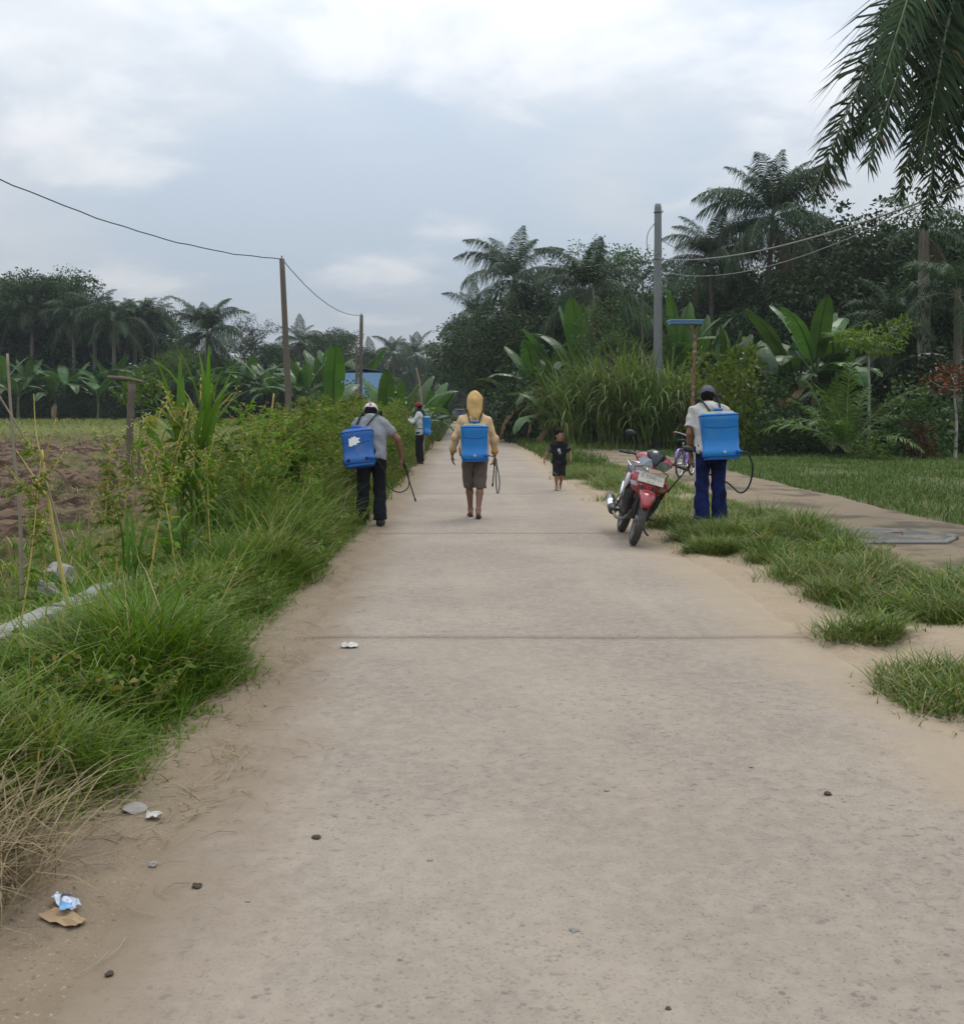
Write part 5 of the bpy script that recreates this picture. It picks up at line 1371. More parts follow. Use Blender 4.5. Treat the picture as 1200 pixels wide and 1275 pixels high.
# ------------------------------------------------------------------ people: one continuous surface from blended round cones
class Body:
    def __init__(s): s.p = []
    def cone(s, a, b, ra, rb, k=.02, cut=None): s.p.append(('c', np.array(a, float), np.array(b, float), ra, rb, k, cut)); return s
    def ell(s, c, r, k=.02, rot=None, cut=None): s.p.append(('e', np.array(c, float), np.array(r, float), rot, 0, k, cut)); return s
    def mesh(s, name, h, wr=0.0, subtract=(), seed=0):
        lo = np.full(3, 9.); hi = np.full(3, -9.)
        bb = []
        for p in s.p:
            if p[0] == 'c': a = np.minimum(p[1] - p[3], p[2] - p[4]); b = np.maximum(p[1] + p[3], p[2] + p[4])
            else: m = p[2].max(); a = p[1] - m; b = p[1] + m
            bb.append((a, b)); lo = np.minimum(lo, a); hi = np.maximum(hi, b)
        lo -= .03; hi += .03
        n = np.ceil((hi - lo) / h).astype(int) + 1
        gx = [lo[i] + h * np.arange(n[i]) for i in range(3)]
        d = np.full(n, 1.0)
        for p, (a, b) in zip(s.p, bb):
            mg = .05
            i0 = np.maximum(0, np.floor((a - mg - lo) / h).astype(int)); i1 = np.minimum(n, np.ceil((b + mg - lo) / h).astype(int) + 1)
            sl = tuple(slice(i0[i], i1[i]) for i in range(3))
            X, Y, Z = np.meshgrid(*[gx[i][sl[i]] for i in range(3)], indexing='ij')
            P = np.stack([X, Y, Z], -1)
            if p[0] == 'c':
                ab = p[2] - p[1]; L2 = max(ab @ ab, 1e-9)
                t = np.clip((P - p[1]) @ ab / L2, 0, 1)
                q = np.linalg.norm(P - p[1] - t[..., None] * ab, axis=-1) - (p[3] + (p[4] - p[3]) * t)
            else:
                v = P - p[1]
                if p[3] is not None: v = v @ p[3]
                k0 = np.linalg.norm(v / p[2], axis=-1); k1 = np.linalg.norm(v / p[2] ** 2, axis=-1)
                q = k0 * (k0 - 1) / np.maximum(k1, 1e-6)
            if p[6] is not None:
                for (c0, nrm_) in p[6]:
                    nn = np.array(nrm_, float); nn /= np.linalg.norm(nn)
                    q = np.maximum(q, (P - np.array(c0, float)) @ nn)
            k = p[5]; o = d[sl]
            hmix = np.maximum(k - np.abs(o - q), 0) / k
            d[sl] = np.minimum(o, q) - hmix * hmix * k * .25
        X, Y, Z = np.meshgrid(*gx, indexing='ij')
        if wr:
            d = d + wr * (np.sin(31 * Z + 9 * X + 3 * np.sin(17 * X + seed)) * .6 + np.sin(19 * Z - 23 * X + 14 * Y + seed) * .5 + np.sin(47 * (Z + X * .6) + 20 * Y) * .35)
        for (c, r) in subtract:
            v = np.stack([X, Y, Z], -1) - np.array(c); r = np.array(r)
            k0 = np.linalg.norm(v / r, axis=-1); q = (k0 - 1) * r.min(); d = np.maximum(d, -q)
        return surface_nets(name, d, lo, h)
def surface_nets(name, d, lo, h):
    ins = d < 0
    c = [ins[i:ins.shape[0] - 1 + i, j:ins.shape[1] - 1 + j, k:ins.shape[2] - 1 + k] for i in (0, 1) for j in (0, 1) for k in (0, 1)]
    cnt = sum(x.astype(np.int8) for x in c)
    act = (cnt > 0) & (cnt < 8)
    I = np.argwhere(act); idx = np.full(act.shape, -1, np.int64); idx[act] = np.arange(len(I))
    corners = np.array([(i, j, k) for i in (0, 1) for j in (0, 1) for k in (0, 1)])
    dv = np.stack([d[I[:, 0] + a, I[:, 1] + b, I[:, 2] + e] for a, b, e in corners], 1)
    acc = np.zeros((len(I), 3)); num = np.zeros(len(I))
    for a in range(8):
        for b in range(a + 1, 8):
            if np.abs(corners[a] - corners[b]).sum() != 1: continue
            m = (dv[:, a] < 0) != (dv[:, b] < 0)
            t = dv[m, a] / (dv[m, a] - dv[m, b])
            acc[m] += corners[a] + t[:, None] * (corners[b] - corners[a]); num[m] += 1
    V = lo + h * (I + acc / num[:, None])
    Q = []
    for axis in range(3):
        o = [1, 1, 1]; sl0 = [slice(1, -1)] * 3; sl1 = [slice(1, -1)] * 3
        sl0[axis] = slice(0, -1); sl1[axis] = slice(1, None)
        A = ins[tuple(sl0)]; B = ins[tuple(sl1)]
        E = np.argwhere(A != B); off = np.array([1, 1, 1]); off[axis] = 0; E = E + off
        u, v = [(1, 2), (2, 0), (0, 1)][axis]
        eu = np.zeros(3, int); eu[u] = 1; ev = np.zeros(3, int); ev[v] = 1
        g = lambda e: idx[np.clip(e[:, 0], 0, idx.shape[0] - 1), np.clip(e[:, 1], 0, idx.shape[1] - 1), np.clip(e[:, 2], 0, idx.shape[2] - 1)]
        q = np.stack([g(E - eu - ev), g(E - ev), g(E), g(E - eu)], 1)
        fl = ~A[tuple((E - off).T)]
        q[fl] = q[fl][:, ::-1]
        Q.append(q[(q >= 0).all(1)])
    return np_mesh(name, V, np.concatenate(Q), None, True)

def v3(*a): return np.array(a, float)
def unit(a): return np.asarray(a, float) / np.linalg.norm(a)
def rotz(a): return np.array([[math.cos(a), -math.sin(a), 0], [math.sin(a), math.cos(a), 0], [0, 0, 1.0]])

def hand(B, wr, d, n, side, s=1.0, curl=.5):
    """palm, four fingers and a thumb; d points along the hand, n is the palm normal, side +1 puts the thumb toward l"""
    d = unit(d); n = unit(n - d * (np.dot(n, d))); l = np.cross(n, d) * side
    for q in (-.022, 0, .022):
        B.cone(wr + d * .01 * s + l * q * .6 * s, wr + d * .085 * s + l * q * s, .017 * s, .0145 * s, .012)
    for i, (q, L) in enumerate([(.031, .070), (.0105, .080), (-.010, .075), (-.030, .058)]):
        a = wr + d * .085 * s + l * q * s
        d1 = unit(d + n * curl * .6 + l * q * 1.5); b = a + d1 * L * .5 * s
        d2 = unit(d + n * curl * 1.9); c = b + d2 * L * .5 * s
        B.cone(a, b, .0098 * s, .0088 * s, .005); B.cone(b, c, .0088 * s, .0075 * s, .004)
    a = wr + d * .028 * s + l * .024 * s; b = a + unit(d * .75 + l * .75 + n * .3) * .045 * s; c = b + unit(d + n * .5) * .034 * s
    B.cone(a, b, .0125 * s, .0105 * s, .008); B.cone(b, c, .0105 * s, .0085 * s, .004)

def build_person(label, loc, rz, J, cfg, h=.0065):
    """J: joints in metres, facing +Y. cfg: materials and clothing"""
    J = {k: np.array(v, float) for k, v in J.items()}
    s = cfg.get('s', 1.0)
    root = empty('person', loc, rz); tag(root, label, 'person', cfg.get('group'))
    skin = M[cfg.get('skin', 'skin')]
    hip = (J['hipL'] + J['hipR']) / 2; sh = (J['shL'] + J['shR']) / 2
    _u = unit(sh - hip)
    for k_ in ('shL', 'shR'): J[k_] = sh + (J[k_] - sh) * .90 - _u * .025 * s
    up = unit(sh - hip); sx = unit(J['shR'] - J['shL']); fw = np.cross(up, sx)
    hz = rotz(cfg.get('head_yaw', 0.0)); hp = cfg.get('head_pitch', 0.0)
    pit = np.array([[1, 0, 0], [0, math.cos(hp), -math.sin(hp)], [0, math.sin(hp), math.cos(hp)]])
    HR = hz @ pit; hd = J['head']
    H = lambda x, y, z: hd + HR @ (v3(x, y, z) * s * cfg.get('hs', 1.0))
    hs = s * cfg.get('hs', 1.0)
    def torso(B, inf, cuts=None, k=.05):
        for sg in (-1, 1):
            B.cone(hip + sx * sg * .075 * s - up * .01, hip * .45 + sh * .55 + sx * sg * .07 * s, (.098 + inf) * s, (.095 + inf) * s, k, cuts)
            B.cone(hip * .45 + sh * .55 + sx * sg * .07 * s, sh + sx * sg * .085 * s - up * .07 * s, (.095 + inf) * s, (.088 + inf) * s, k, cuts)
            B.cone(sh + sx * sg * .02 * s + up * .028 * s, J['shR' if sg > 0 else 'shL'], (.060 + inf) * s, (.046 + inf) * s, k, cuts)
    B = Body(); torso(B, 0.0)
    B.cone(sh - up * .02, hd - up * .02 * s, .055 * s, .05 * s, .03)
    B.ell(H(0, .0, .035), np.array([.074, .092, .092]) * hs, .02, HR)
    B.ell(H(0, .012, -.035), np.array([.062, .074, .082]) * hs, .03, HR)
    B.cone(H(0, .088, -.005), H(0, .102, -.04), .009 * hs, .014 * hs, .012)
    B.cone(H(-.035, .082, .022), H(.035, .082, .022), .012 * hs, .012 * hs, .015)
    B.cone(H(0, .07, -.095), H(0, .06, -.10), .02 * hs, .02 * hs, .02)
    for sg in (-1, 1): B.ell(H(sg * .075, -.008, -.01), np.array([.010, .020, .032]) * hs, .006, HR)
    for sd_, sg in (('L', -1), ('R', 1)):
        S, E, W = J['sh' + sd_], J['el' + sd_], J['wr' + sd_]
        B.cone(S, E, .051 * s, .039 * s, .02); B.cone(E, E * .65 + W * .35, .040 * s, .039 * s, .015); B.cone(E * .65 + W * .35, W, .039 * s, .026 * s, .015)
        hdv = J.get('hd' + sd_, W - E); pn = J.get('pn' + sd_, -sx * sg)
        hand(B, W, unit(hdv), pn, cfg.get('thumb' + sd_, sg), s * 1.02, cfg.get('curl' + sd_, .5))
        Hp, K, A, T = J['hip' + sd_], J['kn' + sd_], J['an' + sd_], J['to' + sd_]
        B.cone(Hp, K, .086 * s, .052 * s, .03); B.cone(K, K * .65 + A * .35 - fw * .014 * s, .047 * s, .050 * s, .02)
        B.cone(K * .65 + A * .35 - fw * .014 * s, A, .050 * s, .030 * s, .02)
        f = unit(T - A); heel = A + v3(0, 0, -1) * .045 * s - unit(v3(f[0], f[1], 0) + 1e-6) * .03 * s
        if cfg.get('heel' + sd_) is not None: heel = np.array(cfg['heel' + sd_])
        B.cone(A, heel, .036 * s, .030 * s, .015); B.cone(heel, T, .031 * s, .026 * s, .02); B.cone(A, T * .7 + A * .3, .034 * s, .024 * s, .02)
        lt = np.cross(unit(T - heel), v3(0, 0, 1))
        for q in (-.024, -.008, .008, .024):
            B.cone(T + lt * q * s, T + lt * q * s + unit(T - heel) * .028 * s, .0115 * s, .0095 * s, .006)
    link('body', B.mesh('body', h), skin, root)
    # trousers or shorts
    C = Body(); wz = hip + up * cfg.get('waist', .06) * s
    C.cone(hip + sx * .07 * s, hip - sx * .07 * s, .112 * s, .112 * s, .03, [(wz, up)])
    for sg in (-1, 1): C.cone(hip + sx * sg * .06 * s, hip + sx * sg * .055 * s + up * .12 * s, .112 * s, .108 * s, .04, [(wz, up)])
    ph = cfg['hem']; fl = cfg.get('flare', .02)
    for sd_ in 'LR':
        Hp, K, A = J['hip' + sd_], J['kn' + sd_], J['an' + sd_]
        if ph == 'knee':
            e = K + unit(A - K) * cfg.get('hemoff', .02) * s
            C.cone(Hp, e, .100 * s, (.078 + fl * .3) * s, .012, [(e, unit(K - Hp))])
        else:
            e = A + unit(A - K) * cfg.get('hemoff', .01) * s
            C.cone(Hp, K, .102 * s, (.072 + fl * .2) * s, .03); C.cone(K, e, (.072 + fl * .2) * s, (.056 + fl) * s, .02, [(e, unit(A - K))])
    link('shorts' if ph == 'knee' else 'trousers', C.mesh('legwear', h * 1.15, .006, seed=1), M[cfg['legs']], root)
    # shirt
    S_ = Body(); hem = hip - up * cfg.get('shirt_low', .02) * s; nk = sh + up * .075 * s
    torso(S_, .024, [(hem, -up), (nk, up)])
    lng = cfg.get('sleeve', .6)
    for sd_ in 'LR':
        S, E, W = J['sh' + sd_], J['el' + sd_], J['wr' + sd_]
        if lng <= 1:
            e = S + (E - S) * lng; S_.cone(S, e, .060 * s, (.058 + cfg.get('sleeve_w', 0)) * s, .035, [(e, E - S)])
        else:
            e = E + (W - E) * (lng - 1); S_.cone(S, E, .060 * s, .052 * s, .035); S_.cone(E, e, .052 * s, .045 * s, .02, [(e, W - E)])
    link('shirt', S_.mesh('shirt', h * 1.15, .0075, seed=4), M[cfg['shirt']], root)
    if cfg.get('collar', True):
        mb = MB(); n = 14
        mb.loft([[Vector(sh + up * zz * s + (sx * math.cos(t) * rx + fw * math.sin(t) * ry) * s) for t in [2 * PI * i / n for i in range(n)]] for zz, rx, ry in ((.055, .085, .085), (.095, .070, .072), (.085, .062, .064))], cap=False)
        mb.build('collar', M[cfg['shirt']], root, True)
    # face
    if cfg.get('face', True):
        for sg in (-1, 1):
            for nm, r_, off, mt in (('eye', .0125, .078, 'eyewhite'), ('iris', .007, .0885, 'eyedark')):
                bm = bmesh.new(); bmesh.ops.create_uvsphere(bm, u_segments=10, v_segments=8, radius=r_ * hs)
                me = bpy.data.meshes.new(nm); bm.to_mesh(me); bm.free(); me.polygons.foreach_set('use_smooth', np.ones(len(me.polygons), bool))
                link(nm, me, M[mt], root, tuple(H(sg * .031, off, .004)))
            mb = MB(); mb.tube([tuple(H(sg * .015, .095, .024)), tuple(H(sg * .032, .093, .029)), tuple(H(sg * .05, .078, .022))], .004 * hs, 5); mb.build('eyebrow', M['hair'], root, True)
        mb = MB(); mb.tube([tuple(H(-.024, .082, -.066)), tuple(H(0, .092, -.068)), tuple(H(.024, .082, -.066))], .006 * hs, 6); mb.build('mouth', M['lip'], root, True)
    # hair
    hc = Body()
    hc.ell(H(0, -.012, .045), np.array([.087, .100, .100]) * hs, .02, HR, [(H(0, 0, -.0), -HR[:, 2] + HR[:, 1] * .55)] )
    hc.ell(H(0, -.04, .0), np.array([.074, .062, .075]) * hs, .02, HR, [(H(0, .0, -.055), -HR[:, 2])])
    if cfg.get('hair', True): link('hair', hc.mesh('hair', h, .003), M['hair'], root)
    return root, dict(H=H, HR=HR, hs=hs, up=up, sx=sx, fw=fw, sh=sh, hip=hip, J=J)

def cap(root, K, mat, brim_yaw, low=.035, brimmat=None, panel=None, h=.006):
    H, HR, hs = K['H'], K['HR'], K['hs']
    B = Body(); B.ell(H(0, -.008, .052), np.array([.090, .104, .098]) * hs, .01, HR, [(H(0, 0, low), -HR[:, 2])])
    o = link('cap', B.mesh('cap', h, .0015), M[mat], root)
    by = rotz(brim_yaw); d = HR @ (by @ v3(0, 1, 0)); B = Body(); RB = HR @ by
    B.ell(H(0, 0, low + .006) + d * .105 * hs, np.array([.078, .075, .010]) * hs, .01, RB); link('brim', B.mesh('brim', h * .8), M[brimmat or mat], o)
    if panel:
        B = Body(); B.ell(H(0, -.010, .056), np.array([.040, .1075, .1005]) * hs, .01, HR, [(H(0, 0, low + .03), -HR[:, 2])]); link('panel', B.mesh('panel', h, 0), M[panel], o)
    return o

# ------------------------------------------------------------------ backpack sprayer
def rrect(w, d, r, n=4):
    pts = []
    for cx_, cy_, a0 in ((w / 2 - r, d / 2 - r, 0), (-w / 2 + r, d / 2 - r, 90), (-w / 2 + r, -d / 2 + r, 180), (w / 2 - r, -d / 2 + r, 270)):
        for i in range(n): a = R(a0 + 90 * i / (n - 1)); pts.append((cx_ + r * math.cos(a), cy_ + r * math.sin(a)))
    return pts
def sprayer(label, ploc, prz, K, cfg):
    """tank behind the wearer's back (wearer faces +Y), straps over the shoulders, hose and lance to the hand"""
    c0 = np.array(cfg['c'], float); tx, ty = cfg.get('tilt', (0, 0))
    T = Matrix.Translation(Vector(c0)) @ Matrix.Rotation(ty, 4, 'Y') @ Matrix.Rotation(tx, 4, 'X')
    W, Hh, D = cfg.get('size', (.43, .54, .19))
    root = empty('backpack_sprayer', (0, 0, 0), prz); root.location = ploc
    tag(root, label, 'sprayer', 'backpack sprayers worn by the men')
    tm = M[cfg.get('mat', 'tank')]
    def ringz(z, w, d, y=0, r=.05): return [T @ Vector((x, yy + y, z)) for x, yy in rrect(w, d, r)]
    mb = MB(); mb.loft([ringz(-Hh / 2, W * .94, D * .86), ringz(-Hh / 2 + .012, W * .98, D * .95), ringz(-Hh / 2 + .085, W * .98, D * .95), ringz(-Hh / 2 + .092, W * .93, D * .88), ringz(-Hh * .1, W * .95, D * .93), ringz(Hh / 2 - .10, W * .98, D * .97), ringz(Hh / 2 - .092, W * 1.0, D), ringz(Hh / 2 - .04, W * 1.0, D), ringz(Hh / 2 - .015, W * .96, D * .93), ringz(Hh / 2, W * .86, D * .80)])
    tank = mb.build('tank', tm, root, True)
    tank.data.polygons.foreach_set('use_smooth', np.ones(len(tank.data.polygons), bool))
    mb = MB(); mb.loft([ringz(-Hh / 2 - .03, W * .90, D * .8), ringz(-Hh / 2 - .002, W * .92, D * .84)]); mb.build('base', M['lid'], root)
    mb = MB(); mb.loft([ringz(Hh / 2 - .036, W * 1.03, D * 1.05), ringz(Hh / 2 - .022, W * 1.03, D * 1.05)]); mb.build('rim', M['lid'] if cfg.get('mat', 'tank') == 'tank' else tm, tank, True)
    mb = MB(); mb.loft([ringz(Hh / 2 + .001, W * .80, D * .7), ringz(Hh / 2 + .02, W * .76, D * .62)]); mb.build('top_plate', M[cfg.get('top', 'lidpale')], root)
    mb = MB(); mb.loft([[T @ Vector((.06 * math.cos(a) * q - .0, .06 * math.sin(a) * q, z)) for a in [2 * PI * i / 16 for i in range(16)]] for z, q in ((Hh / 2 + .015, 1), (Hh / 2 + .05, 1), (Hh / 2 + .056, .8))]); mb.build('lid', M['lid'], root, True)
    for zz in (Hh * .5 - .16,):                         # moulded groove on the rear face
        mb = MB(); mb.tube([T @ Vector((x, -D / 2 * .96 - .002, zz - .018 * (1 - (x / (W * .4)) ** 2))) for x in np.linspace(-W * .42, W * .42, 9)], .006, 5); mb.build('rib', M['lid'] if cfg.get('mat', 'tank') == 'tank' else tm, tank, True)
    for xx in cfg.get('fit', (.0,)):
        mb = MB(); mb.tube([T @ Vector((xx, -D / 2 * .93, -Hh / 2 + .05)), T @ Vector((xx, -D / 2 * .93 - .018, -Hh / 2 + .05))], [.022, .018], 12); mb.build('drain_plug', M[cfg.get('fitmat', 'fitting')], root, True)
    mb = MB(); mb.tube([T @ Vector((W * .40, -D / 2 * .9, -Hh / 2 + .05)), T @ Vector((W * .40, -D / 2 * .9 - .03, -Hh / 2 + .05))], [.03, .024], 10); mb.tube([T @ Vector((W * .44, -D * .4, -Hh / 2 + .05)), T @ Vector((W * .52, -D * .4, -Hh / 2 + .05))], .014, 8); mb.build('outlet', M['lid'], root, True)
    mb = MB(); mb.tube([T @ Vector((-W * .52, .03, -Hh * .40)), T @ Vector((-W * .56, .06, -Hh * .2)), T @ Vector((-W * .56, .30, -Hh * .12))], .009, 7); mb.build('pump_lever', M['alloy'], root, True)
    if cfg.get('sticker'):
        poly = [(-.075, -.055), (-.07, .045), (-.045, .035), (-.035, .06), (-.01, .05), (.0, .072), (.025, .045), (.075, .035), (.045, .01), (.07, -.02), (.03, -.025), (.015, -.05), (-.02, -.045), (-.04, -.062)]
        y_ = -D / 2 * .97
        mb = MB(); mb.loft([[T @ Vector((x - .03, y_ - .006 - e, z + .06)) for x, z in poly] for e in (0, .002)]); mb.build('sticker', M['sticker'], tank)
    sh, up, sx, fw = K['sh'], K['up'], K['sx'], K['fw']
    for sg in (-1, 1):
        a = np.array(T @ Vector((sg * .05, D * .35, Hh / 2 - .01))); e = np.array(T @ Vector((sg * W * .40, D * .46, -Hh / 2 + .06)))
        t1 = sh + sx * sg * .105 + up * .105 - fw * .07; t2 = sh + sx * sg * .12 + up * .085 + fw * .08; t3 = sh + sx * sg * .13 - up * .16 + fw * .135; t4 = sh + sx * sg * .17 - up * .30 + fw * .05
        mb = MB(); mb.tube(spline([a, t1, t2, t3, t4, e], 6), .024, 8, flat=(1.0, .35)); mb.build('strap', M['strap'], root, True)
    if 'hose' in cfg:
        o = np.array(T @ Vector((W * .52, -D * .4, -Hh / 2 + .05)))
        mb = MB(); mb.tube(spline([o] + cfg['hose'], 8), cfg.get('hr', .0085), 7); mb.build('hose', M[cfg.get('hosemat', 'hose')], root, True)
    if 'lance' in cfg:
        mb = MB(); mb.tube(cfg['lance'][:2], .017, 9); g_ = mb.build('lance_grip', M['strap'], root, True)
        mb = MB(); mb.tube(cfg['lance'][1:], .009, 7); mb.build('lance', M['hose'], root, True)
        mb = MB(); q = Vector(cfg['lance'][-1]); dd = (q - Vector(cfg['lance'][-2])).normalized(); mb.tube([q, q + dd * .05], [.015, .010], 8); mb.build('nozzle', M['strap'], root, True)
    return root

# --- man in cream hood walking away
x, y = gp(591, 645)
L1 = (x, y, .004)
J = dict(hipL=(-.085, 0, .86), hipR=(.085, 0, .86), knL=(-.075, .12, .47), knR=(.075, .02, .46), anL=(-.055, .16, .10), anR=(.045, -.16, .12), toL=(-.06, .30, .03), toR=(.05, -.03, .035),
         shL=(-.185, .03, 1.34), shR=(.185, .03, 1.34), elL=(-.265, .0, 1.09), elR=(.265, .02, 1.07), wrL=(-.305, .08, .87), wrR=(.275, .12, .85), head=(0, .07, 1.545),
         hdL=(-.02, .04, -1), hdR=(0, .05, -1), pnL=(1, 0, 0), pnR=(-1, 0, 0))
root, K = build_person('man in cream hood and brown shorts walking down the road with blue sprayer', L1, 0, J, dict(legs='shorts', hem='knee', hemoff=.06, flare=.02, shirt='creamshirt', sleeve=1.9, collar=False, hair=False, curlR=1.2, shirt_low=.06, head_pitch=-.1, group='men with backpack sprayers'))
H = K['H']; B = Body()
B.ell(H(0, -.015, .045), (.104, .122, .128), .02); B.cone(H(0, -.045, .14), H(0, -.03, .09), .03, .07, .06); B.cone(H(0, -.03, 0), H(0, -.03, -.13), .10, .105, .05); B.cone(H(-.04, -.03, -.19), H(.04, -.03, -.19), .07, .07, .07)
link('hood', B.mesh('hood', .007, .004, [(H(0, .13, -.01), (.075, .10, .10))]), M['hood'], root)
for sd_ in 'LR':
    Jn = K['J']; e = Jn['el' + sd_] + (Jn['wr' + sd_] - Jn['el' + sd_]) * .92; e0 = Jn['el' + sd_] + (Jn['wr' + sd_] - Jn['el' + sd_]) * .72
    B = Body(); B.cone(e0, e, .054, .046, .02, [(e, e - e0), (e0, e0 - e)]); link('cuff', B.mesh('cuff', .007, .003), M['cuff'], root)
    t = Jn['to' + sd_]; a_ = Jn['an' + sd_]; f = unit(t - a_); hl = a_ + v3(0, 0, -.078) - v3(f[0], f[1], 0) * .03
    hl[2] = max(hl[2], .012); B = Body(); B.cone(hl + v3(0, 0, -.004), t + v3(0, 0, -.026) + unit(t - hl) * .035, .034, .040, .01, [(hl + v3(0, 0, .004), np.cross(np.cross(unit(t - hl), v3(0, 0, 1)), unit(t - hl)))]); link('sandal', B.mesh('sandal', .006), M['sandal'], root)
sprayer('bright blue backpack sprayer on the man in the cream hood', L1, 0, K, dict(c=(-.005, -.155, 1.03), tilt=(R(-2), R(-.5)), size=(.365, .46, .18), hose=[v3(.285, -.14, .80), v3(.285, -.06, .55), v3(.30, 0, .36), v3(.325, .04, .345), v3(.34, .08, .5), v3(.30, .13, .74)], hosemat='hosegrey', lance=[v3(.275, .13, .80), v3(.275, .22, .70), v3(.26, .50, .42)], fit=(-.0,)))

# --- man in grey polo bent over the left verge
x, y = gp(462, 655); L2 = (x, y, gz1(x, y) + .01)
J = dict(hipL=(-.09, 0, .90), hipR=(.09, 0, .89), knL=(-.10, .05, .50), knR=(.10, .10, .50), anL=(-.12, .06, .11), anR=(.11, .03, .10), toL=(-.14, .2, .04), toR=(.13, .18, .035),
         shL=(-.20, .15, 1.31), shR=(.17, .13, 1.32), elL=(-.27, .20, 1.03), elR=(.33, .10, 1.10), wrL=(-.25, .30, .80), wrR=(.37, .24, .86), head=(-.03, .29, 1.42),
         hdL=(.02, .15, -1), hdR=(.05, .2, -1), pnL=(1, 0, 0), pnR=(-1, 0, 0))
root, K = build_person('man in grey polo and black trousers bent over the left verge', L2, 0, J, dict(legs='blacktrousers', hem='ankle', hemoff=.02, flare=.03, shirt='polo', sleeve=.72, curlR=1.2, head_pitch=-.55, shirt_low=.07, group='men with backpack sprayers'))
cap(root, K, 'capwhite', 0, .025, 'capwhite', 'cappink')
for sd_ in 'LR':
    Jn = K['J']; B = Body(); a_, t = Jn['an' + sd_], Jn['to' + sd_]; B.cone(a_ + v3(0, 0, .12), a_, .052, .048, .02); B.cone(a_, a_ + v3(0, -.02, -.06), .046, .042, .02); B.cone(a_ + v3(0, -.02, -.06), t, .042, .04, .03); link('boot', B.mesh('boot', .008), M['boot'], root)
sprayer('worn deep blue sprayer with torn white sticker on the man in grey', L2, 0, K, dict(c=(-.15, -.10, 1.0), tilt=(R(-14), R(-7)), size=(.40, .44, .19), mat='tankdark', top='lid', sticker=True, fit=(-.13, .10), fitmat='strap', hose=[v3(.17, -.05, .70), v3(.20, 0, .52), v3(.34, .12, .42), v3(.46, .2, .48), v3(.45, .26, .66), v3(.40, .26, .80)], lance=[v3(.38, .24, .84), v3(.41, .34, .72), v3(.52, .75, .28)]))

# --- man in white shirt and blue trousers on the right verge
x, y = gp(885, 663); L3 = (x, y, gz1(x, y) + .01)
J = dict(hipL=(-.09, 0, .92), hipR=(.09, 0, .92), knL=(-.10, .04, .51), knR=(.10, .05, .51), anL=(-.11, .0, .11), anR=(.11, .02, .11), toL=(-.13, .15, .04), toR=(.14, .16, .04),
         shL=(-.20, .10, 1.385), shR=(.20, .10, 1.385), elL=(-.245, .05, 1.10), elR=(.25, .10, 1.10), wrL=(-.205, .15, .81), wrR=(.22, .28, .95), head=(.01, .20, 1.535),
         hdL=(.08, .2, -1), hdR=(0, .5, -1), pnL=(1, 0, 0), pnR=(-1, 0, 0))
root, K = build_person('man in white shirt and blue trousers spraying beside the motorcycle', L3, 0, J, dict(legs='bluetrousers', hem='ankle', hemoff=.03, flare=.04, shirt='whiteshirt', sleeve=.72, sleeve_w=.02, curlL=1.1, head_pitch=-.35, head_yaw=-.35, shirt_low=.07, group='men with backpack sprayers'))
cap(root, K, 'capgrey', -1.3, .02)
for sd_, sg in (('L', -1), ('R', 1)):
    Jn = K['J']; hp_, kn_, an_ = Jn['hip' + sd_], Jn['kn' + sd_], Jn['an' + sd_]
    mb = MB(); mb.tube([hp_ + v3(sg * .106, -.01, -.02), kn_ + v3(sg * .078, -.01, 0), an_ + v3(sg * .088, -.005, 0)], .012, 6, flat=(1, .4)); mb.build('side_stripe', M['stripe'], root, True)
    B = Body(); a_, t = an_, Jn['to' + sd_]; B.cone(a_ + v3(0, -.02, -.05), t, .044, .042, .02); B.cone(a_, a_ + v3(0, -.02, -.05), .044, .044, .02); link('shoe', B.mesh('shoe', .008), M['shoe'], root)
sprayer('bright blue sprayer with pale top on the man in blue trousers', L3, 0, K, dict(c=(.075, -.12, 1.085), tilt=(R(-6), R(-2.5)), size=(.445, .52, .19), top='lidpale', fit=(.02,), hr=.011, hose=[v3(.40, -.16, .86), v3(.47, -.10, .70), v3(.45, -.02, .48), v3(.36, .04, .39), v3(.24, .16, .50), v3(.0, .24, .62), v3(-.17, .19, .74)], lance=[v3(-.19, .16, .76), v3(-.24, .19, .67), v3(-.43, .30, .41)]))

# --- far man in pale shirt standing sideways
x, y = ax(523, 27.5), 27.5; L4 = (x, y, gz1(x, y) + .01)
J = dict(hipL=(-.085, 0, .88), hipR=(.085, 0, .88), knL=(-.10, .04, .48), knR=(.09, .02, .48), anL=(-.12, .0, .10), anR=(.11, -.02, .10), toL=(-.14, .14, .03), toR=(.13, .12, .03),
         shL=(-.19, .02, 1.37), shR=(.19, .02, 1.37), elL=(-.26, .16, 1.16), elR=(.26, .18, 1.17), wrL=(-.13, .32, 1.25), wrR=(.10, .36, 1.30), head=(0, .05, 1.565),
         hdL=(.5, .3, .6), hdR=(-.4, .2, .6), pnL=(0, -1, .3), pnR=(0, -1, .3))
root, K = build_person('man in pale shirt and red cap standing sideways in the grass', L4, R(82), J, dict(legs='blacktrousers', hem='ankle', shirt='paleshirt', sleeve=1.75, curlL=1.0, curlR=1.0, head_yaw=-.5, head_pitch=-.1, waist=-.01, shirt_low=.08, group='men with backpack sprayers'), h=.009)
cap(root, K, 'capred', 0, .03, h=.008)
for sd_ in 'LR':
    Jn = K['J']; B = Body(); a_, t = Jn['an' + sd_], Jn['to' + sd_]; B.cone(a_ + v3(0, 0, .1), a_, .05, .048, .02); B.cone(a_ + v3(0, -.02, -.05), t, .042, .04, .03); link('boot', B.mesh('boot', .01), M['boot'], root)
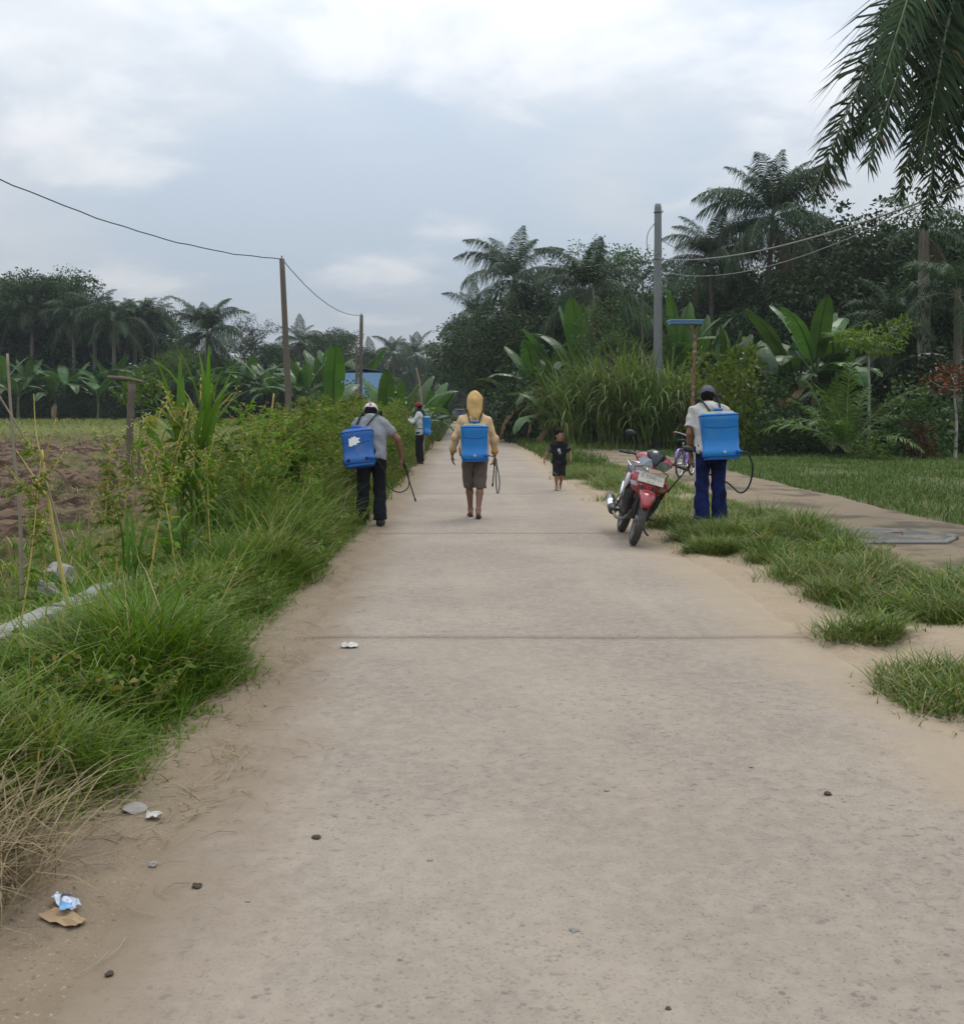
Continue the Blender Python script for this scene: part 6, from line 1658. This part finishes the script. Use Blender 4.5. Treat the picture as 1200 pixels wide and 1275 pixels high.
sprayer('blue sprayer on the man in the red cap', L4, R(82), K, dict(c=(0, -.19, 1.075), size=(.36, .47, .19), hose=[v3(.20, -.32, .8), v3(.14, -.30, .45), v3(.22, .05, .45), v3(.22, .32, .8)], lance=[v3(.20, .34, .84), v3(.17, .48, .75), v3(.1, .62, .62)]))

# --- boy
x, y = gp(696, 610); L5 = (x, y, .0)
J = dict(hipL=(-.06, 0, .50), hipR=(.06, 0, .50), knL=(-.055, .02, .275), knR=(.05, .05, .28), anL=(-.02, -.10, .10), anR=(.045, .03, .055), toL=(-.02, -.03, .03), toR=(.05, .12, .018),
         shL=(-.125, 0, .845), shR=(.125, 0, .845), elL=(-.195, -.02, .70), elR=(.205, -.05, .69), wrL=(-.215, .06, .56), wrR=(.275, -.02, .56), head=(0, .02, 1.0),
         hdL=(0, .1, -1), hdR=(.05, .1, -1), pnL=(1, 0, 0), pnR=(-1, 0, 0))
root, K = build_person('barefoot boy in black printed shirt and shorts walking beside the road', L5, R(172), J, dict(s=.66, hs=1.32, skin='skinboy', legs='blackshorts', hem='knee', hemoff=.02, flare=.06, shirt='blackshirt', sleeve=.8, sleeve_w=.012, collar=False, head_yaw=.75, head_pitch=.05, shirt_low=.06, waist=.08), h=.0055)
Jn = K['J']
for sd_ in 'LR':
    S, E = Jn['sh' + sd_], Jn['el' + sd_]; B = Body(); a_ = S + (E - S) * .25; e = S + (E - S) * .84; B.cone(a_, e, .047, .050, .02, [(e, E - S)]); link('sleeve', B.mesh('sleeve', .006, .002), M['greysleeve'], root)
fwd = K['fw']; ctr = (K['sh'] * .55 + K['hip'] * .45)
B = Body(); B.ell(ctr + fwd * .052, (.064, .043, .088), .01); link('shirt_print', B.mesh('shirt_print', .006), M['print'], root)

# ------------------------------------------------------------------ motorcycle (forward +X, left +Y)
def ringx(x, pts): return [Vector((x, p[0], p[1])) for p in pts]
def sym(pts):                                             # half outline (y>=0, from top to bottom) -> closed outline
    return [(p[0], p[1]) for p in pts] + [(-p[0], p[1]) for p in reversed(pts)]
def wheel(parent, c, r, w, name):
    o = empty(name, c); o.parent = parent
    n = 40; prof = [(-w * .5, r - w * .62), (-w * .52, r - w * .40), (-w * .42, r - w * .12), (-w * .18, r), (w * .18, r), (w * .42, r - w * .12), (w * .52, r - w * .40), (w * .5, r - w * .62)]
    mb = MB(); rings = []
    for i in range(n + 1):
        a = 2 * PI * i / n; rings.append([Vector((q * math.cos(a), p, q * math.sin(a))) for p, q in prof])
    mb.loft(rings, cap=False); mb.build('tyre', M['tyre'], o, True)
    mb = MB()
    rp = [(-w * .5, r - w * .63), (-w * .42, r - w * .95), (0, r - w * 1.05), (w * .42, r - w * .95), (w * .5, r - w * .63)]
    mb.loft([[Vector((q * math.cos(2 * PI * i / n), p, q * math.sin(2 * PI * i / n))) for p, q in rp] for i in range(n + 1)], cap=False); mb.build('rim', M['alloy'], o, True)
    for k in range(5):
        a = 2 * PI * k / 5; d = Vector((math.cos(a), 0, math.sin(a))); mb = MB()
        mb.tube([d * .03, d * (r - w * .95)], [.022, .014], 6); mb.build('spoke', M['alloy'], o, True)
    mb = MB(); mb.tube([(0, -.055, 0), (0, .055, 0)], .042, 14); mb.build('hub', M['engine'], o, True)
    mb = MB(); mb.loft([[Vector((q * math.cos(2 * PI * i / 24), yy, q * math.sin(2 * PI * i / 24))) for i in range(24)] for yy, q in ((.048, .11), (.053, .11))]); mb.build('brake_disc', M['chrome'], o)
    return o
fx0, fy0 = gp(788, 679); rx0, ry0 = gp(773, 663)
ang = math.atan2(fy0 - ry0, fx0 - rx0)
WB = 1.22
bike = empty('motorcycle', (fx0 - WB * math.cos(ang), fy0 - WB * math.sin(ang), 0.003), ang)
tag(bike, 'red and black underbone motorcycle leaning on its stand at the road edge', 'motorcycle')
lean = R(16)                                               # onto the side stand, toward its own left
bike.rotation_euler = (-lean, 0, ang)                      # rotated about its own length, then turned
bike.rotation_mode = 'XYZ'
rw_ = .285
wheel(bike, (0, 0, rw_), rw_, .085, 'rear_wheel')
steer = R(-3)
SP = Vector((WB - .20, 0, .80))                            # steering head
fk = empty('front_assembly', SP, 0); fk.parent = bike
axl = Vector((WB, 0, rw_)) - SP
fk.rotation_euler = (0, 0, steer)
wheel(fk, axl, rw_, .08, 'front_wheel')
for sg in (-1, 1):
    mb = MB(); mb.tube([axl + Vector((0, sg * .068, 0)), axl + Vector((-.075, sg * .068, .28)), Vector((.02, sg * .068, -.02))], [.024, .022, .017], 10); mb.build('fork_leg', M['blackplastic'], fk, True)
# front mudguard: a curved shell round the tyre with a pointed nose
mb = MB(); rings = []
for i in range(15):
    a = R(28 + i * 8.6); t = i / 14; rr = rw_ + .035 + .01 * math.sin(t * PI); wd_ = .098 * (math.sin(min(1, .22 + t * 1.5) * PI / 2)) * (1 if t < .8 else 1 - .4 * (t - .8) / .2)
    rad = Vector((math.cos(a), 0, math.sin(a)))
    rings.append([axl + rad * (rr - .055) + Vector((0, -wd_ * 1.0, 0)), axl + rad * (rr - .015) + Vector((0, -wd_ * .85, 0)), axl + rad * rr + Vector((0, -wd_ * .45, 0)), axl + rad * (rr + .006), axl + rad * rr + Vector((0, wd_ * .45, 0)), axl + rad * (rr - .015) + Vector((0, wd_ * .85, 0)), axl + rad * (rr - .055) + Vector((0, wd_ * 1.0, 0))])
mb.loft(rings, cap=False, closed=False); mb.build('front_mudguard', M['red'], fk, True, solid=.006)
# handlebar cowl
def cowlring(x, w, zl, zh, k=.55):
    w *= 1.28
    return ringx(x, sym([(0, zh), (w * k, zh - .01), (w, zl + (zh - zl) * .55), (w * .82, zl + .01), (0, zl)]))
mb = MB(); mb.loft([cowlring(-.13, .15, .10, .20), cowlring(-.04, .19, .07, .235), cowlring(.06, .17, .05, .215), cowlring(.125, .11, .045, .15), cowlring(.15, .06, .05, .10)]); mb.build('headlight_cowl', M['red'], fk, True, sub=1)
mb = MB(); mb.loft([ringx(-.02, sym([(0, .262), (.05, .255), (.105, .225)])), ringx(.06, sym([(0, .250), (.05, .24), (.11, .198)])), ringx(.125, sym([(0, .185), (.04, .178), (.075, .150)])), ringx(.160, sym([(0, .105), (.018, .10), (.028, .088)]))]); mb.build('visor', M['visor'], fk, True)
for sg in (-1, 1):
    mb = MB(); P = lambda x, y, z: Vector((x, sg * y, z))
    mb.add([P(.184, .022, .085), P(.176, .020, .048), P(.140, .135, .054), P(.105, .185, .112), P(.132, .135, .160), P(.176, .050, .145), P(.10, .05, .09)],
           [(0, 1, 2, 5), (2, 3, 4, 5), (6, 1, 0), (6, 0, 5), (6, 5, 4), (6, 4, 3), (6, 3, 2), (6, 2, 1)]); mb.build('headlight', M['lens'], fk)
    mb = MB(); mb.tube(spline([(-.04, sg * .10, .14), (-.07, sg * .22, .155), (-.12, sg * .28, .15)], 5), .013, 8); mb.build('handlebar', M['blackplastic'], fk, True)
    mb = MB(); mb.tube([(-.11, sg * .27, .15), (-.15, sg * .385, .142)], .019, 10); mb.build('grip', M['blackplastic'], fk, True)
    mb = MB(); mb.tube([(-.05, sg * .24, .15), (-.03, sg * .30, .145), (-.085, sg * .39, .138)], [.009, .008, .007], 6); mb.build('brake_lever', M['blackplastic'], fk, True)
    ms = MB(); ms.tube(spline([(-.09, sg * .22, .16), (-.08, sg * .25, .26), (-.10, sg * .30, .345)], 5), .006, 6); mo = ms.build('mirror', M['blackplastic'], fk, True)
    mb = MB(); mb.loft([[Vector((-.10 + xx, sg * .325 + .062 * q * math.cos(a), .365 + .036 * q * math.sin(a))) for a in [2 * PI * i / 14 for i in range(14)]] for xx, q in ((-.014, .92), (0, 1), (.016, .75), (.022, .3))]); mb.build('mirror_shell', M['blackplastic'], mo, True)
    mb = MB(); mb.tube([(.03, sg * .08, .06), (.0, sg * .19, .02), (-.05, sg * .16, -.06)], .006, 5); mb.build('control_cable', M['hose'], fk, True)
# front panel and leg shields
F0 = WB - .20
def shield(x, w, zl, zh): return ringx(x, sym([(0, zh), (w * .7, zh + .005), (w, zh - .05), (w * .92, zl + .06), (w * .5, zl), (0, zl - .01)]))
mb = MB(); mb.loft([shield(F0 - .16, .19, .55, .80), shield(F0 - .06, .225, .53, .80), shield(F0 + .02, .20, .54, .775), shield(F0 + .085, .13, .555, .74), shield(F0 + .115, .06, .575, .69)]); mb.build('front_panel', M['red'], bike, True, sub=1)
mb = MB(); mb.add([Vector((F0 + .128, y_, z_)) for y_, z_ in ((-.045, .665), (.045, .665), (.03, .63), (0, .585), (-.03, .63))] + [Vector((F0 + .08, y_, z_)) for y_, z_ in ((-.05, .67), (.05, .67), (.035, .625), (0, .575), (-.035, .625))], [(0, 1, 2, 3, 4), (0, 5, 6, 1), (1, 6, 7, 2), (2, 7, 8, 3), (3, 8, 9, 4), (4, 9, 5, 0)]); mb.build('nose_emblem_panel', M['red'], bike)
mb = MB(); mb.tube([(F0 + .131, -.022, .648), (F0 + .131, 0, .612), (F0 + .131, .022, .648)], .006, 6); mb.tube([(F0 + .131, -.018, .65), (F0 + .131, .018, .65)], .005, 6); mb.build('emblem', M['amber'], bike, True)
for sg in (-1, 1):
    P = lambda x, y, z: Vector((F0 + x, sg * y, z))
    mb = MB(); mb.add([P(.108, .075, .655), P(.100, .07, .615), P(.045, .175, .622), P(.015, .21, .668), P(.06, .15, .672), P(.03, .1, .64)], [(0, 1, 2, 4), (2, 3, 4), (5, 1, 0), (5, 0, 4), (5, 4, 3), (5, 3, 2), (5, 2, 1)]); mb.build('turn_signal', M['lens'], bike)
    # black leg shield sweeping down
    mb = MB(); rings = []
    for z_, x_, yi, yo in ((.62, -.06, .10, .215), (.52, -.075, .11, .21), (.42, -.12, .115, .20), (.32, -.20, .11, .17), (.25, -.30, .09, .13)):
        rings.append([Vector((F0 + x_ + .05, sg * yi, z_)), Vector((F0 + x_ + .02, sg * (yi + yo) * .5, z_)), Vector((F0 + x_ - .05, sg * yo, z_)), Vector((F0 + x_ - .08, sg * yo * .97, z_)), Vector((F0 + x_ - .02, sg * (yi + yo) * .48, z_)), Vector((F0 + x_ + .02, sg * yi, z_))])
    mb.loft(rings); mb.build('leg_shield', M['blackplastic'], bike, True)
    # red and silver side wing behind the front panel
    mb = MB(); rings = []
    for x_, zl, zh, yo in ((-.02, .62, .74, .222), (-.12, .55, .73, .230), (-.24, .47, .62, .205), (-.34, .42, .52, .165), (-.42, .41, .46, .14)):
        rings.append([Vector((F0 + x_, sg * yo, zh)), Vector((F0 + x_, sg * (yo + .012), (zl + zh) / 2)), Vector((F0 + x_, sg * yo * .97, zl)), Vector((F0 + x_, sg * (yo - .02), zl)), Vector((F0 + x_, sg * (yo - .02), zh))])
    mb.loft(rings); mb.build('side_wing', M['whitepaint'] if sg < 0 else M['red'], bike, True)
    # tail side panels
    mb = MB(); rings = []
    for x_, zl, zh, yo in ((.48, .46, .66, .12), (.30, .50, .72, .145), (.05, .56, .74, .14), (-.20, .64, .76, .11), (-.36, .70, .77, .06)):
        rings.append([Vector((x_, sg * yo * .8, zh)), Vector((x_, sg * yo, (zl + zh) / 2)), Vector((x_, sg * yo * .85, zl)), Vector((x_, sg * (yo * .6), zl)), Vector((x_, sg * (yo * .5), zh))])
    mb.loft(rings); mb.build('tail_panel', M['red'], bike, True)
    mb = MB(); mb.tube([(.50, sg * .10, .285), (.50, sg * .235, .275)], .011, 7); pg = mb.build('foot_peg', M['blackplastic'], bike, True)
    mb = MB(); mb.tube([(.50, sg * .16, .276), (.50, sg * .26, .272)], .019, 8); mb.build('peg_rubber', M['tyre'], pg, True)
    mb = MB(); mb.tube([(.02, sg * .115, rw_), (.06, sg * .125, .60)], [.028, .024], 10); mb.build('rear_shock', M['chrome' if sg < 0 else 'engine'], bike, True)
    mb = MB(); mb.tube([(0, sg * .085, rw_), (.44, sg * .07, .33)], .02, 8); mb.build('swing_arm', M['blackplastic'], bike, True)
mb = MB(); mb.loft([ringx(x_, sym([(0, zh), (w_ * .8, zh - .01), (w_, zl + .03), (w_ * .8, zl), (0, zl)])) for x_, w_, zl, zh in ((.60, .07, .66, .72), (.48, .12, .68, .765), (.20, .145, .72, .785), (.02, .14, .74, .83), (-.24, .12, .76, .84), (-.34, .07, .78, .82))]); mb.build('seat', M['blackplastic'], bike, True, sub=1)
mb = MB(); mb.tube([(F0 - .12, 0, .62), (F0 - .30, 0, .42), (.58, 0, .40), (.40, 0, .60), (-.2, 0, .70)], .045, 8); mb.build('frame_tube', M['blackplastic'], bike, True)
mb = MB(); mb.box((.52, 0, .33), (.28, .22, .20)); en = mb.build('engine', M['engine'], bike, bevel=.03)
mb = MB(); mb.tube([(.62, 0, .36), (.84, 0, .40)], [.075, .065], 10); mb.build('cylinder', M['engine'], en, True)
for k in range(4):
    mb = MB(); mb.box((.68 + k * .035, 0, .375 + k * .006), (.012, .18, .17)); mb.build('cooling_fin', M['alloy'], en)
mb = MB(); mb.tube([(.46, -.10, .33), (.46, -.145, .33)], [.10, .085], 16); mb.build('crankcase_cover', M['alloy'], en, True)
mb = MB(); mb.tube(spline([(.80, -.05, .34), (.78, -.12, .22), (.45, -.16, .19), (.20, -.18, .23)], 6), .018, 8); ex = mb.build('exhaust_pipe', M['engine'], bike, True)
mb = MB(); mb.tube(spline([(.22, -.18, .225), (.10, -.185, .25), (-.28, -.19, .34), (-.33, -.19, .35)], 4), [.03, .045, .05, .05, .052, .052, .052, .052, .052, .052, .05, .048, .035], 14); mb.build('muffler', M['blackplastic'], ex, True)
mb = MB(); mb.tube([(.06, -.197, .268), (-.25, -.202, .342)], [.05, .05], 12, flat=(1, 1)); mb.build('heat_guard', M['chrome'], ex, True)
mb = MB(); mb.tube(spline([(.36, .11, .26), (.34, .20, .13), (.36, .285, .062)], 5), .012, 8); ss = mb.build('side_stand', M['blackplastic'], bike, True)
mb = MB(); mb.box((.36, .29, .060), (.06, .04, .012)); mb.build('stand_foot', M['blackplastic'], ss)
mb = MB(); mb.tube(spline([(-.10, 0, rw_ + .34), (-.28, 0, .56), (-.40, 0, .42)], 4), .06, 8, flat=(1.2, .3)); mb.build('rear_mudguard', M['blackplastic'], bike, True)
mb = MB(); mb.box((-.385, 0, .73), (.05, .13, .07)); mb.build('tail_lamp', M['amber'], bike, bevel=.012)
mb = MB(); mb.tube(spline([(.02, .10, .80), (-.22, .12, .85), (-.36, .06, .85), (-.36, -.06, .85), (-.22, -.12, .85), (.02, -.10, .80)], 5), .011, 7); mb.build('grab_rail', M['chrome'], bike, True)
# number plate with its lettering
pl = MB(); pm = Matrix.Translation((F0 + .112, .005, .735)) @ Matrix.Rotation(R(-16), 4, 'Y')
pl.box((0, 0, 0), (.006, .285, .105), pm); plo = pl.build('number_plate', M['plate'], bike, bevel=.002)
def text_mesh(txt, size):
    cu = bpy.data.curves.new('lettering', 'FONT'); cu.body = txt; cu.size = size; cu.align_x = 'CENTER'; cu.align_y = 'CENTER'; cu.extrude = .0008
    ob = bpy.data.objects.new('lettering', cu); COL.objects.link(ob)
    bpy.context.view_layer.update()
    me = bpy.data.meshes.new_from_object(ob.evaluated_get(bpy.context.evaluated_depsgraph_get())); bpy.data.objects.remove(ob); return me
for txt, sz, dz in (('B 5046 LI', .062, .018), ('06 · 20', .026, -.034)):
    me = text_mesh(txt, sz)
    me.transform(pm @ Matrix.Translation((.0042, 0, dz)) @ Matrix(((0, 0, 1, 0), (1, 0, 0, 0), (0, 1, 0, 0), (0, 0, 0, 1))))
    link('lettering', me, M['plateink'], plo)

# ------------------------------------------------------------------ purple bicycle behind the man on the right (forward +X)
bx, by = gp(846, 598)
bc = empty('bicycle', (bx, by, gz1(bx, by) + .062), R(62)); tag(bc, 'purple bicycle with white handlebar parked on the dusty path', 'bicycle')
if not (4.2 < bx < 6.2): bc.location.z = gz1(bx, by)
wr_ = .30
for c_, nm in ((Vector((0, 0, wr_)), 'rear_wheel'), (Vector((.95, 0, wr_)), 'front_wheel')):
    o = empty(nm, c_); o.parent = bc
    mb = MB(); mb.ring((0, 0, 0), (0, 1, 0), wr_ - .02, .02, 32); mb.build('tyre', M['tyre'], o, True)
    mb = MB(); mb.ring((0, 0, 0), (0, 1, 0), wr_ - .042, .011, 32); mb.build('rim', M['chrome'], o, True)
    mb = MB()
    for k in range(14):
        a = 2 * PI * k / 14; mb.tube([(0, .02 * (-1) ** k, 0), ((wr_ - .045) * math.cos(a), 0, (wr_ - .045) * math.sin(a))], .0018, 3)
    tag(mb.build('spoke_set', M['chrome'], o), kind='stuff')
    mb = MB(); mb.tube([(0, -.05, 0), (0, .05, 0)], .02, 10); mb.build('hub', M['chrome'], o, True)
    mb = MB(); rings = []
    for i in range(12):
        a = R(20 + i * 13); d = Vector((math.cos(a), 0, math.sin(a))) * (wr_ + .02); rings.append([d + Vector((0, -.028, 0)) * 1, d * 1.03, d + Vector((0, .028, 0))])
    mb.loft(rings, cap=False, closed=False); mb.build('mudguard', M['purple'], o, True, solid=.003)
def T_(n, pts, r, mt='purple', par=None):
    mb = MB(); mb.tube(pts, r, 8); return mb.build(n, M[mt], par or bc, True)
T_('seat_tube', [(.40, 0, .28), (.30, 0, .66)], .018); T_('down_tube', spline([(.40, 0, .28), (.6, 0, .36), (.78, 0, .62)], 5), .02); T_('top_tube', spline([(.32, 0, .56), (.5, 0, .46), (.78, 0, .66)], 5), .016)
for sg in (-1, 1):
    T_('chain_stay', [(.40, sg * .03, .28), (0, sg * .05, wr_)], .009); T_('seat_stay', [(.31, sg * .02, .62), (0, sg * .05, wr_)], .008); T_('fork_blade', [(.79, sg * .03, .60), (.85, sg * .04, .45), (.95, sg * .045, wr_)], .011)
    h_ = T_('handlebar', spline([(.76, 0, .84), (.78, sg * .12, .90), (.66, sg * .25, .95), (.58, sg * .27, .95)], 5), .011, 'barwhite'); T_('grip', [(.60, sg * .27, .95), (.50, sg * .275, .945)], .017, 'gripred', h_)
    T_('crank', [(.40, sg * .06, .28), (.40 + sg * .10, sg * .07, .20)], .01, 'chrome'); mb = MB(); mb.box((.40 + sg * .10, sg * .115, .20), (.08, .08, .02)); mb.build('pedal', M['blackplastic'], bc)
T_('stem', [(.79, 0, .60), (.76, 0, .85)], .016, 'chrome'); T_('seat_post', [(.30, 0, .64), (.275, 0, .76)], .012, 'chrome')
mb = MB(); mb.loft([[Vector((x_, w_ * math.cos(a), .78 + hh_ + .025 * math.sin(a))) for a in [2 * PI * i / 12 for i in range(12)]] for x_, w_, hh_ in ((.12, .03, .01), (.15, .085, .012), (.22, .09, .005), (.32, .04, 0), (.42, .02, -.005))]); mb.build('saddle', M['blackplastic'], bc, True)
T_('stand', [(.1, .06, .28), (.12, .16, 0)], .008, 'chrome')

# ------------------------------------------------------------------ damp air
hz = MB(); hz.box((0, 105, 17), (300, 270, 40))
hm = bpy.data.materials.new('damp_air'); hm.use_nodes = True
hn = hm.node_tree.nodes; hn.clear()
pv = hn.new('ShaderNodeVolumePrincipled'); pv.inputs['Color'].default_value = (0.84, 0.91, 1.0, 1)
pv.inputs['Density'].default_value = 0.0004; pv.inputs['Anisotropy'].default_value = 0.2
ho_ = hn.new('ShaderNodeOutputMaterial'); hm.node_tree.links.new(pv.outputs[0], ho_.inputs['Volume'])
hazeo = hz.build('haze', hm); tag(hazeo, 'thin damp air softening the far trees', None, None, 'stuff')
